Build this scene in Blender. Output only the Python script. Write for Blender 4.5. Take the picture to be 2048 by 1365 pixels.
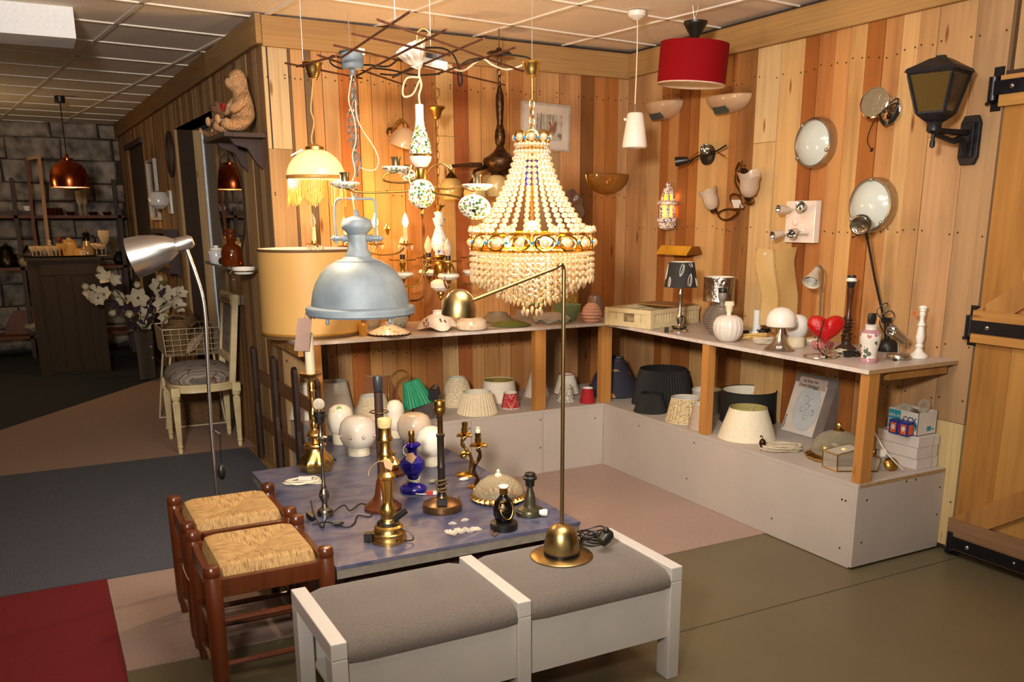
import bpy, math, random
from mathutils import Vector, Matrix
random.seed(7)
PI = math.pi
S = bpy.context.scene
COL = S.collection
for o in list(bpy.data.objects): bpy.data.objects.remove(o)

# ------------------------------------------------------------------ camera
CF = 1791.92; PPX = 1056.39; PPY = 885.74
CP = Vector((-3.5122, -5.1152, 1.4865))
def _rot(rx, ry, rz):
    return (Matrix.Rotation(rz, 3, 'Z') @ Matrix.Rotation(rx, 3, 'X') @ Matrix.Rotation(ry, 3, 'Y'))
CR = _rot(-0.2466, 0.0014, -0.4962)          # columns: right, forward, up
cam = bpy.data.cameras.new('camera'); camo = bpy.data.objects.new('camera', cam); COL.objects.link(camo)
_m = CR
camo.matrix_world = Matrix(((_m[0][0], _m[0][2], -_m[0][1], CP.x), (_m[1][0], _m[1][2], -_m[1][1], CP.y),
                            (_m[2][0], _m[2][2], -_m[2][1], CP.z), (0, 0, 0, 1)))
cam.sensor_width = 36.0; cam.lens = CF / 2048 * 36
cam.shift_x = -(PPX - 1024) / 2048; cam.shift_y = (PPY - 682.5) / 2048
cam.clip_start = 0.05
S.camera = camo

# ------------------------------------------------------------------ light, exposure
S.view_settings.view_transform = 'Standard'; S.view_settings.look = 'None'
S.view_settings.gamma = 1.0; S.view_settings.use_curve_mapping = False
S.view_settings.exposure = 0.0
S.cycles.max_bounces = 8; S.cycles.transparent_max_bounces = 12
S.cycles.sample_clamp_indirect = 4.0
w = bpy.data.worlds.new('world'); S.world = w; w.use_nodes = True
w.node_tree.nodes['Background'].inputs[0].default_value = (1.0, 0.90, 0.80, 1)
w.node_tree.nodes['Background'].inputs[1].default_value = 0.45
def area(name, loc, target, size, power, col, shape='SQUARE'):
    l = bpy.data.lights.new(name, 'AREA'); l.energy = power; l.size = size; l.color = col; l.shape = shape
    o = bpy.data.objects.new(name, l); COL.objects.link(o); o.location = loc
    o.rotation_euler = (Vector(target) - Vector(loc)).to_track_quat('-Z', 'Y').to_euler(); return o
fl_ = bpy.data.lights.new('camera_flash', 'SPOT'); fl_.energy = 1000; fl_.color = (1.0, .92, .83); fl_.spot_size = 1.75; fl_.spot_blend = 1.0; fl_.shadow_soft_size = .16
flo = bpy.data.objects.new('camera_flash', fl_); COL.objects.link(flo); flo.location = (-3.95, -4.9, 1.98)
flo.rotation_euler = (Vector((-1.15, -.4, 2.65)) - flo.location).to_track_quat('-Z', 'Y').to_euler()
area('ceiling_bounce_fill', (-2.1, -2.9, 2.49), (-2.1, -2.75, 0.0), 1.2, 50, (1.0, 0.92, 0.82))  # added unseen area light, stands in for flash bounced off the ceiling
def bulb_light(name, loc, power, col=(1.0, 0.62, 0.26), r=0.02):
    l = bpy.data.lights.new(name, 'POINT'); l.energy = power; l.color = col; l.shadow_soft_size = r
    o = bpy.data.objects.new(name, l); COL.objects.link(o); o.location = loc; return o

# ------------------------------------------------------------------ picture -> place (points of real surfaces)
def ray(x, y): return CR @ Vector(((x - PPX) / CF, 1, -(y - PPY) / CF))
def onz(x, y, z): d = ray(x, y); return CP + d * ((z - CP.z) / d.z)
def onx(x, y, X=0.0): d = ray(x, y); return CP + d * ((X - CP.x) / d.x)
def ony(x, y, Y=0.0): d = ray(x, y); return CP + d * ((Y - CP.y) / d.y)
FWD = Vector((CR[0][1], CR[1][1], 0)).normalized()
RGT = Vector((CR[0][0], CR[1][0], 0)).normalized()
def onface(x, y, P, off=0.0):
    """point on the upright plane through P that faces along the view, pushed off (m) towards the viewer"""
    d = ray(x, y); Q = Vector(P) - FWD * off
    return CP + d * ((Q - CP).dot(FWD) / d.dot(FWD))
def depth(P): return ((Vector(P) - CP) @ CR)[1] if False else (CR.transposed() @ (Vector(P) - CP)).y
def zat(P, py):
    """world z of image row py on the plumb line through P"""
    d = CR.transposed() @ (Vector(P) - CP); k = (PPY - py) / CF
    return P[2] + (k * d.y - d.z) / (CR[2][2] - k * CR[2][1])
def stand(cx, by, z, rpx):
    """centre of a round foot of half-width rpx whose front edge shows at (cx,by) on level z"""
    F = onz(cx, by, z); h = Vector((F.x - CP.x, F.y - CP.y, 0)).normalized()
    return F + h * (rpx * depth(F) / CF)
class Axis:
    """plumb axis through P; turns pixel half-widths and rows into metres"""
    def __init__(s, P): s.P = Vector(P)
    def z(s, py): return zat(s.P, py) - s.P.z
    def r(s, hw, py=None):
        return hw * depth(s.P + Vector((0, 0, s.z(py) if py is not None else 0))) / CF
    def prof(s, pts): return [(s.r(h, y), s.z(y)) for h, y in pts]
    def loc(s, x, y, off=0.0): return onface(x, y, s.P, off) - s.P

# ------------------------------------------------------------------ materials
def lin(h):
    if not isinstance(h, str): return (*h, 1)
    h = h.lstrip('#'); r = []
    for i in (0, 2, 4):
        v = int(h[i:i + 2], 16) / 255; r.append(v / 12.92 if v <= .04045 else ((v + .055) / 1.055) ** 2.4)
    return (*r, 1)
MATS = {}
def newmat(name):
    m = bpy.data.materials.new(name); m.use_nodes = True; nt = m.node_tree
    return m, nt, nt.nodes['Principled BSDF']
def nd(nt, t, **k):
    n = nt.nodes.new(t)
    for a, b in k.items():
        if a.startswith('i_'): n.inputs[int(a[2:])].default_value = b
        else: setattr(n, a, b)
    return n
def coords(nt, scale=(1, 1, 1), rnd=True):
    tc = nd(nt, 'ShaderNodeTexCoord'); mp = nd(nt, 'ShaderNodeMapping'); mp.inputs['Scale'].default_value = scale
    if rnd:
        oi = nd(nt, 'ShaderNodeObjectInfo'); mu = nd(nt, 'ShaderNodeMath', operation='MULTIPLY'); mu.inputs[1].default_value = 37.0
        cb = nd(nt, 'ShaderNodeCombineXYZ'); nt.links.new(oi.outputs['Random'], mu.inputs[0])
        for i in range(3): nt.links.new(mu.outputs[0], cb.inputs[i])
        ad = nd(nt, 'ShaderNodeVectorMath', operation='ADD')
        nt.links.new(tc.outputs['Object'], ad.inputs[0]); nt.links.new(cb.outputs[0], ad.inputs[1]); nt.links.new(ad.outputs[0], mp.inputs[0])
    else: nt.links.new(tc.outputs['Object'], mp.inputs[0])
    return mp.outputs[0]
def ramp(nt, fac, stops):
    r = nd(nt, 'ShaderNodeValToRGB'); e = r.color_ramp.elements
    while len(e) > 1: e.remove(e[-1])
    e[0].position, e[0].color = stops[0][0], lin(stops[0][1])
    for p, c in stops[1:]: el = e.new(p); el.color = lin(c)
    nt.links.new(fac, r.inputs[0]); return r.outputs[0]
def mixc(nt, fac, a, b, mode='MIX'):
    m = nd(nt, 'ShaderNodeMix', data_type='RGBA', blend_type=mode)
    for s, v in ((0, fac), (6, a), (7, b)):
        if hasattr(v, 'is_linked'): nt.links.new(v, m.inputs[s])
        else: m.inputs[s].default_value = v
    return m.outputs[2]
def bump(nt, b, h, strength, dist=0.01):
    n = nd(nt, 'ShaderNodeBump'); n.inputs['Strength'].default_value = strength; n.inputs['Distance'].default_value = dist
    nt.links.new(h, n.inputs['Height']); nt.links.new(n.outputs[0], b.inputs['Normal'])
def M(name, col='#888888', rough=.5, metal=0., var=.10, scale=30., bmp=0., emis=None, es=1., spec=None, sheen=0., stretch=(1, 1, 1)):
    """plain procedural surface: base colour broken up by noise, optional bump"""
    if name in MATS: return MATS[name]
    m, nt, b = newmat(name)
    c = lin(col); v = coords(nt, stretch)
    no = nd(nt, 'ShaderNodeTexNoise'); no.inputs['Scale'].default_value = scale; no.inputs['Detail'].default_value = 5
    nt.links.new(v, no.inputs['Vector'])
    d = tuple(max(0, x * (1 - var * 1.6)) for x in c[:3]); l = tuple(min(1, x * (1 + var)) for x in c[:3])
    nt.links.new(ramp(nt, no.outputs[0], [(.3, d), (.7, l)]), b.inputs['Base Color'])
    b.inputs['Roughness'].default_value = rough; b.inputs['Metallic'].default_value = metal
    if spec is not None: b.inputs['Specular IOR Level'].default_value = spec
    if sheen: b.inputs['Sheen Weight'].default_value = sheen
    if bmp: bump(nt, b, no.outputs[0], bmp)
    if emis: b.inputs['Emission Color'].default_value = lin(emis); b.inputs['Emission Strength'].default_value = es
    MATS[name] = m; return m
def glass(name, col='#ffffff', rough=.02, bmp=0., scale=60., ior=1.45):
    if name in MATS: return MATS[name]
    m, nt, b = newmat(name); b.inputs['Base Color'].default_value = lin(col)
    b.inputs['Transmission Weight'].default_value = 1; b.inputs['Roughness'].default_value = rough; b.inputs['IOR'].default_value = ior
    no = nd(nt, 'ShaderNodeTexNoise'); no.inputs['Scale'].default_value = scale; nt.links.new(coords(nt), no.inputs['Vector'])
    bump(nt, b, no.outputs[0], bmp or .02)
    MATS[name] = m; return m
def thin(name, col='#ffffff', alpha=.35, rough=.08, scale=40., bmp=.05):
    """thin-walled clear glass: mostly see-through skin with a real gloss"""
    if name in MATS: return MATS[name]
    m, nt, b = newmat(name); b.inputs['Base Color'].default_value = lin(col); b.inputs['Roughness'].default_value = rough
    b.inputs['Specular IOR Level'].default_value = .8
    tr = nd(nt, 'ShaderNodeBsdfTransparent'); tr.inputs[0].default_value = lin(col)
    mx = nd(nt, 'ShaderNodeMixShader'); lw = nd(nt, 'ShaderNodeLayerWeight'); lw.inputs[0].default_value = .35
    mr = nd(nt, 'ShaderNodeMapRange'); mr.inputs[3].default_value = alpha; mr.inputs[4].default_value = min(1, alpha + .55)
    nt.links.new(lw.outputs['Facing'], mr.inputs[0]); nt.links.new(mr.outputs[0], mx.inputs[0])
    no = nd(nt, 'ShaderNodeTexNoise'); no.inputs['Scale'].default_value = scale; nt.links.new(coords(nt), no.inputs['Vector']); bump(nt, b, no.outputs[0], bmp)
    nt.links.new(tr.outputs[0], mx.inputs[1]); nt.links.new(b.outputs[0], mx.inputs[2])
    nt.links.new(mx.outputs[0], nt.nodes['Material Output'].inputs[0]); MATS[name] = m; return m
def translucent(name, col, t=.5, rough=.4, gloss=.1, var=.06, scale=25.):
    """shade cloth, opal glass, crystal: lets lamp light through"""
    if name in MATS: return MATS[name]
    m, nt, b = newmat(name); c = lin(col)
    no = nd(nt, 'ShaderNodeTexNoise'); no.inputs['Scale'].default_value = scale; nt.links.new(coords(nt), no.inputs['Vector'])
    cc = ramp(nt, no.outputs[0], [(.3, tuple(x * (1 - var) for x in c[:3])), (.7, c[:3])])
    nt.links.new(cc, b.inputs['Base Color']); b.inputs['Roughness'].default_value = rough
    tl = nd(nt, 'ShaderNodeBsdfTranslucent'); nt.links.new(cc, tl.inputs[0])
    mx = nd(nt, 'ShaderNodeMixShader'); mx.inputs[0].default_value = t
    nt.links.new(b.outputs[0], mx.inputs[1]); nt.links.new(tl.outputs[0], mx.inputs[2])
    out = mx.outputs[0]
    if gloss:
        g = nd(nt, 'ShaderNodeBsdfGlossy'); g.inputs['Roughness'].default_value = .12
        m2 = nd(nt, 'ShaderNodeMixShader'); m2.inputs[0].default_value = gloss
        nt.links.new(out, m2.inputs[1]); nt.links.new(g.outputs[0], m2.inputs[2]); out = m2.outputs[0]
    nt.links.new(out, nt.nodes['Material Output'].inputs[0]); MATS[name] = m; return m
def spots(name, base, cols, scale=18., cover=.5, rough=.25, mscale=None, rnd=True):
    """printed pattern: coloured cells on a base colour, where a mask noise lets them through"""
    if name in MATS: return MATS[name]
    m, nt, b = newmat(name); v = coords(nt, rnd=rnd)
    vo = nd(nt, 'ShaderNodeTexVoronoi'); vo.inputs['Scale'].default_value = scale; nt.links.new(v, vo.inputs['Vector'])
    no = nd(nt, 'ShaderNodeTexNoise'); no.inputs['Scale'].default_value = mscale or scale * .35; no.inputs['Detail'].default_value = 3; nt.links.new(v, no.inputs['Vector'])
    sp = nd(nt, 'ShaderNodeSeparateColor'); nt.links.new(vo.outputs['Color'], sp.inputs[0])
    r = nd(nt, 'ShaderNodeValToRGB'); r.color_ramp.interpolation = 'CONSTANT'; e = r.color_ramp.elements
    e[0].position = 0; e[0].color = lin(cols[0]); e[1].position = 1 / len(cols); e[1].color = lin(cols[1 % len(cols)])
    for i in range(2, len(cols)): x = e.new(i / len(cols)); x.color = lin(cols[i])
    nt.links.new(sp.outputs[0], r.inputs[0])
    dm = nd(nt, 'ShaderNodeMath', operation='LESS_THAN'); dm.inputs[1].default_value = .46; nt.links.new(vo.outputs['Distance'], dm.inputs[0])
    gt = nd(nt, 'ShaderNodeMath', operation='GREATER_THAN'); gt.inputs[1].default_value = 1 - cover; nt.links.new(no.outputs[0], gt.inputs[0])
    mu = nd(nt, 'ShaderNodeMath', operation='MULTIPLY'); nt.links.new(dm.outputs[0], mu.inputs[0]); nt.links.new(gt.outputs[0], mu.inputs[1])
    nt.links.new(mixc(nt, mu.outputs[0], lin(base), r.outputs[0]), b.inputs['Base Color'])
    b.inputs['Roughness'].default_value = rough; MATS[name] = m; return m
def woodmat(name, rough=.62, tint=None, grain=1.0, gloss=.3):
    """sawn timber: grain along local z; the board's own colour is the object colour (or tint)"""
    m, nt, b = newmat(name)
    v = coords(nt, (26, 26, 1.1))
    n1 = nd(nt, 'ShaderNodeTexNoise'); n1.inputs['Scale'].default_value = 1.6; n1.inputs['Detail'].default_value = 9; n1.inputs['Distortion'].default_value = .5; nt.links.new(v, n1.inputs['Vector'])
    v2 = coords(nt, (5, 5, .8)); n2 = nd(nt, 'ShaderNodeTexNoise'); n2.inputs['Scale'].default_value = 1.5; n2.inputs['Detail'].default_value = 4; nt.links.new(v2, n2.inputs['Vector'])
    v3 = coords(nt, (9, 9, 2.0)); vo = nd(nt, 'ShaderNodeTexVoronoi'); vo.inputs['Scale'].default_value = 1.0; nt.links.new(v3, vo.inputs['Vector'])
    wv = nd(nt, 'ShaderNodeTexWave'); wv.inputs['Scale'].default_value = .55; wv.inputs['Distortion'].default_value = 7; wv.inputs['Detail'].default_value = 3; wv.inputs['Detail Scale'].default_value = .7; nt.links.new(v, wv.inputs['Vector'])
    if tint: base = lin(tint)
    else: base = nd(nt, 'ShaderNodeObjectInfo').outputs['Color']
    g = grain
    c1 = mixc(nt, 1.0, base, ramp(nt, n1.outputs[0], [(.28, (1 - .26 * g,) * 3), (.5, (1 - .02 * g,) * 3), (.75, (1 + .12 * g,) * 3)]), 'MULTIPLY')
    c2 = mixc(nt, 1.0, c1, ramp(nt, n2.outputs[0], [(.27, (.62, .58, .56)), (.42, (.90, .88, .86)), (.56, (1, 1, 1)), (.75, (1.10, 1.06, 1.0))]), 'MULTIPLY')
    c3 = mixc(nt, 1.0, c2, ramp(nt, wv.outputs[0], [(0, (1 - .10 * g, 1 - .13 * g, 1 - .16 * g)), (.6, (1, 1, 1))]), 'MULTIPLY')
    c4 = mixc(nt, 1.0, c3, ramp(nt, vo.outputs['Distance'], [(.0, (.30, .20, .13)), (.05, (.48, .36, .27)), (.10, (1, 1, 1))]), 'MULTIPLY')
    hs = nd(nt, 'ShaderNodeHueSaturation'); hs.inputs['Saturation'].default_value = 1.0; hs.inputs['Hue'].default_value = .5015; hs.inputs['Value'].default_value = .86; nt.links.new(c4, hs.inputs['Color'])
    nt.links.new(hs.outputs[0], b.inputs['Base Color']); b.inputs['Roughness'].default_value = rough; b.inputs['Specular IOR Level'].default_value = gloss
    bump(nt, b, n1.outputs[0], .25, .004)
    MATS[name] = m; return m
WOOD = woodmat('sawn_wood', grain=.62)
DARKWOOD = woodmat('dark_stained_wood', .6, '#3a2118', .8, .5)
MAHOG = woodmat('red_brown_wood', .28, '#5e2c13', .7, .55)
PINE = woodmat('planed_pine', .5, '#b07c43', .6, .4)

# ------------------------------------------------------------------ mesh builder
def perp(d):
    d = Vector(d).normalized(); a = Vector((0, 0, 1)) if abs(d.z) < .95 else Vector((1, 0, 0))
    u = d.cross(a).normalized(); return u, d.cross(u).normalized()
class MB:
    def __init__(s): s.v = []; s.f = []; s.s = []
    def add(s, vs, fs, smooth=False):
        n = len(s.v); s.v += [tuple(x) for x in vs]; s.f += [tuple(i + n for i in f) for f in fs]; s.s += [smooth] * len(fs); return s
    def box(s, a, b):
        x0, y0, z0 = (min(a[i], b[i]) for i in range(3)); x1, y1, z1 = (max(a[i], b[i]) for i in range(3))
        return s.add([(x0, y0, z0), (x1, y0, z0), (x1, y1, z0), (x0, y1, z0), (x0, y0, z1), (x1, y0, z1), (x1, y1, z1), (x0, y1, z1)],
                     [(0, 3, 2, 1), (4, 5, 6, 7), (0, 1, 5, 4), (1, 2, 6, 5), (2, 3, 7, 6), (3, 0, 4, 7)])
    def obox(s, c, ax, ay, az):
        """box from centre and three half-axis vectors"""
        c, ax, ay, az = map(Vector, (c, ax, ay, az))
        vs = [c + i * ax + j * ay + k * az for k in (-1, 1) for i, j in ((-1, -1), (1, -1), (1, 1), (-1, 1))]
        return s.add(vs, [(0, 3, 2, 1), (4, 5, 6, 7), (0, 1, 5, 4), (1, 2, 6, 5), (2, 3, 7, 6), (3, 0, 4, 7)])
    def beam(s, p, q, w, t, up=(0, 0, 1)):
        """bar of section w x t from p to q"""
        p, q = Vector(p), Vector(q); d = (q - p); u = d.cross(Vector(up))
        if u.length < 1e-6: u = Vector((1, 0, 0))
        u.normalize(); n = u.cross(d).normalized()
        return s.obox((p + q) / 2, u * w / 2, n * t / 2, d / 2)
    def lathe(s, prof, n=24, c=(0, 0, 0), axis=(0, 0, 1), smooth=True, a0=0., a1=2 * PI, fn=None):
        c = Vector(c); ax = Vector(axis).normalized()
        if abs(ax.z) > .9999: u, v = Vector((1, 0, 0)), Vector((0, 1, 0)) * (1 if ax.z > 0 else -1)
        else: u, v = perp(ax)
        full = abs(a1 - a0) > 6.28; m = n if full else n + 1; vs = []; idx = []
        for k, (r, z) in enumerate(prof):
            if r < 1e-6: idx.append([len(vs)] * m); vs.append(c + ax * z); continue
            row = []
            for i in range(m):
                a = a0 + (a1 - a0) * i / n; rr, zz = (r, z) if fn is None else fn(a, r, z, k)
                row.append(len(vs)); vs.append(c + ax * zz + (u * math.cos(a) + v * math.sin(a)) * rr)
            idx.append(row)
        fs = []
        for k in range(len(prof) - 1):
            A, B = idx[k], idx[k + 1]
            for i in range(n):
                j = (i + 1) % m; q = []
                for x in (A[i], A[j], B[j], B[i]):
                    if x not in q: q.append(x)
                if len(q) > 2: fs.append(tuple(q))
        return s.add(vs, fs, smooth)
    def tube(s, pts, r, n=6, closed=False, cap=True):
        pts = [Vector(p) for p in pts]; N = len(pts); vs = []; fs = []
        rs = r if isinstance(r, (list, tuple)) else [r] * N
        d0 = (pts[1] - pts[0]).normalized(); u, _ = perp(d0)
        for i, p in enumerate(pts):
            a = pts[i - 1] if (i > 0 or closed) else p; b = pts[(i + 1) % N] if (i < N - 1 or closed) else p
            d = (b - a); d = d.normalized() if d.length > 1e-9 else d0
            u = (u - d * u.dot(d)); u = u.normalized() if u.length > 1e-6 else perp(d)[0]; v = d.cross(u)
            for k in range(n):
                t = 2 * PI * k / n; vs.append(p + (u * math.cos(t) + v * math.sin(t)) * rs[i])
        for i in range(N if closed else N - 1):
            j = (i + 1) % N
            for k in range(n): l = (k + 1) % n; fs.append((i * n + k, i * n + l, j * n + l, j * n + k))
        if not closed and cap: fs += [tuple(range(n - 1, -1, -1)), tuple((N - 1) * n + k for k in range(n))]
        return s.add(vs, fs, True)
    def ball(s, c, r, n=10, m=6, sc=(1, 1, 1)):
        c = Vector(c); vs = [c + Vector((0, 0, -r * sc[2]))]; fs = []
        for j in range(1, m):
            t = -PI / 2 + PI * j / m
            for i in range(n):
                a = 2 * PI * i / n; vs.append(c + Vector((math.cos(t) * math.cos(a) * r * sc[0], math.cos(t) * math.sin(a) * r * sc[1], math.sin(t) * r * sc[2])))
        vs.append(c + Vector((0, 0, r * sc[2]))); L = len(vs) - 1
        for i in range(n):
            k = (i + 1) % n; fs.append((0, 1 + k, 1 + i)); fs.append((L, 1 + (m - 2) * n + i, 1 + (m - 2) * n + k))
            for j in range(m - 2): a = 1 + j * n; fs.append((a + i, a + k, a + n + k, a + n + i))
        return s.add(vs, fs, True)
    def prism(s, poly, o, u, v, w):
        """polygon (a,b) in frame o+a*u+b*v, extruded by vector w"""
        o, u, v, w = map(Vector, (o, u, v, w)); n = len(poly)
        vs = [o + u * a + v * b for a, b in poly]; vs += [p + w for p in vs]
        fs = [tuple(range(n)), tuple(range(2 * n - 1, n - 1, -1))] + [(i, i + n, (i + 1) % n + n, (i + 1) % n) for i in range(n)]
        return s.add(vs, fs)
    def grid(s, rows, smooth=True, close=False):
        n = len(rows[0]); vs = [p for r in rows for p in r]; fs = []
        for j in range(len(rows) - 1):
            for i in range(n if close else n - 1):
                k = (i + 1) % n; fs.append((j * n + i, j * n + k, (j + 1) * n + k, (j + 1) * n + i))
        return s.add(vs, fs, smooth)
    def mesh(s, name, mat=None, sharp=.7):
        me = bpy.data.meshes.new(name); me.from_pydata(s.v, [], s.f); me.validate(); me.update()
        if len(me.polygons) == len(s.s): me.polygons.foreach_set('use_smooth', s.s)
        if any(s.s): me.set_sharp_from_angle(angle=sharp)
        if mat: me.materials.append(mat)
        return me
    def build(s, name, mat, parent=None, label=None, kind=None, loc=None, color=None, bevel=0):
        return link(name, s.mesh(name, mat), parent, label, kind, loc, color, bevel)
def link(name, me, parent=None, label=None, kind=None, loc=None, color=None, bevel=0):
    o = bpy.data.objects.new(name, me); COL.objects.link(o)
    if parent is not None: o.parent = parent
    if loc is not None: o.location = loc
    if color is not None: o.color = lin(color)
    if label: o['label'] = label
    if kind: o['kind'] = kind
    if bevel:
        b = o.modifiers.new('bevel', 'BEVEL'); b.width = bevel; b.segments = 2; b.limit_method = 'ANGLE'; b.angle_limit = .6
    return o
def tag(o, label, cat, group=None):
    o['label'] = label; o['category'] = cat
    if group: o['group'] = group
    return o
def thing(name, label, cat, loc=(0, 0, 0), rz=0., group=None):
    o = bpy.data.objects.new(name, None); o.empty_display_size = .05; COL.objects.link(o)
    o.location = loc; o.rotation_euler = (0, 0, rz); return tag(o, label, cat, group)
def solo(name, mb, mat, label, cat, loc=(0, 0, 0), group=None, bevel=0, color=None, kind=None):
    """a thing that is one mesh"""
    return tag(mb.build(name, mat, None, loc=loc, bevel=bevel, color=color, kind=kind), label, cat, group)
def copytree(o, parent=None):
    c = o.copy(); COL.objects.link(c)
    if parent is not None: c.parent = parent
    for ch in list(o.children): copytree(ch, c)
    return c
def bez(pts, n=8):
    """smooth curve through points (Catmull-Rom)"""
    P = [Vector(p) for p in pts]; P = [P[0]] + P + [P[-1]]; out = []
    for i in range(1, len(P) - 2):
        for k in range(n):
            t = k / n; a, b, c, d = P[i - 1], P[i], P[i + 1], P[i + 2]
            out.append(.5 * ((2 * b) + (c - a) * t + (2 * a - 5 * b + 4 * c - d) * t * t + (3 * b - a - 3 * c + d) * t ** 3))
    out.append(P[-2]); return out
def coil(c, r, turns, h=.01, n=14, wob=.15, sx=1., sy=1., rnd=None):
    rn = rnd or random; pts = []
    for i in range(int(turns * n) + 1):
        a = 2 * PI * i / n; k = 1 + rn.uniform(-wob, wob)
        pts.append((c[0] + r * sx * k * math.cos(a), c[1] + r * sy * k * math.sin(a), c[2] + h * (i / (turns * n)) + rn.uniform(0, .004)))
    return bez(pts, 3)
def text(body, size, mat, parent, o, u, v, name='lettering', ext=.0006, align='LEFT'):
    c = bpy.data.curves.new(name, 'FONT'); c.body = body; c.size = size; c.extrude = ext; c.align_x = align; c.materials.append(mat)
    q = bpy.data.objects.new('tmp', c); COL.objects.link(q); bpy.context.view_layer.update(); me = bpy.data.meshes.new_from_object(q.evaluated_get(bpy.context.evaluated_depsgraph_get())); bpy.data.objects.remove(q)
    t = bpy.data.objects.new(name, me); COL.objects.link(t); u, v = Vector(u).normalized(), Vector(v).normalized(); n = u.cross(v); o = Vector(o)
    if parent is not None: t.parent = parent
    t.matrix_local = Matrix(((u.x, v.x, n.x, o.x), (u.y, v.y, n.y, o.y), (u.z, v.z, n.z, o.z), (0, 0, 0, 1))); return t
# shared finishes
BRASS = M('polished_brass', '#dcb468', .27, 1, .12, 12); OLDBR = M('aged_brass', '#a8823f', .34, 1, .25, 25)
SATBR = M('satin_brass', '#a98f5e', .32, 1, .08, 40, stretch=(1, 1, .1)); BRONZE = M('bronze', '#6a4c2c', .38, 1, .3, 30)
DKBRONZE = M('dark_bronze', '#4a3320', .4, .85, .35, 60, .3)
CHROME = M('chrome', '#d8d4cc', .08, 1, .04); STEEL = M('brushed_steel', '#b9b2a4', .28, 1, .08, 60, stretch=(1, 1, .1))
ALU = M('brushed_aluminium', '#c9c6c2', .30, 1, .06, 60, stretch=(.1, 1, 1)); PEWTER = M('pewter', '#9a948a', .25, 1, .15)
BLACK = M('black_plastic', '#15130f', .4, 0, .1); BLKMET = M('black_metal', '#17151a', .35, .3, .2)
WHITE = M('white_paint', '#dcd6cb', .45, 0, .03); WPLAST = M('white_plastic', '#e2dccf', .4, 0, .03)
CREAM = M('cream_plastic', '#d9cfb2', .45, 0, .05); OPAL = M('opal_glass', '#e9e2d4', .18, 0, .03)
PORC = M('white_porcelain', '#ece6da', .15, 0, .03)
# ------------------------------------------------------------------ the room
H = 2.515; LW = -2.329; LD = Vector((-.026, .9997, 0)); LN = Vector((-.9997, -.026, 0)); LO = Vector((LW, 0, 0))
PD, PR, PL, PH = .6266, .5581, 2.5902, .386     # plinth depth (back, right), length, height
SH = .876                                        # shelf top
def onl(x, y, off=0.0):
    d = ray(x, y); t = (LO + LN * off - CP).dot(LN) / d.dot(LN); return CP + d * t
def lp(u, z, off=0.0): return LO + LD * u + Vector((0, 0, z)) + LN * off
def struct(name, mb, mat, color=None, bevel=0): return mb.build(name, mat, kind='structure', color=color, bevel=bevel)
def board(name, p, q, w, t, color, parent, up=(0, 0, 1), mat=None, bevel=.002, kind=None):
    """timber board from p to q: grain runs along it; w across, t thick (t along 'up x length')"""
    p, q = Vector(p), Vector(q); d = q - p; z = d.normalized(); x = Vector(up) - z * Vector(up).dot(z); x.normalize(); y = z.cross(x)
    mb = MB().box((-w / 2, -t / 2, 0), (w / 2, t / 2, d.length)); o = mb.build(name, mat or WOOD, color=color, bevel=bevel, kind=kind)
    o.parent = parent; o.matrix_local = Matrix(((x.x, y.x, z.x, p.x), (x.y, y.y, z.y, p.y), (x.z, y.z, z.z, p.z), (0, 0, 0, 1))); return o
PAINTFLOOR = M('olive_floor_paint', '#645a42', .38, 0, .05, 3)
fl = struct('floor', MB().box((-7, -9, -.1), (1.2, 7, 0)), PAINTFLOOR)
j = MB()
for yy in (-2.712, -4.9): j.box((-7, yy - .003, 0), (1.2, yy + .003, .0008))
for xx in (-4.2,): j.box((xx - .003, -9, 0), (xx + .003, -2.7, .0008))
j.build('floor_joint', M('dark_joint', '#463b28', .7), fl)
TAUPE = M('taupe_carpet', '#997f71', .95, 0, .10, 220, .15, sheen=.1); BEIGE = M('beige_carpet', '#967a68', .95, 0, .08, 160, .1)
GREYC = M('charcoal_carpet', '#4b4e57', .95, 0, .28, 180, .2); REDC = M('red_carpet', '#66030c', .95, 0, .10, 200, .15); INKC = M('blue_black_carpet', '#15191c', .95, 0, .2, 90)
solo('taupe_carpet', MB().box((-3.397, -2.06, 0), (-.56, .0, .004)), TAUPE, 'worn taupe carpet under the low table, reaching the grey plinths', 'carpet')
solo('charcoal_carpet', MB().box((-6, -1.165, .004), (-2.41, .83, .010)), GREYC, 'flecked charcoal carpet runner crossing the aisle at left', 'carpet')
solo('red_carpet', MB().box((-6, -4.5, .0), (-3.40, -1.167, .008)), REDC, 'deep red carpet in the bottom left corner', 'carpet')
solo('beige_carpet', MB().prism([(-5.2, .831), (-2.345, .831), (-2.43, 4.2), (-2.786, 3.70), (-3.867, 2.2), (-5.2, .35 + .831)], (0, 0, 0), (1, 0, 0), (0, 1, 0), (0, 0, .006)), BEIGE, 'plain beige brown carpet under the cream chair and wire basket', 'carpet')
solo('dark_carpet', MB().prism([(-6.5, .9), (-5.2, 1.18), (-3.869, 2.2), (-2.788, 3.70), (-2.44, 4.2), (-2.5, 6.5), (-6.5, 6.5)], (0, 0, 0), (1, 0, 0), (0, 1, 0), (0, 0, .004)), INKC, 'blue black carpet at the back, in front of the shelf rack', 'carpet')
solo('threshold_strip', MB().box((-2.408, -.02, 0), (-2.338, .81, .012)), M('chipboard', '#8c6a42', .7, 0, .2, 120), 'bare chipboard strip on the floor between charcoal carpet and wall', 'threshold')

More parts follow.
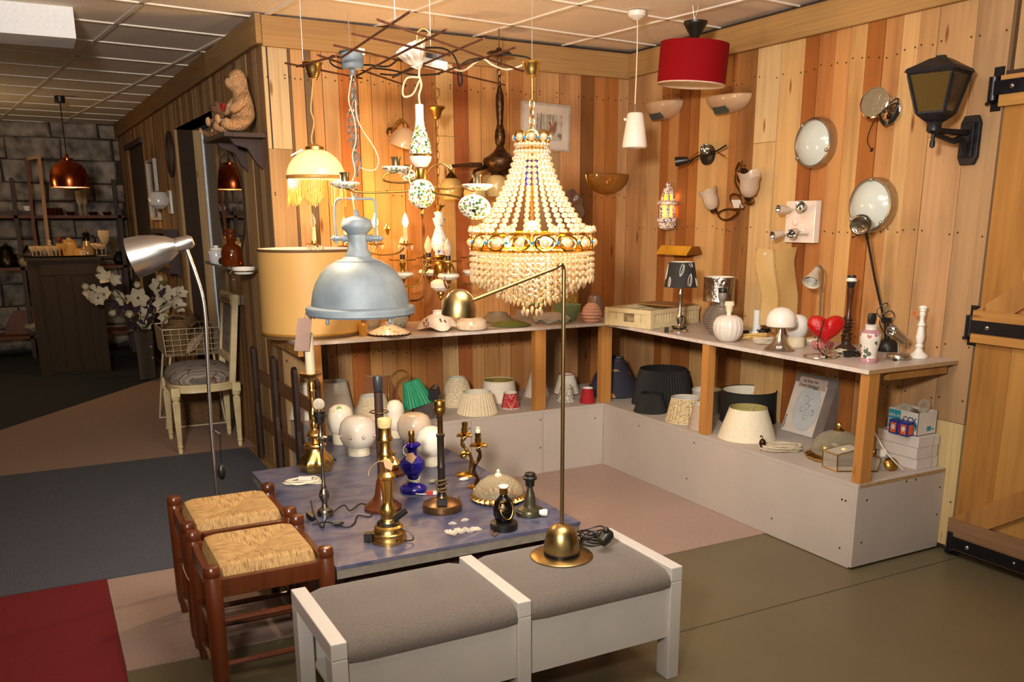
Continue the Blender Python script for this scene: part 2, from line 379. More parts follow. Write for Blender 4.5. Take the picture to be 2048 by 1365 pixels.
# ---- ceiling: square tiles in a tee grid turned a little to the walls
TH = .1153; GX, GY = -2.162, -1.1006; _c, _s = math.cos(TH), math.sin(TH)
def gnode(i, j): return Vector((GX + _c * .6 * i - _s * .6 * j, GY + _s * .6 * i + _c * .6 * j, H))
ce = struct('ceiling', MB().box((-7, -9, H + .03), (1.2, 7, H + .13)), M('ceiling_void', '#5d5147', .9))
TILE = M('mineral_tile', '#eadccd', .92, 0, .07, 90, .12)
tile_me = MB().add([(.012, .012, 0), (.588, .012, 0), (.588, .588, 0), (.012, .588, 0), (.005, .005, .006), (.595, .005, .006), (.595, .595, .006), (.005, .595, .006), (0, 0, .02), (.6, 0, .02), (.6, .6, .02), (0, .6, .02)],
    [(3, 2, 1, 0)] + [(a + i, a + (i + 1) % 4, b + (i + 1) % 4, b + i) for a, b in ((0, 4), (4, 8)) for i in range(4)]).mesh('ceiling_tile', TILE)
for i in range(-5, 5):
    for jj in range(-6, 13):
        c = gnode(i + .5, jj + .5)
        if c.x > .35 or (c.y > .35 and c.x > -2.05) or c.y > 6.6 or c.y < -4.2: continue
        o = link('ceiling_tile', tile_me, ce, loc=gnode(i, jj) + Vector((0, 0, .002))); o.rotation_euler = (0, 0, TH)
g = MB(); GRIDM = M('white_tee', '#e6dccf', .5, 0, .04)
def tee(a, b, w=.012):
    d = (b - a).normalized(); n = Vector((-d.y, d.x, 0)); g.obox((a + b) / 2 + Vector((0, 0, -.001)), d * (b - a).length / 2, n * w, Vector((0, 0, .004)))
for i in range(-5, 7): tee(gnode(i, -6), gnode(i, 13))
for jj in range(-6, 14): tee(gnode(-5, jj), gnode(6, jj), .009)
g.build('ceiling_grid', GRIDM, ce)
# white boxed-in beam hanging at the top left
struct('trim_7', MB().box((-4.6, .30, 2.37), (-3.188, .62, H + .01)), M('white_plaster', '#e3e6ea', .85, 0, .04, 60, .2))

# ---- back wall of reclaimed planks
def px_planks(conv, spec):
    return [(conv(a), conv(b), col) for a, b, col in spec]
NAIL = M('nail_head', '#2b1d12', .5, .4)
wb = struct('wall_back', MB().box((LW + .02, .022, 0), (.2, .2, H)), M('wall_core', '#3a2a1c', .9))
back = [(526, 583, '#cdb083', 297, '#b08a5c'), (583, 588, '#6e5138'), (588, 614, '#c59560'), (614, 628, '#6b543e'), (628, 649, '#bd8853'), (649, 681, '#c39563'), (681, 719, '#ab6129'),
        (719, 745, '#cb9150'), (745, 775, '#bb8750'), (775, 806, '#bc8448'), (806, 838, '#ab713c'), (838, 873, '#9c6232'), (873, 908, '#cba26c', 272, '#cfa771'), (908, 937, '#a15b31'), (937, 963, '#c28c54'), (963, 995, '#bb8751'),
        (995, 1018, '#c38d56'), (1018, 1046, '#a9713f'), (1046, 1073, '#be8551'), (1073, 1118, '#c39262', 304, '#a8875f'), (1118, 1161, '#c18b5d'), (1161, 1187, '#7d4f27'),
        (1187, 1210, '#ad6f3a'), (1210, 1235, '#a5662f'), (1235, 1263, '#c09161')]
nails = MB()
def disc(mb, c, n, r=.0045):
    u, v = perp(n); n = Vector(n).normalized(); mb.add([Vector(c) + n * .0015 + (u * math.cos(k * PI / 3) + v * math.sin(k * PI / 3)) * r for k in range(6)], [(0, 1, 2, 3, 4, 5)])
def plank_box(x0, x1, z0, z1, col, wall):
    d = random.uniform(-.003, .004); x0 += .0016; x1 -= .0016
    MB().box((x0, -d, z0), (x1, .022, z1)).build('plank', WOOD, wall, color=col)
    for z in (2.22, 1.62, .70, .2):
        for x in (x0 + .018, x1 - .018) if x1 - x0 > .06 else ((x0 + x1) / 2,):
            disc(nails, (x, -d, z + random.uniform(-.015, .015)), (0, -1, 0))
for k, p in enumerate(back):
    x0 = ony(p[0], 250).x if k else LW; x1 = ony(p[1], 250).x if k < len(back) - 1 else 0.0
    if len(p) == 5:
        zc = ony(p[0], p[3]).z; plank_box(x0, x1, zc + .001, H - .02, p[2], wb); plank_box(x0, x1, 0, zc - .001, p[4], wb)
    else: plank_box(x0, x1, 0, H - .02, p[2], wb)
nails.build('nail', NAIL, wb, kind='stuff')
# ---- right wall
wr_ = struct('wall_right', MB().box((.022, -9, 0), (.2, .2, H)), MATS['wall_core'])
right = [(1263, 1289, '#b48457'), (1289, 1322, '#c79b69'), (1322, 1339, '#a0602c'), (1339, 1359, '#b57e4a'), (1359, 1379, '#96592a'), (1379, 1398, '#a3652f'), (1398, 1439, '#cb9d65'),
         (1439, 1460, '#c5945b'), (1460, 1475, '#a76c3b'), (1475, 1509, '#9d6a3a'), (1509, 1554, '#d8b482', 285, '#d4ad78'), (1554, 1600, '#cfa56d'), (1600, 1627, '#9c5a28'), (1627, 1660, '#b1713d'),
         (1660, 1690, '#bc8550'), (1690, 1721, '#cd9d63'), (1721, 1755, '#a5632e'), (1755, 1789, '#bb8450'), (1789, 1824, '#cca06a'), (1824, 1862, '#b88c5c'), (1862, 1936, '#b68d60', 272, '#b98f66'), (1936, 2005, '#ad8963')]
nails = MB(); yl = []
for k, p in enumerate(right):
    yr = 215 if p[0] > 1800 else 250
    y0 = onx(p[0], yr).y if k else 0.0; y1 = onx(p[1], yr).y
    d = random.uniform(-.003, .004); zs = [(0, H - .02, p[2])]
    if len(p) == 5: zc = onx((p[0] + p[1]) / 2, p[3]).z; zs = [(zc + .001, H - .02, p[2]), (0, zc - .001, p[4])]
    if k == len(right) - 1: zs = [(.60, H - .02, p[2]), (.03, .597, '#c9ae7c')]
    for z0, z1, col in zs: MB().box((-d, y1 + .0016, z0), (.022, y0 - .0016, z1)).build('plank', WOOD, wr_, color=col)
    yl.append(y1)
    for z in (2.2, 1.42, .93, .70, .25):
        for y in (y0 - .02, y1 + .02): disc(nails, (-d, y, z + random.uniform(-.015, .015)), (-1, 0, 0))
nails.build('nail', NAIL, wr_, kind='stuff'); DY = yl[-1]
# ---- left wall, running away to the back, with a doorway
wl = MB(); OU0, OU1, OZ = 1.36, 2.86, 2.17
for a, b, z0, z1 in ((.0, OU0, 0, H), (OU1, 7.2, 0, H), (OU0, OU1, OZ, H)):
    wl.prism([(a, z0), (b, z0), (b, z1), (a, z1)], LO - LN * .02, LD, (0, 0, 1), -LN * .12)
wl = struct('wall_left', wl, MATS['wall_core']); nails = MB(); u = 0.0
lc = ['#93704c', '#a88358', '#85613f', '#9d774d', '#b08c62', '#7b5b3d', '#a37a4e', '#96693d', '#8e6b4a', '#a57a48', '#7f5a38', '#b18755']
k = 0
while u < 6.5:
    wdt = random.uniform(.085, .145)
    if u < OU0 < u + wdt + .04: wdt = OU0 - u
    if u < OU1 < u + wdt + .04: wdt = OU1 - u
    col = lc[k % len(lc)]; k += 1; d = random.uniform(.0, .006)
    z0 = OZ if OU0 - .001 <= u < OU1 - .001 else 0
    if 4.66 < u + wdt / 2 < 5.9: z0 = 2.22
    zs = [(z0, 2.42)]
    if u < .1: zs = [(1.93, 2.42), (0, 1.927)]
    for a, b in zs:
        MB().prism([(u + .0016, a), (u + wdt - .0016, a), (u + wdt - .0016, b), (u + .0016, b)], LO - LN * .02, LD, (0, 0, 1), LN * (.02 + d)).build('plank', WOOD, wl, color=col)
    for z in (2.3, 1.75, .3):
        if z > z0: disc(nails, lp(u + .02, z, d), LN); disc(nails, lp(u + wdt - .02, z, d), LN)
    u += wdt
nails.build('nail', NAIL, wl, kind='stuff')
# reveal, aluminium strip and grey door leaf of the doorway
MB().prism([(0, 0), (.20, 0), (.20, OZ), (0, OZ)], lp(OU1 + .02, 0), -LN, (0, 0, 1), -LD * .02).build('plank', WOOD, wl, color='#b89566')
MB().prism([(OU0, 0), (OU1, 0), (OU1, .22), (OU0, .22)], lp(0, OZ + .02, 0), LD, -LN, (0, 0, -.02)).build('lintel_board', DARKWOOD, wl)
MB().prism([(OU0, 0), (OU0 + .02, 0), (OU0 + .02, OZ), (OU0, OZ)], lp(-.0, 0, 0), LD, (0, 0, 1), -LN * .2).build('plank', WOOD, wl, color='#b08c62')
d2 = struct('door_2', MB().prism([(OU0 - .05, 0), (OU1 - .05, 0), (OU1 - .05, OZ), (OU0 - .05, OZ)], lp(0, 0, -.21), LD, (0, 0, 1), -LN * .04), M('grey_door', '#6f675e', .6, 0, .04))
MB().prism([(OU1 - .05, 0), (OU1 - .01, 0), (OU1 - .01, OZ), (OU1 - .05, OZ)], lp(0, 0, -.205), LD, (0, 0, 1), LN * .012).build('door_frame', M('white_aluminium', '#c8ccd2', .3, .5), d2)
MB().prism([(1.75, 1.0), (2.3, 1.0), (2.3, 1.32), (1.75, 1.32)], lp(0, 0, -.209), LD, (0, 0, 1), LN * .006).build('door_panel', M('teal_panel', '#1f6a70', .5), d2)
# dark plank door further along the left wall
d3 = struct('door_3', MB().prism([(4.72, 0), (5.84, 0), (5.84, 2.2), (4.72, 2.2)], lp(0, 0, -.04), LD, (0, 0, 1), -LN * .02), DARKWOOD)
for q in range(6):
    a = 4.74 + q * .18; MB().prism([(a, .02), (a + .175, .02), (a + .175, 2.18), (a, 2.18)], lp(0, 0, -.04), LD, (0, 0, 1), LN * (.014 + .003 * (q % 2))).build('plank', WOOD, d3, color='#5a3d22')
MB().prism([(4.66, 2.19), (5.9, 2.19), (5.9, 2.24), (4.66, 2.24)], lp(0, 0, -.02), LD, (0, 0, 1), LN * .05).build('door_frame', DARKWOOD, d3)
# ---- far wall of limewashed blocks
wf = struct('wall_far', MB().box((-7, 6.62, 0), (-2.3, 6.8, H)), M('mortar', '#3b332d', .95))
STONE = M('limewashed_block', '#8f857b', .95, 0, .45, 7, .6)
z = 0.02; row = 0
while z < H - .02:
    hh = random.choice((.21, .24, .2, .26)); x = -7 + (row % 2) * .22
    while x < -2.45:
        ww = random.uniform(.34, .62); x1 = min(x + ww, -2.45); z1 = min(z + hh, H); e = lambda s=.012: random.uniform(-s, s)
        q = random.uniform(.0, .03); b = .018
        if x1 - x > .1 and x1 > -4.6:
            f = [(x + .008 + e(), 6.62 - q, z + .008 + e()), (x1 - .008 + e(), 6.62 - q, z + .008 + e()), (x1 - .008 + e(), 6.62 - q, z1 - .008 + e()), (x + .008 + e(), 6.62 - q, z1 - .008 + e())]
            t = [(v[0] + (b if i in (0, 3) else -b), v[1] - .014, v[2] + (b if i < 2 else -b)) for i, v in enumerate(f)]
            MB().add(f + t, [(4, 5, 6, 7)] + [(i, (i + 1) % 4, (i + 1) % 4 + 4, i + 4) for i in range(4)]).build('stone_block', STONE, wf)
        x = x1 + .001
    z += hh; row += 1
struct('wall_west', MB().box((-7.1, -9, 0), (-7, 7, H)), STONE)
# ---- top boards
TRC = '#a98252'
board('trim_1', (LW + .0, -.016, 2.432), (.0, -.016, 2.418), .15, .03, TRC, None, kind='structure')
board('trim_2', (-.016, -.03, 2.42), (-.016, -4.6, 2.42), .14, .03, '#b08854', None, kind='structure')
board('trim_3', lp(-.03, 2.44, .018), lp(1.28, 2.44, .018), .145, .03, '#a27c4c', None, kind='structure')
board('trim_4', lp(1.283, 2.44, .018), lp(6.6, 2.44, .018), .145, .03, '#8f6636', None, kind='structure')
# ---- barn door at the right edge
D1 = MB(); dz = DY - .012
D1.box((.004, DY - 1.7, .02), (.03, dz, H - .05)); d1 = struct('door_1', D1, M('door_core', '#4a3017', .9))
def onp(poly, off, t, name, col, parent, mat=None):
    pts = [onx(x, y, off) for x, y in poly]
    return MB().prism([(p.y, p.z) for p in pts], (off, 0, 0), (0, 1, 0), (0, 0, 1), (t, 0, 0)).build(name, mat or WOOD, parent, color=col)
yy = dz; k = 0
while yy > DY - 1.5:
    ww = (.17, .16, .15, .17)[k % 4]
    MB().box((-.006 - .003 * (k % 2), yy - ww + .002, .03), (.004, yy - .001, 2.04)).build('plank', WOOD, d1, color=('#ab7638', '#b58344', '#a06e33', '#ae7c3e')[k % 4]); yy -= ww; k += 1
MB().box((-.004, dz - .14, 2.05), (.004, dz - .02, 2.46)).build('plank', WOOD, d1, color='#b39062')
MB().box((.0, dz - 1.4, 2.05), (.004, dz - .15, 2.46)).build('burlap_panel', M('burlap', '#8d6f3f', .95, 0, .3, 300, .5), d1)
def ledger(za, zb, col):
    o = board('ledger_board', (-.022, dz + .01, (za + zb) / 2), (-.022, DY - 1.5, (za + zb) / 2), zb - za, .028, col, d1); return o
def zr(px, py): return onx(px, py, -.03).z
L1 = ledger(zr(2010, 212), zr(2010, 150), '#ba8646'); L2 = ledger(zr(1965, 688), zr(1965, 622), '#b58042'); L3 = ledger(.035, .175, '#8d6a4c')
def brace(px0, py0, w, ang):
    p = onx(px0, py0, -.02); d = Vector((0, -math.cos(ang), math.sin(ang))); board('brace_board', p - d * .02, p + d * 1.5, w, .022, '#b8843f', d1, up=(0, math.sin(ang), math.cos(ang)))
def clipbrace(za, zb, w, name='brace_board'):
    # diagonal board between two ledgers, cut level at both ends
    y0, y1 = dz - .0, dz - 1.15
    MB().prism([(y0, za), (y0 - w, za), (y1 - w, zb), (y1, zb)], (-.006, 0, 0), (0, 1, 0), (0, 0, 1), (-.022, 0, 0)).build(name, PINE, d1)
clipbrace(zr(1965, 622), zr(2010, 212) - .0, .17); clipbrace(.176, zr(1965, 688), .18)
MB().box((-.02, DY - 1.5, 2.0), (-.0, dz, 2.05)).build('top_rail', DARKWOOD, d1)
def hinge(zc, yplate):
    m = MB().box((-.006, yplate - .022, zc - .085), (.0, yplate + .022, zc + .085)).box((-.044, DY - 1.2, zc - .027), (-.037, yplate - .01, zc + .027))
    m.tube([(-.022, yplate + .004, zc - .045), (-.022, yplate + .004, zc + .045)], .021, 12).tube([(-.022, yplate + .03, zc - .055), (-.03, yplate + .0, zc - .05)], .008, 6)
    h = m.build('strap_hinge', BLKMET, d1); b = MB()
    for q in range(5): b.ball((-.045, yplate - .09 - q * .22, zc + .004 * (q % 2)), .010 if q == 0 else .006, 8, 5, (.5, 1, 1))
    b.build('hinge_bolt', CHROME, h)
for px, py in ((1990, 178), (1943, 652), (1905, 1082)):
    p = onx(px, py, -.02); hinge(p.z, p.y)
# ------------------------------------------------------------------ plinths, shelves, posts
GREYP = M('grey_board_paint', '#b1a69c', .55, 0, .03, 5); SHELFP = M('shelf_laminate', '#b0a299', .38, 0, .05, 9); CHIP = M('raw_chipboard', '#a58258', .8, 0, .25, 160)
SCREW = M('screw_head', '#2a241e', .5, .6)
SX0 = -2.31
t = thing('display_plinth', 'long low grey painted plinth along the back wall, lampshades standing on it', 'plinth')
MB().box((SX0, -PD, PH - .018), (-.0 - PR * 0 - .002, -.004, PH)).build('top_board', GREYP, t)
for a, b in ((SX0, -1.45), (-1.447, -.985), (-.982, -PR - .001)): MB().box((a, -PD + .0, 0.004), (b, -PD + .018, PH - .0185)).build('front_panel', GREYP, t)
MB().box((SX0, -PD + .019, .004), (SX0 + .018, -.004, PH - .0185)).build('end_panel', GREYP, t)
m = MB()
for x, z in ((-1.0, .33), (-1.0, .16), (-1.46, .33), (-1.47, .1), (-.62, .3)): disc(m, (x, -PD, z), (0, -1, 0), .005)
m.build('screw', SCREW, t, kind='stuff')
t = thing('display_plinth', 'long low grey painted plinth along the right wall with a plain square end', 'plinth')
MB().box((-PR, -PL, PH - .018), (-.004, -PD - .001, PH)).build('top_board', GREYP, t)
MB().box((-PR, -PL + .018, .004), (-PR + .018, -PD - .001, PH - .0185)).build('side_panel', GREYP, t)
MB().box((-PR, -PL, .012), (-.004, -PL + .0175, PH - .0185)).build('end_panel', GREYP, t)
MB().box((-PR + .012, -PL - .0006, PH - .017), (-.004, -PL + .0005, PH - .002)).build('raw_edge', CHIP, t)
m = MB()
for y, z in ((-2.51, .30), (-2.53, .30), (-2.52, .08), (-2.1, .09), (-1.5, .33), (-1.0, .32), (-1.45, .12)): disc(m, (-PR, y, z), (-1, 0, 0), .005)
for x, z in ((-.50, .31), (-.51, .12), (-.26, .36), (-.20, .36), (-.03, .30), (-.03, .17)): disc(m, (x, -PL, z), (0, -1, 0), .005)
m.build('screw', SCREW, t, kind='stuff')
POSTW = '#c08443'
t = thing('wall_shelf', 'pale laminate shelf along the back wall with pine posts, glass shades on it', 'shelf')
MB().box((-2.40, -PD, SH - .018), (-.004, -.004, SH)).build('shelf_board', SHELFP, t)
MB().box((-2.40, -PD - .0012, SH - .0175), (-PR - .003, -PD + .0, SH - .0005)).build('edge_band', M('edge_band', '#c9bcb0', .45), t)
MB().box((-2.39, -PD + .03, SH - .075), (-2.362, -.02, SH - .0185)).build('support_batten', PINE, t)
for x0 in (-1.034, -.577, -2.35): MB().box((x0, -PD + .002, PH + .0005), (x0 + .072, -PD + .05, SH - .0185)).build('post', WOOD, t, color=POSTW, bevel=.002)
t = thing('wall_shelf', 'pale laminate shelf along the right wall with pine posts, table lamps on it', 'shelf')
MB().box((-PR, -PL, SH - .018), (-.004, -PD - .001, SH)).build('shelf_board', SHELFP, t)
MB().box((-PR - .0012, -PL, SH - .0175), (-PR, -PD - .002, SH - .0005)).build('edge_band', MATS['edge_band'], t)
MB().box((-PR, -PL - .0012, SH - .0175), (-.004, -PL, SH - .0005)).build('raw_edge', CHIP, t)
MB().box((-.40, -PL + .03, SH - .06), (-.03, -PL + .055, SH - .0185)).build('support_batten', PINE, t)
MB().box((-PR + .004, -1.575, PH + .0005), (-PR + .052, -1.525, SH - .0185)).build('post', WOOD, t, color=POSTW, bevel=.002)
MB().box((-PR + .01, -PL + .004, PH + .0005), (-PR + .075, -PL + .05, SH - .0185)).build('post', WOOD, t, color=POSTW, bevel=.002)

# ------------------------------------------------------------------ low table
TZ = .385; TX0, TX1, TY0, TY1 = -2.766, -1.835, -2.425, -1.14
MOTTLE = newmat('mottled_blue_laminate'); _mm, nt, b = MOTTLE
no = nd(nt, 'ShaderNodeTexNoise'); no.inputs['Scale'].default_value = 5; no.inputs['Detail'].default_value = 8; no.inputs['Distortion'].default_value = .6; nt.links.new(coords(nt, (1, 1.7, 1), False), no.inputs['Vector'])
nt.links.new(ramp(nt, no.outputs[0], [(.30, '#31364f'), (.43, '#434762'), (.55, '#5f5c6a'), (.62, '#484b66'), (.74, '#383d5e')]), b.inputs['Base Color']); b.inputs['Roughness'].default_value = .36
t = thing('low_table', 'low square table with a mottled slate blue top crowded with lamp bases', 'table')
MB().box((TX0, TY0, TZ - .012), (TX1, TY1, TZ)).build('tabletop', _mm, t)
MB().box((TX0 + .003, TY0 + .003, TZ - .045), (TX1 - .003, TY1 - .003, TZ - .0125)).build('top_edge', M('grey_table_edge', '#7d7468', .6, 0, .12, 30), t)
u2 = thing('side_table', 'second slate blue board table behind the first, opal globes on it', 'table')
MB().box((-2.375, -1.137, TZ - .012), (TX1 - .004, -.634, TZ)).build('tabletop', _mm, u2); MB().box((-2.372, -1.136, TZ - .045), (TX1 - .006, -.636, TZ - .0125)).build('top_edge', MATS['grey_table_edge'], u2)
for x in (-2.33, TX1 - .09):
    for y in (-1.10, -.70): MB().box((x, y, .005), (x + .05, y + .05, TZ - .0455)).build('leg', DARKWOOD, u2)
for x in (TX0 + .06, TX1 - .13):
    for y in (TY0 + .06, TY1 - .13): MB().box((x, y, .005), (x + .07, y + .07, TZ - .0455)).build('leg', DARKWOOD, t)
for y in (TY0 + .08, TY1 - .1): MB().box((TX0 + .135, y, TZ - .13), (TX1 - .135, y + .02, TZ - .046)).build('apron', DARKWOOD, t)

# ------------------------------------------------------------------ white bench with grey seats
WOODW = M('white_lacquer', '#c0b9b0', .38, 0, .03, 8); GREYF = M('grey_seat_cloth', '#645a51', .95, 0, .16, 260, .25, sheen=.15)
BH = .395; BY0, BY1 = -2.975, -2.555
t = thing('bench', 'white two seat bench with grey upholstered seats in front of the blue table', 'bench')
fx = (-2.945, -2.388, -1.832)
for x in fx:
    e = MB().box((x, BY0, BH - .05), (x + .045, BY1, BH)).build('top_rail', WOODW, t, bevel=.003)
    MB().box((x, BY0, .0), (x + .045, BY0 + .062, BH - .0505)).build('leg', WOODW, t, bevel=.003)
    MB().box((x, BY1 - .062, .0), (x + .045, BY1, BH - .0505)).build('leg', WOODW, t, bevel=.003)
for a, b in zip(fx[:-1], fx[1:]):
    MB().box((a + .0455, BY0 + .012, .150), (b - .0005, BY0 + .03, .325)).build('apron', WOODW, t)
    MB().box((a + .0455, BY1 - .03, .150), (b - .0005, BY1 - .012, .325)).build('apron', WOODW, t)
    MB().box((a + .046, BY0 + .031, .150), (b - .001, BY1 - .031, .162)).build('base_board', WOODW, t)
    rows = []; x0, x1 = a + .0465, b - .0015
    prof = [(BY0 + .012, .326), (BY0 - .006, .334), (BY0 - .008, .352), (BY0 + .002, .374), (BY0 + .03, .392), (BY0 + .12, .402), (BY0 + .25, .403), (BY1 - .05, .398), (BY1 - .012, .386), (BY1 - .004, .35), (BY1 - .012, .326)]
    for i in range(13):
        u = i / 12; e = min(u, 1 - u); k = 1 - .16 * max(0, 1 - e / .10) ** 2
        rows.append([(x0 + (x1 - x0) * u, (y - (BY0 + BY1) / 2) * (1 - .03 * max(0, 1 - e / .1) ** 2) + (BY0 + BY1) / 2, .326 + (z - .326) * k) for y, z in prof])
    mb = MB().grid(rows); mb.add(rows[0], [tuple(range(len(prof)))]); mb.add(rows[-1], [tuple(range(len(prof)))[::-1]])
    mb.build('seat_cushion', GREYF, t)

# ------------------------------------------------------------------ rush stools
RUSH = newmat('woven_rush'); RUSHM, nt, b = RUSH
tc = nd(nt, 'ShaderNodeTexCoord'); sp = nd(nt, 'ShaderNodeSeparateXYZ'); nt.links.new(tc.outputs['Object'], sp.inputs[0])
ax = nd(nt, 'ShaderNodeMath', operation='ABSOLUTE'); ay = nd(nt, 'ShaderNodeMath', operation='ABSOLUTE'); nt.links.new(sp.outputs[0], ax.inputs[0]); nt.links.new(sp.outputs[1], ay.inputs[0])
gt = nd(nt, 'ShaderNodeMath', operation='GREATER_THAN'); nt.links.new(ax.outputs[0], gt.inputs[0]); nt.links.new(ay.outputs[0], gt.inputs[1])
def strands(sc):
    n = nd(nt, 'ShaderNodeTexNoise'); n.inputs['Scale'].default_value = 1.0; n.inputs['Detail'].default_value = 4; mp = nd(nt, 'ShaderNodeMapping'); mp.inputs['Scale'].default_value = sc
    nt.links.new(tc.outputs['Object'], mp.inputs[0]); nt.links.new(mp.outputs[0], n.inputs['Vector']); return n.outputs[0]
mx = nd(nt, 'ShaderNodeMix'); nt.links.new(gt.outputs[0], mx.inputs[0]); nt.links.new(strands((260, 22, 40)), mx.inputs[2]); nt.links.new(strands((22, 260, 40)), mx.inputs[3])
# strands run across each quarter: along y in the left/right quarters, along x in front/back ones
nt.links.new(ramp(nt, mx.outputs[0], [(.3, '#6f4d28'), (.46, '#a07a47'), (.62, '#b8945c'), (.78, '#85622f')]), b.inputs['Base Color']); b.inputs['Roughness'].default_value = .7
bump(nt, b, mx.outputs[0], .5, .004)
def stool(cx, cy, hx, hy, label):
    t = thing('rush_stool', label, 'stool', (cx, cy, .0002 if cy < -2 else .0042), 0, 'rush seated stools beside the low table')
    for sx in (-1, 1):
        for sy in (-1, 1):
            MB().lathe([(.0, 0), (.015, 0), (.017, .03), (.023, .05), (.025, .10), (.026, .3), (.026, .432), (.0245, .434), (.0245, .438), (.026, .44), (.026, .458), (.020, .467), (.008, .470), (0, .470)], 14, (sx * hx, sy * hy, 0)).build('leg', MAHOG, t)
    for sy in (-1, 1):
        MB().box((-hx + .02, sy * hy - .011, .365), (hx - .02, sy * hy + .011, .425)).build('seat_rail', MAHOG, t, bevel=.003)
        for z in ((.285, .14) if sy < 0 else (.255, .11)): MB().tube([(-hx, sy * hy, z), (0, sy * hy, z), (hx, sy * hy, z)], [.008, .011, .008], 8).build('stretcher', MAHOG, t)
    for sx in (-1, 1):
        MB().box((sx * hx - .011, -hy + .02, .365), (sx * hx + .011, hy - .02, .425)).build('seat_rail', MAHOG, t, bevel=.003)
        for z in (.225, .08): MB().tube([(sx * hx, -hy, z), (sx * hx, 0, z), (sx * hx, hy, z)], [.008, .011, .008], 8).build('stretcher', MAHOG, t)
    ax_, ay_ = hx - .015, hy - .013; rows = []; N = 24
    for j in range(N + 1):
        r = []
        for i in range(N + 1):
            u, v = -1 + 2 * i / N, -1 + 2 * j / N; e = max(abs(u), abs(v)); dg = abs(abs(u) - abs(v))
            z = .462 - .020 * (1 - e) - .05 * max(0, (e - .86) / .14) ** 2 - .005 * math.exp(-(dg / .07) ** 2) * (1 if e < .95 else 0)
            cr = 1 - .035 * (abs(u) * abs(v)) ** 4
            r.append((u * ax_ * cr, v * ay_ * cr, z))
        rows.append(r)
    MB().grid(rows).box((-ax_ + .01, -ay_ + .01, .40), (ax_ - .01, ay_ - .01, .418)).build('rush_seat', RUSHM, t)
    return t
stool(-2.976, -2.262, .174, .18, 'rush seated stool with red brown frame, the nearer of two')
t = stool(-2.979, -1.826, .174, .17, 'rush seated stool with red brown frame, behind the nearer stool, paper tag on a leg')
tg = MB().obox((-.205, -.10, .20), (.003, .0, 0), (0, .015, .004), (0, -.006, .028)); tg.tube([(-.195, -.165, .28), (-.205, -.13, .25), (-.205, -.1, .228)], .0012, 4)
o = solo('price_tag', MB().obox((-3.165, -2.03, .235), (.001, .0, 0), (0, .014, .004), (0, -.006, .026)).tube([(-3.182, -1.995, .315), (-3.175, -2.018, .285), (-3.165, -2.03, .262)], .0015, 4), M('buff_paper', '#b98a63', .8), 'small buff paper tag tied to the rear stool leg', 'tag')

# ------------------------------------------------------------------ trellis panel leaning at the end of the shelf
ZV_ = Vector((0, 0, 1)); t = thing('trellis_panel', 'dark brown wooden picket trellis panel leaning at the end of the back wall', 'trellis')
for y, z1 in ((.50, .71), (.03, .71), (-.41, .71), (-.80, .71)):
    pts = [(-.036, 0), (.036, 0), (.036, .28), (.026, .36), (.036, .46), (.036, z1 - .036)] + [(.036 * math.cos(a), z1 - .036 + .036 * math.sin(a)) for a in (PI / 4, PI / 2, 3 * PI / 4)] + [(-.036, z1 - .036), (-.036, .46), (-.026, .36), (-.036, .28)]
    MB().prism(pts, (-2.392 - .026 * y, y, .0125), (0, 1, 0), (.0, 0, 1), (.022, 0, 0)).build('picket', DARKWOOD, t, bevel=.003)
for z in (.545, .255): MB().prism([(-.82, z - .034), (.52, z - .034), (.52, z + .034), (-.82, z + .034)], (-2.3695, 0, 0), (-.026, 1, 0), ZV_, (.018, 0, 0)).build('rail', M('brown_rail', '#6b4526', .55, 0, .2, 20), t)

# ------------------------------------------------------------------ cream chair
CRW = M('cream_lacquer', '#cdb98c', .42, 0, .10, 14); STRIPE = newmat('striped_tapestry'); STR, nt, b = STRIPE
tc = nd(nt, 'ShaderNodeTexCoord'); mp = nd(nt, 'ShaderNodeMapping'); nt.links.new(tc.outputs['Object'], mp.inputs[0]); wv = nd(nt, 'ShaderNodeTexWave', bands_direction='Y'); wv.inputs['Scale'].default_value = 9; wv.inputs['Distortion'].default_value = 1.2; wv.inputs['Detail'].default_value = 3
nt.links.new(mp.outputs[0], wv.inputs['Vector']); no = nd(nt, 'ShaderNodeTexNoise'); no.inputs['Scale'].default_value = 26; nt.links.new(mp.outputs[0], no.inputs['Vector'])
cc = ramp(nt, wv.outputs[0], [(.1, '#5f5850'), (.35, '#8b8277'), (.6, '#9b9184'), (.85, '#776e66')]); gt = nd(nt, 'ShaderNodeMath', operation='GREATER_THAN'); gt.inputs[1].default_value = .62; nt.links.new(no.outputs[0], gt.inputs[0])
nt.links.new(mixc(nt, gt.outputs[0], cc, lin('#5e4038')), b.inputs['Base Color']); b.inputs['Roughness'].default_value = .9
t = thing('upholstered_chair', 'cream painted chair with fluted legs and striped grey upholstery by the left wall', 'chair', (-2.63, 1.10, .0062))
def fluted(h0, h1, r0, r1, c, n=24):
    mb = MB(); zs = [h0 + (h1 - h0) * i / 6 for i in range(7)]
    mb.lathe([(r0 + (r1 - r0) * i / 6, z) for i, z in enumerate(zs)], n, c, fn=lambda a, r, z, k: (r * (1 if int(round(a / (2 * PI) * n)) % 3 else .80), z)); return mb
for sx, y in ((-1, -.225), (-1, .235), (1, -.195), (1, .185)):
    c = (sx * .19, y, 0); mb = fluted(.055, .335, .014, .024, c)
    mb.lathe([(0, 0), (.012, 0), (.016, .02), (.013, .034), (.018, .04), (.018, .05), (.013, .056)], 14, c).lathe([(.024, .335), (.019, .345), (.027, .355), (.027, .368), (.02, .375)], 14, c)
    mb.box((c[0] - .026, c[1] - .026, .375), (c[0] + .026, c[1] + .026, .432)); mb.build('leg', CRW, t)
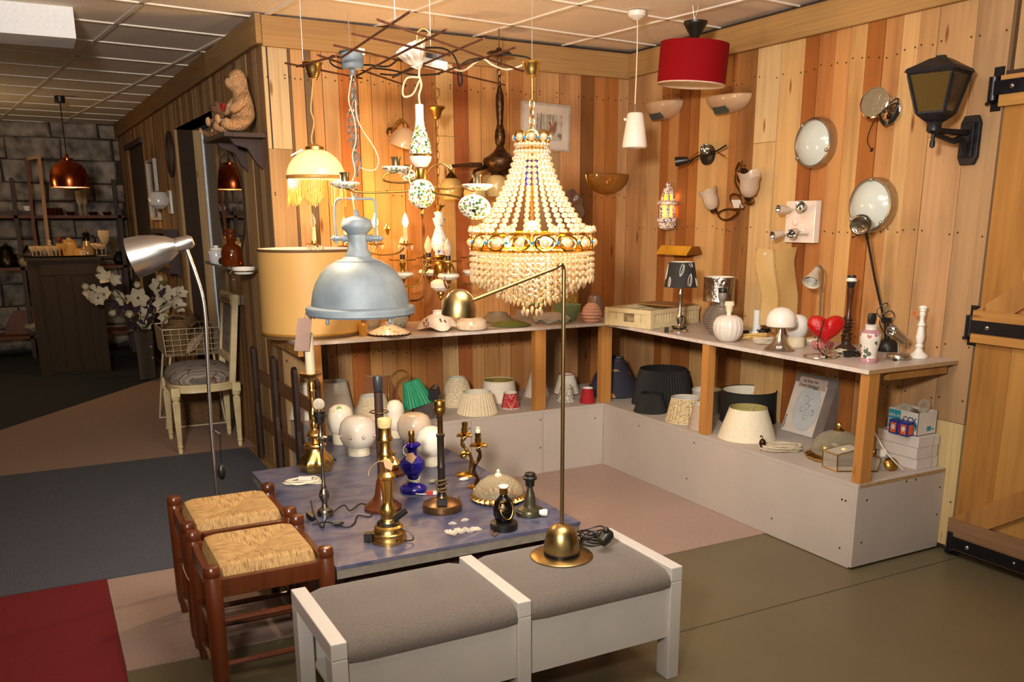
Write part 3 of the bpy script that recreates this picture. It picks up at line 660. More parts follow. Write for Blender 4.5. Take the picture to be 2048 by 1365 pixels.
def sring(k, z, n=28, ex=3.2):
    out = []
    for i in range(n):
        a = 2 * PI * i / n; ca, sa = math.cos(a), math.sin(a); out.append((.213 * k * abs(ca) ** (2 / ex) * (1 if ca > 0 else -1), .008 + .255 * k * abs(sa) ** (2 / ex) * (1 if sa > 0 else -1) * (1 if ca < 0 else .88 + .12 * (1 - ca)), z))
    return out
MB().grid([sring(.96, .385), sring(1.0, .39), sring(.985, .41), sring(1.0, .432), sring(.98, .44), sring(.5, .44)], True, True).build('seat_frame', CRW, t)
MB().grid([sring(.97, .44), sring(1.0, .458), sring(1.0, .478), sring(.93, .51), sring(.78, .535), sring(.5, .55), sring(.2, .555), sring(.01, .555)], True, True).build('seat_cushion', STR, t)
nb = MB()
for p in sring(1.005, .447, 60): nb.ball(p, .004, 5, 4)
nb.build('brass_nail', OLDBR, t, kind='stuff')
bx = lambda z: .17 + (z - .43) * .11
def bstile(y): return MB().beam((bx(.43), y, .43), (bx(1.0), y, 1.0), .040, .045, (0, 1, 0))
for y in (-.19, .185): bstile(y).build('back_stile', CRW, t, bevel=.004)
for z in (.975, .585): MB().beam((bx(z), -.17, z), (bx(z), .165, z), .042, .05).build('back_rail', CRW, t, bevel=.004)
MB().prism([(-.166, .612), (.161, .612), (.161, .95), (-.166, .95)], (bx(0) - .008, 0, 0), (0, 1, 0), (.11, 0, 1), (.02, 0, 0)).build('back_panel', STR, t, bevel=.008)

# ------------------------------------------------------------------ aluminium floor lamp
t = thing('floor_lamp', 'brushed aluminium floor lamp with cone shade on a bent stem, left of the lamp corner', 'lamp', (-2.96, -1.42, 0))
A = Axis((-2.96, -1.42, 0))
MB().lathe([(0, 0), (.125, 0), (.125, .012), (.11, .022), (.03, .03), (0, .03)], 32).build('base', BLACK, t)
st = [(0, 0, .03), A.loc(424, 880), A.loc(416, 740), A.loc(411, 640), A.loc(404, 590), A.loc(390, 545), A.loc(376, 506), A.loc(372, 492)]
MB().tube(bez(st, 5), .0075, 10).build('stem', ALU, t)
hd = A.loc(372, 486); dirv = (A.loc(302, 506, .03) - hd).normalized()
k = A.r(1)
MB().lathe([(0, -14 * k), (8 * k, -13 * k), (12 * k, -8 * k), (13 * k, 6 * k), (13.5 * k, 8 * k), (13 * k, 18 * k), (14 * k, 19 * k), (15 * k, 22 * k)], 24, hd, dirv).build('lamp_cap', ALU, t)
MB().lathe([(14 * k, 20 * k), (21 * k, 30 * k), (29 * k, 50 * k), (34.5 * k, 72 * k), (36.5 * k, 95 * k), (37 * k, 97 * k), (36 * k, 97 * k), (34 * k, 72 * k), (28 * k, 50 * k), (13 * k, 21 * k)], 32, hd, dirv).build('lamp_shade', ALU, t)
MB().tube(bez([A.loc(440, 868), A.loc(441, 900), A.loc(443, 925)], 4), .0025, 6).tube([A.loc(418, 865, -.02), A.loc(430, 862), A.loc(440, 868)], .0025, 6).build('cord', BLACK, t)
MB().ball(A.loc(443, 945), .03, 12, 8, (.55, .45, 1.1)).build('foot_switch', BLACK, t)
# ------------------------------------------------------------------ lampshades standing on the plinths
def cloth(name, col, rough=.85, var=.06, scale=80): return M(name, col, rough, 0, var, scale, .05)
LININGW = M('white_lining', '#d8d2bf', .7, 0, .03); GOLDL = M('gold_lining', '#8a7434', .5, .2, .1)
def shade(label, cx, by, hwb, ty, hwt, z, mat, lining=None, pleat=0, trim=None, mid=None, wires=False, group=None, n=40, lean=0, name='lampshade', texture=None):
    """open lampshade standing on level z: foot half-width hwb, rim centre at row ty with half-width hwt (picture measures)"""
    P = stand(cx, by, z, hwb) + Vector((0, 0, .0008)); A = Axis(P); t = thing(name, label, 'lampshade', P, 0, group)
    rb, rt, h = A.r(hwb), A.r(hwt, ty), A.z(ty); pr = [(rb, 0)]
    if mid: pr += [(A.r(a, y), A.z(y)) for a, y in mid]
    pr.append((rt, h)); n2 = max(n, pleat * 4 if pleat else n)
    if pleat: fn = lambda a, r, zz, k: (r * (1 + .022 * math.cos(a * pleat)), zz)
    else: fn = None
    MB().lathe(pr, n2, fn=fn).build('shade_cover', mat, t)
    MB().lathe([(r - .0022, zz) for r, zz in pr][::-1], n).build('shade_lining', lining or LININGW, t)
    if trim:
        for r, zz in (pr[0], pr[-1]):
            m = MB(); q = [(r * math.cos(2 * PI * i / n), r * math.sin(2 * PI * i / n), zz + (.0025 if zz < .01 else -.001)) for i in range(n)]; m.tube(q, .0028, 5, True); m.build('trim_tape', trim, t)
    else:
        MB().tube([(rt * math.cos(2 * PI * i / n), rt * math.sin(2 * PI * i / n), h - .0005) for i in range(n)], .0016, 5, True).build('rim_wire', lining or LININGW, t)
    if wires:
        m = MB(); zc = h - .03
        for k in range(3):
            a = k * 2 * PI / 3 + .5; m.tube([(rt * .98 * math.cos(a), rt * .98 * math.sin(a), h - .004), (rt * .5 * math.cos(a), rt * .5 * math.sin(a), zc), (.014 * math.cos(a), .014 * math.sin(a), zc)], .0013, 4)
        m.tube([(.014 * math.cos(2 * PI * i / 12), .014 * math.sin(2 * PI * i / 12), zc) for i in range(12)], .0014, 4, True); m.build('shade_fitting', M('white_wire', '#cfc9ba', .4), t)
    return t
CLC = cloth('cream_cloth', '#cdbd9f'); CLW = cloth('white_cloth', '#d3c8b6'); CLT = cloth('taupe_cloth', '#a8937f'); CLB = cloth('black_cloth', '#14120f', .8)
FLECK = spots('flecked_cloth', '#b8a888', ['#d9ccb2', '#cfc0a2', '#9f8d6c'], 170, .62, .9)
shade('tall plain cream lampshade behind the rightmost dark picket', 670, 832, 38, 763, 27, PH, CLW)
t = shade('white cone lampshade seen between two dark pickets', 612, 842, 33, 768, 11, PH, CLW)
shade('flecked beige cone lampshade behind the dark wooden column lamp', 748, 842, 40, 792, 25, PH, FLECK)
shade('flecked cream cone lampshade, tallest behind the cream pleated one', 915, 817, 36, 755, 16, PH, FLECK, mid=[(35, 806), (23, 764)])
shade('cream pleated lampshade with broad foot beside the red dotted shade', 955, 835, 41, 784, 28, PH, CLC, pleat=34, trim=CLC)
shade('white lampshade with gold lining behind the red dotted shade', 998, 809, 36, 760, 31, PH, CLW, GOLDL, mid=[(35.5, 795), (33, 772)], trim=cloth('ivory_tape', '#c9bd9f'))
DOT = newmat('red_dotted_cloth'); DOTM, nt, b = DOT
tc = nd(nt, 'ShaderNodeTexCoord'); mp = nd(nt, 'ShaderNodeMapping'); mp.inputs['Rotation'].default_value = (.6, .5, .4); nt.links.new(tc.outputs['Object'], mp.inputs[0])
vo = nd(nt, 'ShaderNodeTexVoronoi'); vo.inputs['Scale'].default_value = 105; vo.inputs['Randomness'].default_value = .25; nt.links.new(mp.outputs[0], vo.inputs['Vector'])
nt.links.new(ramp(nt, vo.outputs['Distance'], [(.26, '#e0cfc0'), (.32, '#9c0f18')]), b.inputs['Base Color']); b.inputs['Roughness'].default_value = .85
t = shade('small red lampshade with white dots and white tape edges', 1021, 820, 19, 785, 13, PH, DOTM, trim=CLW)
shade('white cone lampshade half hidden behind the pine post of the back shelf', 1073, 797, 26, 743, 11, PH, CLW)
shade('white cone lampshade edged with red tape', 1133, 792, 26.5, 748, 15, PH, CLW, trim=cloth('red_tape', '#8c1a1c'))
shade('small white lampshade with black scroll print in front of the red edged one', 1131.5, 806, 18, 770, 10, PH, spots('black_scroll_print', '#c9c3b2', ['#15171a', '#22262a', '#c9c3b2'], 150, .62, .85), trim=CLW)
shade('small plain red lampshade left of the corner post', 1174.7, 809, 16, 776, 10.5, PH, cloth('red_cloth', '#930b14'))
shade('large navy coolie lampshade with orange flower print in the corner', 1226, 798, 57, 715, 19, PH, spots('navy_flower_print', '#2a2733', ['#b2563c', '#8d4a52', '#9c7448', '#43354a'], 12, .50, .85, 9), M('grey_lining', '#7f847e', .7), trim=cloth('navy_tape', '#15151c'))
shade('large black gathered lampshade in the corner on the right plinth', 1324, 819, 60, 737, 46, PH, CLB, CLB, pleat=60, mid=[(60, 806), (53, 760)])
shade('small black gathered lampshade in front of the large black one', 1301, 830, 33.5, 786, 20, PH, CLB, CLB, pleat=40, trim=CLB)
shade('cream lampshade of woven pleated ribbon left of the middle post', 1370, 851, 39, 795, 29, PH, spots('woven_ribbon', '#b9a47c', ['#c9b58e', '#a8915f', '#8c7750'], 90, .7, .8), M('pale_grey_lining', '#bdb8ad', .7), pleat=30, trim=CLC)
shade('small taupe lampshade partly behind the middle post', 1402, 863, 27, 808, 17, PH, CLT)
t = shade('white organza lampshade behind the middle post', 1411, 831, 26, 779, 28.6, PH, translucent('organza', '#c9c4ba', .35, .6, 0), trim=CLW)
shade('black drum lampshade with white lining', 1494, 853, 55, 780, 53.5, PH, CLB, LININGW, wires=True, trim=CLB)
shade('plain cream empire lampshade in front of the black drum', 1492.6, 888, 57.6, 815, 37, PH, cloth('ivory_cloth', '#d5c8ae'), cloth('olive_lining', '#a79a5c'), wires=True)
# square pagoda shade
P = stand(757, 818, PH, 40); A = Axis(P); t = thing('pagoda_lampshade', 'terracotta brown square pagoda lampshade behind the green lamp', 'lampshade', P, .5)
rows = []
for w_, y in ((46, 818), (40, 806), (31, 785), (24, 765), (20, 751)):
    r = A.r(w_, y); rows.append([(r * math.cos(PI / 4 + k * PI / 2) * 1.15, r * math.sin(PI / 4 + k * PI / 2) * 1.15, A.z(y) + .001) for k in range(4)])
m = MB().grid(rows, False, True); m.build('shade_cover', cloth('terracotta_cloth', '#96603c'), t)
r = A.r(20.5) * 1.15; MB().tube([(r * math.cos(PI / 4 + k * PI / 2), r * math.sin(PI / 4 + k * PI / 2), A.z(751)) for k in range(4)], .003, 6, True).build('trim_tape', cloth('brass_tape', '#b89a66'), t)
# green shade lamp
P = stand(783, 838, PH, 20); A = Axis(P); t = thing('table_lamp', 'brass swan neck lamp with pleated green shade on the back plinth', 'lamp', P)
MB().lathe(A.prof([(0, 838), (20, 838), (20, 835), (8, 831), (4, 826), (0, 824)]), 24).build('base', OLDBR, t)
MB().tube(bez([A.loc(783, 828), A.loc(778, 795), A.loc(777, 775), A.loc(783, 755), A.loc(797, 743), A.loc(811, 744), A.loc(819, 755), A.loc(821, 764)], 5), A.r(2), 8).build('stem', OLDBR, t)
top = A.loc(821, 762); bot = A.loc(838, 811, .01); L = (bot - top).length
MB().lathe([(A.r(16), 0), (A.r(32), L)], 108, top, bot - top, fn=lambda a, r, z, k: (r * (1 + .03 * math.cos(a * 27)), z)).build('shade_cover', cloth('green_pleated_silk', '#0f7f58', .6, .12), t)
MB().lathe([(A.r(15), .001), (A.r(31), L)][::-1], 30, top, bot - top).build('shade_lining', cloth('dark_green_lining', '#0a4a34'), t)
# wrought iron lamp
P = onz(850, 841, PH) + Vector((0, .05, 0)); A = Axis(P); t = thing('iron_lantern', 'black wrought iron lamp with scroll feet behind the bronze column lamp', 'lamp', P)
MB().obox(A.loc(848, 822), RGT * A.r(19), FWD * .02, Vector((0, 0, A.r(18)))).build('panel', M('slate_panel', '#4c4642', .3, .2, .1), t)
m = MB()
for s_, x0 in ((-1, 829), (1, 868)):
    m.tube(bez([A.loc(x0, 805), A.loc(x0 + s_ * 9, 800), A.loc(x0 + s_ * 14, 810), A.loc(x0 + s_ * 6, 815), A.loc(x0 + s_ * 2, 824), A.loc(x0 + s_ * 12, 832), A.loc(x0 + s_ * 9, 838), A.loc(x0 + s_ * 4, 834)], 4), .0045, 6)
m.build('scroll', BLKMET, t); MB().obox(A.loc(868, 790), RGT * .03, FWD * .012, (0, 0, .03)).tube(bez([A.loc(858, 800), A.loc(862, 778), A.loc(874, 772), A.loc(880, 790)], 4), .006, 6).build('bracket', BLKMET, t)
# ---------------- leaning lamp boxes
def leanbox(name, label, bl, br, tl, th, mat, side, z=PH):
    a, b_ = onz(*bl, z), onz(*br, z); e = (b_ - a).normalized(); d = ray(*tl); Q = CP + d * ((a - CP).dot(e) / d.dot(e)); up = Q - a; nrm = e.cross(up).normalized()
    if nrm.dot(FWD) < 0: nrm = -nrm
    t = thing(name, label, 'box', a); w_ = (b_ - a).length
    m = MB().prism([(0, 0), (w_, 0), (w_, up.length), (0, up.length)], (0, 0, 0), e, up.normalized(), nrm * th); m.build('carton', mat, t); return t, e, up.normalized(), -nrm, w_, up.length
CARTON = M('white_carton', '#c4bbb2', .5, 0, .04, 12); GREYCART = M('grey_carton', '#6d6560', .4, 0, .06); PRINTK = M('black_print', '#22201f', .6); PRINTG = M('grey_print', '#8d949a', .4)
t, e, u, n_, w_, h_ = leanbox('lamp_carton', 'white lamp carton with a leaf patterned glass disc printed on it, leaning on the wall', (1561, 860), (1640, 882), (1597, 744), .07, GREYCART, None)
MB().prism([(.003, .003), (w_ * .80, .003), (w_ * .80, h_ - .05), (.003, h_ - .05)], n_ * .0012, e, u, -n_ * .001).build('front_print', CARTON, t)
cx, cy, rx, ry = w_ * .47, h_ * .44, w_ * .31, h_ * .37
MB().prism([(cx + rx * math.cos(a * PI / 20), cy + ry * math.sin(a * PI / 20)) for a in range(40)], n_ * .002, e, u, -n_ * .0007).build('glass_disc_print', M('disc_print', '#aeb4b8', .25, 0, .03), t)
fr = lambda x, y, k=.0026: e * x + u * y + n_ * k
m = MB(); m.tube([fr(cx + rx * math.cos(a * PI / 20), cy + ry * math.sin(a * PI / 20)) for a in range(40)], .0007, 4, True)
for q, (x, y) in enumerate(((-.3, -.1), (.2, .25), (.1, -.35), (.45, -.1), (-.05, .1), (-.25, .4))):
    c = [(cx + rx * x + .022 * math.cos(t_ * .8 + q) * (1 - t_ * .1), cy + ry * y + .026 * math.sin(t_ * .8 + q) * (1 - t_ * .1)) for t_ in range(8)]; m.tube([fr(*k) for k in c], [.001 + .0004 * i for i in range(8)], 4)
m.build('leaf_print', PRINTG, t)
text('massive', .024, PRINTK, t, fr(.018, .016), u, -e)
MB().prism([(w_ * .1, h_ - .075), (w_ * .78, h_ - .075), (w_ * .78, h_ - .018), (w_ * .1, h_ - .018)], n_ * .002, e, u, -n_ * .001).build('note_slip', M('note_paper', '#a89488', .6), t)
text('op lamp van', .021, PRINTK, t, fr(w_ * .2, h_ - .043, .003), e, u); text('2 kamer beschijnend', .016, PRINTK, t, fr(w_ * .14, h_ - .066, .003), e, u)
t, e, u, n_, w_, h_ = leanbox('lamp_carton', 'second lamp carton, white with grey side, tucked behind the leaf disc carton', (1668, 876), (1712, 888), (1698, 752), .05, CARTON, None)
for ch in t.children: ch.location = FWD * .05
# ---------------- flat white boxes, terminal carton, bulb boxes
zt = zat(onz(1833, 942, PH), 877); F = onz(1833, 942, PH); Rr = onz(1893, 934, PH); Lb = onz(1757, 857, zt); hh = (zt - PH) / 3
x1 = min(Rr.x, -.012); dp = min(max(Lb.y - F.y, .15), .4)
for k in range(3):
    z0 = PH + k * hh + .0006; o = (.004, -.003, .002)[k]
    t = thing('flat_carton', ('flat white carton at the bottom of the stack at the plinth end', 'flat white carton in the middle of the stack at the plinth end', 'flat white carton topmost of the stack, under the printed carton')[k], 'box', (F.x + o, F.y + .006, z0), 0, 'flat white cartons in a stack')
    MB().box((0, 0, 0), (x1 - F.x - .005, dp, hh - .0012)).build('carton', CARTON, t, bevel=.001)
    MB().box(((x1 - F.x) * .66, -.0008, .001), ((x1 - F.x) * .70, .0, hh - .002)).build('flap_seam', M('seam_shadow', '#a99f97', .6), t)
B0 = Vector((F.x + .015, F.y + .03, zt + .0008)); bw = x1 - .004 - B0.x; bd = dp - .06; bh = zat(B0, 828) - B0.z
t = thing('terminal_carton', 'white carton printed with a teal corner, holding loose light bulbs', 'box', B0)
m = MB().box((0, 0, 0), (bw, bd, .002)).box((0, 0, 0), (.002, bd, bh)).box((bw - .002, 0, 0), (bw, bd, bh)).box((0, 0, 0), (bw, .002, bh)).box((0, bd - .002, 0), (bw, bd, bh)); m.build('carton', CARTON, t)
TEAL = M('teal_print', '#1f8296', .5); NAVYP = M('navy_print', '#27304f', .5)
MB().box((-.0008, bd * .58, bh * .12), (0, bd - .004, bh * .96)).build('teal_print', TEAL, t)
vx, vy = (0, -1, 0), (0, 0, 1)
text("let's make", .022, CARTON, t, (-.0014, bd * .96, bh * .66), vx, vy); text('payment', .022, CARTON, t, (-.0014, bd * .96, bh * .46), vx, vy); text('happen', .020, CARTON, t, (-.0014, bd * .96, bh * .28), vx, vy)
text('ccv', .055, NAVYP, t, (-.0014, bd * .50, bh * .52), vx, vy)
m = MB()
for a in range(5): m.obox((-.001, bd * .12 - .012 * math.cos(a * .7 - .5), bh * .30 + .02 * math.sin(a * .7)), (.0004, 0, 0), (0, .004, 0), (0, 0, .009))
m.build('leaf_print', TEAL, t)
MB().box((bw * .5, -.0008, bh * .15), (bw * .72, 0, bh * .36)).build('teal_print', TEAL, t); text('ccv', .012, NAVYP, t, (bw * .74, -.0014, bh * .2), (1, 0, 0), vy)
CLEAR = thin('clear_glass', '#f4f0e6', .07, .05)
def bulb(P, d, r=.028, label=None, parent=None, mat=None, cap=None):
    d = Vector(d).normalized(); t = thing('light_bulb', label, 'bulb', P) if parent is None else parent; o = Vector((0, 0, 0)) if parent is None else Vector(P)
    g = MB().lathe([(.012, -.9 * r), (.4 * r + .004, -.7 * r), (.85 * r, -.1 * r), (r, .5 * r), (.86 * r, 1.05 * r), (.5 * r, 1.38 * r), (0, 1.5 * r)], 16, o, d).build('bulb_glass' if parent is None else 'bulb', mat or CLEAR, t)
    MB().lathe([(.013, -.9 * r), (.0135, -1.3 * r), (.0125, -1.9 * r), (.005, -2.1 * r), (0, -2.1 * r)], 12, o, d).build('screw_cap', cap or STEEL, t if parent is None else g); return t
bulb(B0 + Vector((bw * .35, bd * .6, bh - .005)), (-.9, .3, .25), .03, 'clear bulb lying at the left in the open printed carton'); bulb(B0 + Vector((bw * .62, bd * .25, bh + .012)), (.2, -.1, .95), .027, 'clear bulb standing upright in the open printed carton')
BLUEC = M('blue_carton', '#1f2f80', .4); ORC = M('orange_carton', '#c9561f', .45)
for k, (px, py) in enumerate(((1797, 862), (1816, 868))):
    P = onz(px - 8, py, zt); P.x = B0.x - .062 if False else min(P.x, B0.x - .012); P.y = F.y + (.105, .05)[k]; P.x = F.x + .0005; s_ = .044
    B = Vector((B0.x - .0135 - 0, 0, 0))
    t = thing('bulb_carton', ('blue and orange bulb carton, the left one of two', 'blue and orange bulb carton, the right one of two')[k], 'box', (F.x - .030, F.y + (.10, .045)[k], zt + .0008), 0, 'bulb cartons')
    MB().box((0, 0, 0), (.042, .046, .062)).build('carton', BLUEC, t); MB().box((-.0006, .008, .006), (0, .038, .05)).build('orange_print', ORC, t); MB().ball((-.001, .023, .03), .010, 8, 6, (.1, 1, 1.2)).build('bulb_print', CARTON, t)
    MB().box((.006, -.0006, .006), (.036, 0, .05)).build('orange_print', ORC, t)
# ---------------- rope cable, glass dome lamp, terrarium, ceiling rose
P = onz(1562, 903, PH); A = Axis(P); t = thing('rope_cable', 'coil of twisted cream cable with a brass cap on the right plinth', 'cable', P)
m = MB(); rnd = random.Random(3)
for k in range(9):
    q = []; ph = rnd.uniform(0, 6); wx, wy = rnd.uniform(.075, .105), rnd.uniform(.022, .05)
    for i in range(22):
        a = 2 * PI * i / 22; v = RGT * wx * math.cos(a) + FWD * (wy * math.sin(a) + .004 * math.sin(5 * a + ph)); q.append((v.x, v.y, .004 + .0035 * k + .004 * abs(math.sin(a * 1.5 + ph))))
    m.tube(q, .0036, 5, True)
m.build('cable', M('cream_twisted_cable', '#c6b69b', .8, 0, .3, 300, .3), t)
c = A.loc(1525, 886); MB().lathe([(0, -.02), (.014, -.018), (.017, 0), (.012, .014), (.004, .02), (0, .02)], 14, c, (-.3, 0, 1)).tube(bez([c + Vector((0, 0, .018)), c + Vector((-.006, 0, .034)), c + Vector((-.014, 0, .036)), c + Vector((-.015, 0, .027))], 4), .0025, 6).build('brass_cap', DKBRONZE, t)
SMOKE = thin('smoked_ripple_glass', '#d0c6ac', .16, .12, 25, .5)
P = stand(1672, 931, PH, 58); A = Axis(P); t = thing('ceiling_lamp', 'rippled glass dome ceiling lamp with ornate brass rim on the right plinth', 'lamp', P + Vector((0, 0, .001)))
R_ = A.r(60)
MB().lathe([(R_ * .86, 0), (R_, .006), (R_ * 1.02, .016), (R_ * .9, .026), (R_ * .82, .03)], 48, fn=lambda a, r, z, k: (r * (1 + .035 * math.cos(a * 16) * (k > 0)), z)).build('brass_rim', BRASS, t)
MB().lathe([(R_ * .82, .028), (R_ * .83, .05), (R_ * .74, .085), (R_ * .55, .112), (R_ * .3, .128), (0, .133)], 32).build('glass_dome', SMOKE, t)
MB().lathe([(.024, .126), (.026, .134), (.016, .142), (.008, .148), (.011, .158), (.006, .168), (0, .172)], 16, fn=lambda a, r, z, k: (r * (1 + .12 * math.cos(a * 6)), z)).build('finial', BRASS, t)
a0, a1, a3 = onz(1674, 945, PH), onz(1754, 945, PH), onz(1645, 935, PH); ex, ey = a1 - a0, a3 - a0; t = thing('glass_terrarium', 'brass framed geometric glass terrarium behind the end post', 'terrarium', a0 + Vector((0, 0, .004)))
z1, z2 = .075, .105; V = [Vector((0, 0, 0)), ex, ex + ey, ey, Vector((0, 0, z1)) - ex * .02, ex * 1.08 + Vector((0, 0, z1 * .75)), ex * 1.08 + ey + Vector((0, 0, z1 * .75)), ey + Vector((0, 0, z1)) - ex * .02, ex * .62 + Vector((0, 0, z2)), ex * .62 + ey + Vector((0, 0, z2))]
FC = [(0, 1, 2, 3), (0, 1, 5, 8, 4), (3, 2, 6, 9, 7), (0, 3, 7, 4), (1, 2, 6, 5), (4, 8, 9, 7)]
for f in FC: MB().add([V[i] for i in f], [tuple(range(len(f)))]).build('pane', CLEAR, t)
m = MB(); ed = set()
for f in FC + [(5, 6, 9, 8)]:
    for i in range(len(f)): ed.add(tuple(sorted((f[i], f[(i + 1) % len(f)]))))
for i, j_ in sorted(ed): m.tube([V[i], V[j_]], .0028, 6)
m.build('brass_frame', OLDBR, t)
P = onz(1788, 944, PH) + Vector((0, .02, .03)); t = thing('ceiling_rose', 'old brass ceiling rose with white cable beside the flat cartons', 'lamp part', P); d = Vector((-.5, -.75, .45))
MB().lathe([(.030, -.006), (.032, 0), (.026, .008), (.012, .012), (.010, .02), (0, .022)], 24, (0, 0, 0), d).build('rose', OLDBR, t); MB().lathe([(0, -.02), (.022, -.018), (.030, -.006)], 24, (0, 0, 0), d).build('rose_back', BRONZE, t)
A = Axis(P); MB().tube(bez([A.loc(1748, 846, -.01), A.loc(1746, 858), A.loc(1757, 880, .01), A.loc(1770, 902, .03), A.loc(1790, 925, .04), A.loc(1806, 940, .03)], 6), .003, 6).build('cable', WPLAST, t)
MB().obox(A.loc(1766, 906), RGT * .011, FWD * .008, (0, 0, .016)).build('plug', WPLAST, t)
P = onz(1768, 905, PH) if False else onz(1762, 918, PH) + Vector((0, .03, .02)); t = thing('brass_ring', 'small polished brass ring fitting behind the white plug', 'lamp part', P)
MB().tube([(.016 * math.cos(i * PI / 10), .0, .016 * math.sin(i * PI / 10)) for i in range(20)], .005, 8, True).build('ring', BRASS, t); MB().lathe([(.0, .0), (.012, .0), (.012, .004), (0, .004)], 16, (0, .002, 0), (0, -1, .2)).build('ring_plate', OLDBR, t)
# ------------------------------------------------------------------ on the low table
def lampaxis(name, label, cx, by, hwb, z=TZ, cat='lamp', group=None):
    P = stand(cx, by, z, hwb) + Vector((0, 0, .0006)); A = Axis(P); t = thing(name, label, cat, P, 0, group); A.c0 = by; return t, A
def lathe_px(A, t, nm, pts, mat, n=24, parent=None, by=None, fn=None):
    """pts: (half width px, row px); rows are re-based so the foot row sits on the surface"""
    z0 = A.z(pts[0][1]) if by is None else A.z(by); dz = -z0 if by is not None else 0
    return MB().lathe([(A.r(h), max(0, A.z(y) + dz)) for h, y in pts], n, fn=fn).build(nm, mat, parent or t)
def foot(A): A.off = -A.z(A.c0)
def LP(A, t, nm, pts, mat, n=24, fn=None, shrink=True):
    """as lathe_px, with foot row c0 mapped to height 0 and the rest scaled so the top row stays put"""
    top = min(y for _, y in pts); zt_, zb = A.z(A.ctop), A.z(A.c0); k = zt_ / (zt_ - zb)
    return MB().lathe([(A.r(h), max(0, (A.z(y) - zb) * k)) for h, y in pts], n, fn=fn).build(nm, mat, t)
WAX = M('ivory_candle', '#d8c9a6', .5, 0, .04); BULBG = thin('bulb_glass', '#f2ead8', .22, .04)
# candlestick with a candle
t, A = lampaxis('candlestick', 'tall brass candlestick with jug shaped foot and thick ivory candle', 634, 950, 30, cat='candlestick'); A.ctop = 745
LP(A, t, 'foot', [(0, 950), (24, 950), (30, 944), (33, 934), (30, 922), (20, 910), (18, 902), (22, 896), (20, 893), (8, 892)], BRASS, 32, fn=lambda a, r, z, k: (r * (1 + .10 * math.cos(a * 8) * (0 < k < 5)), z))
LP(A, t, 'column', [(8, 893), (5, 888), (7, 882), (14, 878), (17, 874), (15, 870), (7, 866), (5, 862), (6.5, 856), (4, 848), (8, 842), (9, 832), (6, 822), (4.5, 815), (7, 808), (5, 800), (5, 788), (7, 783), (5, 778), (6.5, 770), (4, 765), (6, 760), (8, 757)], BRASS, 20)
LP(A, t, 'drip_dish', [(8, 757.5), (18, 753), (23, 747), (22, 745.5), (9, 749), (0, 750)], OLDBR, 32, fn=lambda a, r, z, k: (r * (1 + .03 * math.cos(a * 20) * (k in (1, 2))), z))
zc = A.z(750); z2 = A.z(668)
solo('candle', MB().lathe([(0, 0), (A.r(9.2), 0), (A.r(9), z2 - zc - .004), (A.r(7.5), z2 - zc), (0, z2 - zc)], 20), WAX, 'thick ivory candle standing in the tall brass candlestick', 'candle', A.P + Vector((0, 0, zc + .004)))
# chrome column lamp with clear bulb
t, A = lampaxis('table_lamp', 'slim pewter column lamp with a clear round bulb and black cord', 651, 1036, 16); A.ctop = 822
LP(A, t, 'base', [(0, 1036), (16, 1036), (16.5, 1031), (14, 1024), (7, 1020), (5, 1012)], PEWTER)
LP(A, t, 'column', [(5, 1012), (6, 1008), (9.5, 1001), (10.5, 995), (9, 988), (5, 981), (6, 977), (3.6, 972), (3.2, 930), (3.2, 905), (5, 901), (4, 896), (6, 893), (4, 889), (5, 882), (12, 879), (13, 876), (6, 874), (3.2, 868), (3, 850)], PEWTER, 20)
LP(A, t, 'socket', [(3, 850), (9, 846), (9.5, 834), (12.5, 833), (12.5, 830), (11, 829), (11, 825), (12, 824), (12, 822), (0, 822)], BLACK)
gz = A.z(809); MB().ball((0, 0, gz), A.r(11.5), 16, 10).build('bulb', BULBG, t); MB().lathe([(A.r(4), A.z(822)), (A.r(4.5), A.z(817))], 12).build('screw_cap', BRASS, t)
rn = random.Random(5)
c = [A.loc(638, 1012, .02), A.loc(628, 1000, .02), A.loc(622, 1016, .03), A.loc(640, 1040, .04), A.loc(648, 1052, .05), A.loc(652, 1030, .04), A.loc(672, 1012, .02), A.loc(688, 1010, .02), A.loc(702, 1024, .02), A.loc(722, 1006, .0), A.loc(745, 1014, 0), A.loc(742, 1034, 0), A.loc(715, 1030, .02), A.loc(708, 1050, .05), A.loc(680, 1056, .06), A.loc(650, 1042, .05), A.loc(622, 1052, .05)]
for q in c: q.z = max(q.z * .35, .004)
cc_ = [onz(x, y, TZ + h) - A.P for x, y, h in ((622, 1002, .03), (628, 1030, .02), (645, 1056, .005), (652, 1040, .03), (668, 1024, .02), (688, 1011, .02), (700, 1022, .02), (722, 1008, .006), (745, 1018, .004), (740, 1034, .004), (716, 1032, .006), (708, 1048, .005), (690, 1055, .004), (655, 1045, .012), (624, 1050, .006))]
MB().tube(bez(cc_, 6), .003, 6).build('cord', BLACK, t)
p = onz(622, 1040, TZ) - A.P; MB().obox(p + Vector((0, 0, .012)), (.008, .006, 0), (-.006, .02, .006), (0, 0, .011)).build('plug', BLACK, t); p = onz(676, 1052, TZ) - A.P; MB().ball(p + Vector((0, 0, .008)), .02, 10, 6, (1.2, .45, .4)).build('cord_switch', M('dark_olive_plastic', '#2e2b22', .4), t)
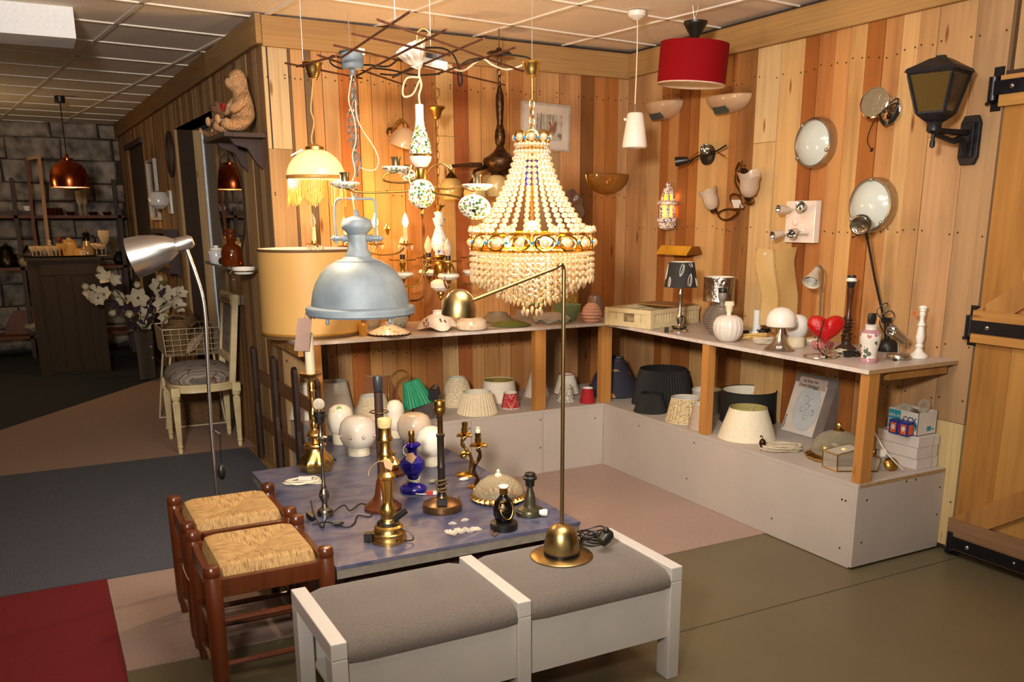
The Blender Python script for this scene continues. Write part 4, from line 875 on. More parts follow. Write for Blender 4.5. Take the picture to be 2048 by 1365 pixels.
# polished brass column lamp
t, A = lampaxis('table_lamp', 'polished brass column lamp with stepped foot and black cord wound around it', 779, 1094, 35); A.ctop = 837
LP(A, t, 'base', [(0, 1094), (35, 1094), (35, 1086), (33, 1083), (33, 1075), (29, 1071), (28, 1063), (20, 1058), (18, 1050), (15, 1046)], BRASS, 36)
LP(A, t, 'column', [(15, 1046), (15.5, 1040), (16.5, 1030), (14, 1022), (10, 1016), (10.5, 1008), (11, 990), (13, 970), (13, 965), (17, 962), (17.5, 957), (14, 953), (10, 949), (10, 936), (15, 930), (17, 925), (13, 921), (11, 916), (14, 914), (14, 909), (11, 905), (11, 886), (15, 883), (15, 878), (12.5, 874), (12.5, 856)], BRASS, 28)
LP(A, t, 'socket', [(12.5, 856), (13.5, 853), (14, 845), (13.5, 838), (12, 837), (11, 837), (11, 846), (0, 846)], M('cream_bakelite', '#c9b27a', .35), 28)
m = MB()
for k in range(5): r = A.r(26 - k * 1.5); m.tube([(r * math.cos(a * .45 + k), r * math.sin(a * .45 + k), A.z(1066 - k * 5) + .006 + .003 * math.sin(a * 1.3 + k)) for a in range(14)], .0032, 6, True)
m.tube(bez([onz(x, y, TZ + h) - A.P for x, y, h in ((804, 1056, .05), (822, 1068, .03), (826, 1080, .01), (812, 1082, .005))], 5), .003, 6); m.tube(bez([onz(x, y, TZ + h) - A.P for x, y, h in ((757, 1060, .04), (742, 1072, .02), (736, 1085, .01))], 5), .003, 6); m.build('cord', BLACK, t)
MB().obox(A.loc(737, 1078, .01), RGT * .014, FWD * .014, (0, 0, .022)).build('plug', BLACK, t); MB().tube([A.loc(788, 1040, .05), A.loc(812, 1022, .05)], .011, 10).build('cord_switch', BLACK, t)
PAPER = M('buff_card', '#c79d74', .8, 0, .08)
def papertag(A_, pts, label, off=.06, hole=True):
    q = [A_.loc(x, y, off) for x, y in pts]; c_ = sum(q, Vector()) / len(q); m_ = MB(); v = [p - c_ for p in q]; n_ = len(v)
    m_.add(v + [p + FWD * .001 for p in v], [tuple(range(n_)), tuple(range(2 * n_ - 1, n_ - 1, -1))] + [(i, i + n_, (i + 1) % n_ + n_, (i + 1) % n_) for i in range(n_)])
    return solo('price_tag', m_, PAPER, label, 'tag', A_.P + c_)
papertag(A, [(767, 923), (772, 919), (786, 928), (783, 942), (770, 936)], 'buff paper tag tied to the polished brass column lamp', .055)
MB().tube(bez([A.loc(770, 922, .055), A.loc(755, 925, .05), A.loc(740, 938, .03), A.loc(737, 952, .03)], 5), .0014, 5).build('string', M('jute_string', '#b59a76', .9), t)
# dark wooden column lamp behind it
t, A = lampaxis('table_lamp', 'dark turned wooden column lamp with black socket, behind the polished brass one', 767, 1030, 37); A.ctop = 752
LP(A, t, 'base', [(0, 1030), (37, 1030), (37, 1024), (31, 1019), (22, 1012), (16, 1000), (12, 975), (9, 965)], MAHOG, 32)
LP(A, t, 'column', [(9, 965), (8, 950), (8.5, 900), (8.5, 786)], DARKWOOD, 20)
LP(A, t, 'socket', [(6, 786), (9, 781), (9.5, 757), (8.5, 754), (8, 752), (0, 752)], M('grey_black_bakelite', '#2f3032', .4), 20)
zz = A.z(824); r = A.r(18); MB().tube([(r * math.cos(i * PI / 12), r * math.sin(i * PI / 12), zz) for i in range(24)], .0022, 6, True).tube([(-r, 0, zz), (r, 0, zz)], .0015, 5).build('shade_ring', BRONZE, t)
t, A = lampaxis('table_lamp', 'short brass lamp on a round wooden foot behind the brass column lamp', 785, 957, 26); A.ctop = 905
LP(A, t, 'base', [(0, 957), (26, 957), (27, 950), (22, 945), (12, 943)], MAHOG, 28); LP(A, t, 'body', [(12, 943), (17, 938), (18, 930), (10, 920), (6, 913), (9, 909), (9, 905), (0, 905)], BRASS, 24, fn=lambda a, r_, z, k: (r_ * (1 + .06 * math.cos(a * 10)), z))
# opal glass shades
OPALW = M('warm_opal_glass', '#d9cfbf', .2, 0, .04, 10); OPALY = spots('opal_floral', '#dcd4c4', ['#c8bf6e', '#d9c27a', '#7fa06a', '#d06a3a'], 30, .34, .2, 7)
def globe(label, cx, by, hwb, pts, mat, baset, ring=0):
    t, A = lampaxis('glass_globe', label, cx, by, hwb, cat='glass shade', group=None); A.ctop = min(y for _, y in pts)
    LP(A, t, 'neck_base', [(0, by), (hwb, by), (hwb, baset), (hwb - 2, baset)], M('ivory_ceramic_base', '#d3c9ae', .45), 28)
    LP(A, t, 'globe', pts, mat, 36); return t, A
globe('tall opal globe with floral band, furthest left of the globes', 684, 891, 18, [(17, 870), (22, 864), (25.5, 850), (25, 832), (21, 818), (12, 811), (0, 809)], OPALY, 870)
t, A = globe('opal globe ringed with small pink buttons, front left of the globes', 718.5, 915, 22, [(20, 899), (30, 893), (36, 878), (37, 862), (33, 846), (24, 836), (10, 832), (0, 832)], OPALW, 897)
m = MB(); mm = MB()
for k in range(9):
    a = k * 2 * PI / 9 + .5; r = A.r(36.6); z = A.z(868) ; d = Vector((math.cos(a), math.sin(a), 0)); m.ball(Vector((0, 0, z)) + d * r, .009, 8, 5, (1, 1, 1)); mm.ball(Vector((0, 0, z)) + d * (r + .005), .0055, 8, 5)
m.build('button_ring', M('pink_glass_button', '#b98f86', .25), t); mm.build('button', OPALW, t)
globe('opal globe with yellow dashes, behind the dark wooden column', 792, 878, 15, [(14, 862), (19, 855), (20, 842), (17, 832), (18.5, 824), (16, 810), (9, 802), (0, 800)], OPALY, 862)
globe('large plain peach opal globe behind the blue lamp', 830, 896, 20, [(19, 886), (28, 880), (34, 864), (34, 848), (28, 834), (18, 828), (0, 827)], M('peach_opal', '#d5c1a9', .22, 0, .04), 888)
globe('white opal globe with faint yellow bands, right of the blue lamp', 863, 935, 20, [(20, 914), (27, 905), (30, 892), (29, 874), (23, 861), (12, 854), (0, 852)], OPALY, 913)
# cobalt blue ceramic lamp
COB = M('cobalt_glaze', '#1a1270', .12, 0, .15); OCT = lambda a, r, z, k: (r / max(abs(math.cos(((a + PI / 8) % (PI / 4)) - PI / 8)), .9) * .97, z)
t, A = lampaxis('table_lamp', 'cobalt blue ceramic lamp with paper tag and white cord', 827, 991, 25); A.ctop = 862
LP(A, t, 'body', [(0, 991), (25, 991), (26, 983), (22, 978), (12, 973), (10, 962), (12, 957), (20, 948), (24.5, 938), (24, 926), (17, 919), (9.5, 912), (9, 903), (13, 897), (18, 893), (16, 889), (7, 886), (0, 886)], COB, 40, fn=OCT)
LP(A, t, 'socket', [(5, 887), (6.5, 882), (5, 877), (6.5, 872), (6, 864), (5, 862), (0, 862)], OLDBR, 16)
m = MB()
for k in range(3): r = A.r(12.5 + k); m.tube([(r * math.cos(a * .5), r * math.sin(a * .5), A.z(968) + .012 + .006 * k + .004 * math.sin(a + k)) for a in range(13)], .0022, 5, True)
m.tube(bez([onz(x, y, TZ + h) - A.P for x, y, h in ((812, 968, .02), (815, 980, .01), (832, 988, .006), (852, 989, .006))], 5), .0022, 5); m.tube(bez([A.loc(816, 915, .05), A.loc(807, 905, .03), A.loc(809, 893, .03), A.loc(818, 890, .02)], 5), .0018, 5); m.build('cord', CREAM, t)
p = onz(860, 990, TZ) - A.P; MB().obox(p + Vector((0, 0, .008)), RGT * .012, FWD * .007, (0, 0, .007)).build('red_plug', M('red_plastic', '#b3261c', .4), t); MB().obox(p + RGT * .02 + Vector((0, 0, .008)), RGT * .007, FWD * .006, (0, 0, .006)).build('plug', WPLAST, t)
papertag(A, [(813, 908), (826, 906), (832, 916), (824, 928), (811, 920)], 'heart shaped buff paper tag on the cobalt blue lamp', .07)
p = onz(866, 967, TZ); solo('cord_switch', MB().ball((0, 0, .009), .018, 10, 6, (1.1, .6, .5)), M('sage_plastic', '#7c7f63', .4), 'small sage green cord switch lying right of the cobalt lamp', 'switch', p)
# bronze column lamp
t, A = lampaxis('table_lamp', 'bronze and black column lamp with round foot, right of the cobalt lamp', 885, 1033, 40); A.ctop = 802
LP(A, t, 'base', [(0, 1033), (38, 1033), (40, 1027), (38, 1018), (28, 1012), (12, 1008), (10, 1003)], M('bronze_foot', '#7a5a3a', .32, .8, .15), 40)
LP(A, t, 'column', [(10, 1003), (8, 998), (7.5, 990), (7.5, 946), (8.5, 944), (8.5, 941), (7.5, 939), (7, 880), (8.5, 878), (8.5, 873), (5.5, 871)], M('bronze_black', '#3b322b', .35, .6, .1), 24)
LP(A, t, 'stem', [(5.5, 871), (5.5, 835), (7, 833)], M('copper_tube', '#8d6a45', .3, 1), 20)
LP(A, t, 'socket', [(7, 833), (11, 826), (11.5, 818), (10.5, 816), (11.5, 812), (11, 806), (10, 802), (7, 802), (7, 810), (0, 810)], OLDBR, 24)
m = MB()
for k in range(4): r = A.r(10 + (k % 2) * 2); m.tube([(r * math.cos(a * .5), r * math.sin(a * .5), A.z(985 - k * 6) + .012 + .006 * math.sin(a * .5 + k)) for a in range(13)], .0028, 6, True)
m.build('cord', M('gold_brown_cord', '#6f5430', .5), t); MB().obox(A.loc(884, 1005, .06), RGT * .02, FWD * .008, (0, 0, .012)).build('cord_switch', BLACK, t)
MB().tube(bez([onz(x, y, TZ + h) - A.P for x, y, h in ((893, 1008, .03), (905, 1008, .02), (915, 1000, .02), (917, 992, .025))], 4), .004, 6).build('loose_fitting', OLDBR, t)
# two brass scroll candle arms
def candlearm(label, pts, foot_, pan, sock, white=False, dark=False):
    P = onz(foot_[0], foot_[1] - 6, TZ); A = Axis(P); t = thing('candle_arm_lamp', label, 'lamp', P + Vector((0, 0, .0006)), 0, None); mt = OLDBR
    MB().lathe([(0, 0), (A.r(foot_[2]), 0), (A.r(foot_[2]) * .9, .005), (A.r(4), .012), (0, .014)], 20, fn=lambda a, r, z, k: (r * (1 + .12 * math.cos(a * 6) * (k in (1, 2))), z)).build('foot', mt, t)
    q = bez([A.loc(x, y) for x, y in pts], 5); MB().tube(q, [A.r(3.2 + 1.4 * math.sin(i * .5) ** 2) for i in range(len(q))], 8).build('scroll_stem', BRONZE if dark else mt, t)
    c = A.loc(pan[0], pan[1]); MB().lathe([(A.r(3), -A.r(6)), (A.r(8), -A.r(3)), (A.r(pan[2]), 0), (A.r(pan[2]) * .95, A.r(1.2)), (A.r(5), -A.r(1))], 24, c, fn=lambda a, r, z, k: (r * (1 + .12 * math.cos(a * 6) * (k in (2, 3))), z - .25 * r * (k in (2, 3)) * math.cos(a * 6) * .4)).build('drip_pan', mt, t)
    c2 = A.loc(sock[0], sock[1]); h = (c2 - c); L = h.length; MB().lathe([(A.r(3), 0), (A.r(6), L * .2), (A.r(6.5), L * .45), (A.r(5), L * .6), (A.r(6), L * .9), (A.r(5), L), (0, L)], 14, c, h, fn=lambda a, r, z, k: (r * (1 + .12 * math.cos(a * 5)), z)).build('candle_socket', mt, t)
    if white: MB().lathe([(A.r(5), L), (A.r(5), L * 1.25), (A.r(2), L * 1.3), (A.r(4), L * 1.42), (0, L * 1.3)], 12, c, h).build('bulb_holder', CREAM, t)
    return t
candlearm('brass scroll candle arm lamp, the left and rear one of two', [(930, 952), (938, 940), (943, 922), (938, 908), (926, 906), (923, 914), (930, 912), (934, 902), (926, 892), (924, 882), (931, 876)], (930, 957, 20), (929, 871, 16), (930, 845))
candlearm('brass scroll candle arm lamp with dark middle, the right and front one of two', [(950, 972), (955, 958), (948, 945), (950, 930), (957, 921), (960, 908), (955, 898)], (950, 981, 17), (957, 891, 18), (956, 866), True, True)
p = onz(928, 962, TZ); solo('cord_connector', MB().ball((0, 0, .008), .018, 10, 6, (1.3, .5, .45)), WPLAST, 'white cord connector lying in front of the rear candle arm', 'connector', p)
# glass ceiling lamp, owl lamp, green bronze lamp
t, A = lampaxis('ceiling_lamp', 'textured glass dome ceiling lamp with gilt leaf rim lying on the table', 997, 1016, 55); A.ctop = 950
r = A.r(54)
MB().lathe([(r * .80, .0), (r, .006), (r * 1.03, .012), (r * .95, .02), (r * .86, .026)], 120, fn=lambda a, r_, z, k: (r_ * (1 + .04 * math.cos(a * 30) * (k in (1, 2, 3))), z + .004 * math.cos(a * 30) * (k in (1, 2)))).build('gilt_rim', BRASS, t)
MB().lathe([(r * .88, .02), (r * .92, .03), (r * .86, .05), (r * .68, .075), (r * .42, .092), (r * .2, .099), (0, .101)], 40).build('glass_dome', thin('ripple_glass', '#d8c8a2', .22, .18, 70, .8), t)
MB().lathe([(.016, .096), (.014, .105), (.006, .112), (.008, .118), (0, .128)], 14).build('finial', CREAM, t)
t, A = lampaxis('table_lamp', 'black round ceramic lamp with gilt scroll and white socket ring', 1008, 1067, 27); A.ctop = 971
LP(A, t, 'base', [(0, 1067), (27, 1067), (28, 1060), (27, 1053), (22, 1051), (14, 1050)], BLACK, 32); LP(A, t, 'body', [(12, 1052), (18, 1046), (21.5, 1034), (21.5, 1020), (18, 1006), (11, 998), (8, 994), (7, 990)], M('black_glaze', '#0f0c0b', .1), 32)
LP(A, t, 'socket', [(7, 992), (8.5, 988), (8, 980), (10, 976)], OLDBR, 20); LP(A, t, 'socket_ring', [(9, 977), (10.5, 975), (10.5, 972), (9, 971), (7.5, 971), (7, 976)], WPLAST, 24)
def onbody(x, y): return A.loc(x, y, A.r(21))
MB().tube(bez([A.loc(1003, 1010, .052), A.loc(1009, 1013, .054), A.loc(1009, 1021, .054), A.loc(1002, 1022, .052), A.loc(998, 1014, .048), A.loc(1002, 1005, .045), A.loc(1012, 1003, .04)], 5), A.r(1.2), 5).tube(bez([A.loc(1000, 1020, .05), A.loc(1005, 1032, .054), A.loc(1014, 1040, .05), A.loc(1022, 1036, .036), A.loc(1026, 1020, .026), A.loc(1022, 1004, .02)], 5), A.r(1.1), 5).build('gilt_scroll', BRASS, t)
MB().ball(A.loc(1005, 1016, .052), A.r(4.5), 10, 6).build('pearl', M('pearl_glaze', '#8d8378', .2), t)
MB().tube(bez([onz(x, y, TZ + .004) - A.P for x, y in ((988, 1060), (984, 1066), (990, 1072), (994, 1066))], 4), .003, 5).build('cord_stub', M('copper_cord', '#7a4d22', .5), t)
t, A = lampaxis('table_lamp', 'green bronze vase shaped lamp with black socket and white plug', 1060, 1038, 28); A.ctop = 946
LP(A, t, 'base', [(0, 1038), (28, 1038), (29, 1033), (26, 1026), (14, 1020)], M('green_bronze', '#4d4a38', .35, .6, .2), 32); LP(A, t, 'body', [(14, 1020), (12, 1012), (11.5, 1004), (9, 992), (6, 982), (5.5, 976)], MATS['green_bronze'], 28)
LP(A, t, 'socket', [(6, 977), (9, 975), (9.5, 962), (14, 960), (14.5, 956), (11, 953), (11, 948), (9, 946), (0, 948)], BLACK, 24)
m = MB()
for k in range(3): r = A.r(15 + 5 * k); m.tube([(r * math.cos(a * .5) * 1.1, r * math.sin(a * .5), .022 + .004 * math.sin(a * .9 + k) - .005 * k) for a in range(13)], .0026, 6, True)
m.build('cord', M('olive_cord', '#77755a', .5), t); p = onz(1088, 1034, TZ) - A.P; MB().lathe([(0, -.02), (.010, -.018), (.014, 0), (.013, .012), (0, .014)], 14, p + Vector((0, 0, .016)), RGT).build('plug', WPLAST, t)
# crystal drops, white cord
rn = random.Random(11); c0 = onz(917, 1068, TZ); CRY = thin('crystal', '#fff8ea', .20, .05)
for k in range(16):
    P = c0 + Vector((rn.gauss(0, .022), rn.gauss(0, .018), .006 + .004 * (k % 3)))
    if k > 12: P = onz((930, 905, 956)[k - 13], (1043, 1050, 1062)[k - 13], TZ) + Vector((0, 0, .004))
    a = rn.uniform(0, PI); d = Vector((math.cos(a), math.sin(a), rn.uniform(-.2, .2))); m = MB().lathe([(0, -.018), (.007, -.006), (.008, .004), (.003, .014), (0, .017)], 6, (0, 0, 0), d, smooth=False)
    solo('crystal_drop', m, CRY, 'loose cut glass drop in the little heap near the front of the table' if k < 13 else ('single cut glass drop lying beside the heap, towards the bronze lamp', 'single cut glass drop at the left of the heap', 'single cut glass drop at the right of the heap')[k - 13], 'crystal', P, 'loose glass drops on the table')
m = MB(); rn = random.Random(2); c0 = onz(606, 967, TZ)
for k in range(5):
    q = []; ph = rn.uniform(0, 6); a0 = rn.uniform(.055, .085); b0 = rn.uniform(.02, .05); rot_ = rn.uniform(-.5, .5)
    for i in range(18):
        a = 2 * PI * i / 18; x, y = a0 * math.cos(a), b0 * math.sin(a); q.append((x * math.cos(rot_) - y * math.sin(rot_), x * math.sin(rot_) + y * math.cos(rot_), .004 + .003 * k + .003 * math.sin(2 * a + ph)))
    m.tube(q, .0028, 6, True)
t = thing('cord_coil', 'loosely coiled white cord with inline switch at the left corner of the table', 'cord', c0); m.build('cord', CREAM, t); MB().obox((.01, -.005, .022), RGT * .028, FWD * .008, (0, 0, .007)).build('cord_switch', WPLAST, t)
# wall mounted brass reading lamp on the bench
t, A = lampaxis('reading_lamp', 'tall brass reading lamp with dome foot, thin post and cranked arm, standing on the bench', 1123, 1136, 63, .403); A.ctop = 1047; A.P.z = .404; t.location.z = .404
rr = A.r(63)
MB().lathe([(0, 0), (rr, 0), (rr, .003), (rr * .98, .005), (rr * .62, .008), (0, .009)], 48).build('foot_plate', SATBR, t)
zs = A.z(1048); MB().lathe([(rr * .575, .009), (rr * .58, .018), (rr * .55, .022)], 40).build('foot_ring', BLKMET, t)
MB().lathe([(rr * .565, .020), (rr * .55, .05), (rr * .46, .085), (rr * .32, zs * .92), (rr * .12, zs * .985), (0, zs)], 40).build('foot_dome', SATBR, t)
pole_top = A.loc(1119, 532); zt_ = A.z(530)
MB().tube([(0, 0, zs - .005), (0, 0, zt_ * .5), (0, 0, zt_ - .02)] , .0065, 12).build('post', SATBR, t)
elb = Vector((0, 0, zt_)); hj = A.loc(942, 602, .06); MB().tube(bez([(0, 0, zt_ - .022), (-.002, 0, zt_ - .008), elb + Vector((-.012, -.004, .002)), elb + (hj - elb) * .08], 4) + [elb + (hj - elb) * .5, hj], .0058, 10).build('arm', SATBR, t)
hc = A.loc(917, 632, .07); d = (A.loc(921, 584, .07) - hc).normalized(); k_ = A.r(1)
MB().lathe([(31 * k_, 0), (31 * k_, 12 * k_), (28 * k_, 27 * k_), (21 * k_, 39 * k_), (11 * k_, 46.5 * k_), (0, 49 * k_)], 36, hc, d).build('lamp_shade', SATBR, t); MB().lathe([(30 * k_, .1 * k_), (27 * k_, 26 * k_), (20 * k_, 38 * k_), (0, 46 * k_)][::-1], 36, hc, d).build('shade_lining', M('dull_white_metal', '#c9b991', .5), t)
MB().tube([hj + (hc - hj) * .0 - RGT * .004, A.loc(934, 606, .07)], .009, 10).build('knuckle', SATBR, t)
m = MB(); rn = random.Random(8); c0 = onz(1182, 1086, .403) - A.P
for k in range(7):
    q = []; ph = rn.uniform(0, 6); a0 = rn.uniform(.028, .05)
    for i in range(14):
        a = 2 * PI * i / 14; q.append((c0.x + a0 * math.cos(a) * 1.1, c0.y + a0 * .75 * math.sin(a), .005 + .006 * k + .007 * math.sin(2 * a + ph)))
    m.tube(q, .0028, 6, True)
m.tube(bez([(.05, .03, .01), (.08, .05, .035), c0 + Vector((-.04, .01, .03))], 6), .0028, 6); m.build('cord', BLACK, t)
pp = onz(1212, 1076, .45) - A.P; MB().lathe([(0, -.03), (.016, -.026), (.021, -.005), (.021, .016), (.012, .028), (0, .03)], 16, pp, (.8, .3, .4)).ball(pp + Vector((0, 0, .025)), .012, 8, 6).build('plug', BLACK, t)
# ------------------------------------------------------------------ on the right shelf
Z = SH
def sl(name, label, cx, by, hwb, top, cat='lamp', group=None):
    t, A = lampaxis(name, label, cx, by, hwb, Z, cat, group); A.ctop = top; return t, A
# bread crate, cardboard, woven box in the corner
L0, C0 = onz(1216, 650, Z), onz(1300, 659, Z); ex = (C0 - L0); wl_ = ex.length; ex.normalize(); ey = Vector((-ex.y, ex.x, 0)); ey = ey if ey.x > 0 else -ey; ln = .46; hz = zat(C0, 622) - Z
if True:
    C1 = C0 + ey * ln
    over = max(0, C1.x + .015); sh_ = over / max(ey.x, .1); ln -= sh_
t = thing('plastic_crate', 'cream plastic bakery crate with slotted sides in the shelf corner', 'crate', C0 + Vector((0, 0, .001)))
CRT = M('cream_crate_plastic', '#cbb98f', .45, 0, .05)
MB().prism([(0, 0), (-wl_, 0), (-wl_, ln), (0, ln)], (0, 0, 0), ex, ey, (0, 0, .008)).build('crate_floor', CRT, t)
def wall_(o, d, L, nrm, slots):
    m = MB(); th = nrm * .008; zb, zt_ = .0, hz; m.obox(o + d * L / 2 + Vector((0, 0, hz - .012)), d * L / 2, nrm * .011, (0, 0, .012)); m.obox(o + d * L / 2 + Vector((0, 0, .014)), d * L / 2, nrm * .006, (0, 0, .014))
    x = 0
    for a, b in slots: m.obox(o + d * ((x + a) / 2 * L) + Vector((0, 0, hz / 2)), d * (a - x) / 2 * L, nrm * .005, (0, 0, hz / 2)); x = b
    m.obox(o + d * ((x + 1) / 2 * L) + Vector((0, 0, hz / 2)), d * (1 - x) / 2 * L, nrm * .005, (0, 0, hz / 2)); return m
ss = [(.10 + k * .055, .10 + k * .055 + .025) for k in range(6)] + [(.62 + k * .055, .62 + k * .055 + .025) for k in range(6)]
se = [(.2, .215), (.36, .62), (.78, .795)]
for nm, o, d, L, n_, s_ in (('crate_end', Vector((0, 0, 0)), -ex, wl_, ey, se), ('crate_side', Vector((0, 0, 0)), ey, ln, ex, ss), ('crate_side', -ex * wl_, ey, ln, ex, ss), ('crate_end', ey * ln, -ex, wl_, ey, se)): wall_(o, d, L, n_, s_).build(nm, CRT, t)
for o in (Vector((0, 0, 0)), -ex * wl_): MB().obox(o + Vector((0, 0, hz / 2)), ex * .014, ey * .014, (0, 0, hz / 2)).build('crate_corner', CRT, t)
P = onz(1202, 646, Z); P = Vector((P.x, -.28, Z)); solo('woven_box', MB().box((-.055, .06, 0), (.045, .22, .135)).box((-.05, .05, .02), (.04, .06, .12)), spots('gold_weave', '#a07c35', ['#b89447', '#7f5f24', '#c7a65a'], 90, .6, .7), 'golden woven box standing in the corner behind the pink jar', 'box', P + Vector((.035, 0, .001)), bevel=.003)
b0 = C0 - ex * wl_ * .92 + ey * (ln - .10); zc = zat(C0 - ex * wl_ * .3 + ey * .1, 606)
solo('cardboard_sheet', MB().prism([(-.02, ln - .21), (-wl_ - .0, ln - .21), (-wl_ - .0, ln - .002), (-.02, ln - .002)], (0, 0, 0), ex, ey, (0, 0, .006)), M('brown_cardboard', '#8a6338', .8, 0, .08), 'brown cardboard sheet lying across the back of the crate', 'cardboard', C0 + Vector((0, 0, hz + .002)))
# black leaf lamp
t, A = sl('table_lamp', 'small lamp with black leaf print shade and slim chrome stem beside the crate', 1358, 667, 18, 575)
LP(A, t, 'base', [(0, 667), (18, 667), (18.5, 664), (14, 659), (6, 655), (4, 650)], CHROME, 28); LP(A, t, 'stem', [(4, 650), (6.5, 644), (7, 638), (5, 632), (3.3, 628), (3.3, 592), (4.2, 590), (3.3, 588), (3.3, 582), (2.4, 575)], STEEL, 18)
m = MB(); rn = random.Random(4)
for k in range(4): r = A.r(10 + k * 1.6); m.tube([(r * math.cos(a * .5), r * math.sin(a * .5), .012 + .005 * k + .004 * math.sin(a + k)) for a in range(13)], .003, 6, True)
q = A.r(9); m.tube([(q * math.cos(a * PI / 9), -.02, A.z(643) + q * 1.3 * math.sin(a * PI / 9)) for a in range(18)], .0025, 5, True); m.build('cord', BLACK, t); MB().obox(A.loc(1333, 661, .02), RGT * .011, FWD * .008, (0, 0, .016)).build('plug', BLACK, t)
zb, zt_ = A.z(574), A.z(524); rb, rt = A.r(33), A.r(24.5)
MB().lathe([(rb, zb), (rt, zt_)], 40).build('shade_cover', M('black_shade_cloth', '#211f1f', .8, 0, .08), t); MB().lathe([(rt - .002, zt_), (rb - .002, zb)], 40).build('shade_lining', LININGW, t)
m = MB(); LEAF = M('white_leaf_print', '#b9b2a6', .7)
def onshade(a, f): r = rb + (rt - rb) * f + .0012; return (r * math.cos(a), r * math.sin(a), zb + (zt_ - zb) * f)
ca = math.atan2(-FWD.y, -FWD.x)
for a0, f0, s_, tl in ((-.12, .72, .2, -.45), (.42, .28, .2, -.4), (.55, .95, .16, 1.0), (-.95, .2, .15, .1), (1.1, .15, .17, .5), (-1.6, .6, .2, .3), (2.3, .5, .2, .2), (3.3, .4, .2, .5)):
    for w_ in (.42, -.42, .12):
        q = []
        for i in range(9):
            u = -1 + i / 4; v = w_ * (1 - u * u); da = (v * math.cos(tl) - u * math.sin(tl)) * s_ * 1.5; df = (v * math.sin(tl) + u * math.cos(tl)) * s_ * 1.5
            f = f0 + df; 
            if .01 < f < .99: q.append(onshade(ca + a0 + da, f))
        if len(q) > 2: m.tube(q, .0019, 4)
m.build('leaf_print', LEAF, t)
# ribbed grey lamps
RIBG = M('grey_brown_ceramic', '#6e645a', .45, 0, .06)
def ribbed(A, t, pts_y, hw, n): # horizontal ribs
    y0, y1 = pts_y; pr = []
    for i in range(n * 4 + 1):
        u = i / (n * 4); y = y0 + (y1 - y0) * u; s_ = math.sin(PI * (.16 + .80 * u)); pr.append((hw * s_ ** .6 + .9 * math.cos(2 * PI * i / 4), y))
    pr[0] = (pr[0][0], y0); LP(A, t, 'body', [(0, y0)] + pr + [(0, y1 - .2)], RIBG, 36)
t, A = sl('table_lamp', 'ribbed grey brown ceramic ball lamp with crumpled silver drum shade, the rear one of two', 1434, 662, 20, 605)
ribbed(A, t, (662, 608), 30, 11); LP(A, t, 'neck', [(5, 608), (5, 596), (3, 590), (3, 575)], STEEL, 16)
MIR = M('crumpled_silver_foil', '#b3aca2', .18, 1, .12, 40, 1.2); zb, zt_ = A.z(603), A.z(554); r = A.r(30.5)
MB().lathe([(r, zb), (r * 1.01, zb + .003), (r, zb + .006), (r, zt_ - .006), (r * 1.01, zt_ - .003), (r, zt_)], 48).build('shade_cover', MIR, t); MB().lathe([(r - .002, zt_), (r - .002, zb)], 40).build('shade_lining', LININGW, t); MB().tube([(-r, 0, A.z(580)), (r, 0, A.z(580))], .0012, 4).build('shade_fitting', STEEL, t)
t, A = sl('table_lamp', 'ribbed grey brown ceramic ball lamp with bare socket, the front one of two', 1441, 673, 19, 576)
ribbed(A, t, (673, 612), 28, 12); LP(A, t, 'neck', [(6, 613), (5, 608), (4.5, 604), (5.5, 602)], RIBG, 18); LP(A, t, 'socket', [(5, 603), (8, 598), (8.5, 592), (8, 586)], M('grey_socket', '#7a736c', .4), 20); LP(A, t, 'socket_ring', [(8, 586), (8.5, 584), (8.2, 578), (7, 576), (0, 577)], BLACK, 20)
# white fluted ball lamp
t, A = sl('table_lamp', 'white vertically fluted ceramic ball lamp with cream socket', 1455, 685, 15, 603)
LP(A, t, 'body', [(0, 685), (15, 685), (21, 680), (27, 670), (30, 658), (29, 647), (24, 637), (15, 632), (6, 631), (0, 631)], M('white_glaze', '#cfc6bb', .16, 0, .03), 72, fn=lambda a, r, z, k: (r * (1 + .028 * math.cos(a * 18) * (k > 1)), z))
LP(A, t, 'socket', [(4.5, 632), (4.5, 626), (6.5, 623), (7.5, 614), (10, 611), (10.2, 608), (9, 607), (9.5, 604), (8, 603), (0, 604)], CREAM, 24)
# white glass cylinder lamp
t, A = sl('table_lamp', 'slim frosted white cylinder lamp with black cord at its foot', 1513, 669, 10, 620)
LP(A, t, 'base', [(0, 669), (11, 669), (11, 666), (8.5, 665)], WPLAST, 24); LP(A, t, 'cylinder', [(8.5, 666), (8.5, 621), (7.5, 620), (0, 620)], M('frosted_white_glass', '#c9ccca', .3, 0, .03), 24)
m = MB()
for k in range(4): m.tube([(.02 + A.r(9 + 2 * k) * math.cos(a * .5), -.03 + A.r(8 + k) * math.sin(a * .5), .01 + .005 * k + .005 * math.sin(a * 1.3 + k)) for a in range(13)], .003, 6, True)
m.tube(bez([(.0, -.03, .01), (-.06, -.06, .008), (-.10, -.05, .006), (-.13, -.08, .006)], 5), .003, 6); m.build('cord', BLACK, t); p = onz(1491, 668, Z) - A.P; MB().obox(p + Vector((0, 0, .01)), RGT * .016, FWD * .009, (0, 0, .009)).build('plug', BLACK, t)
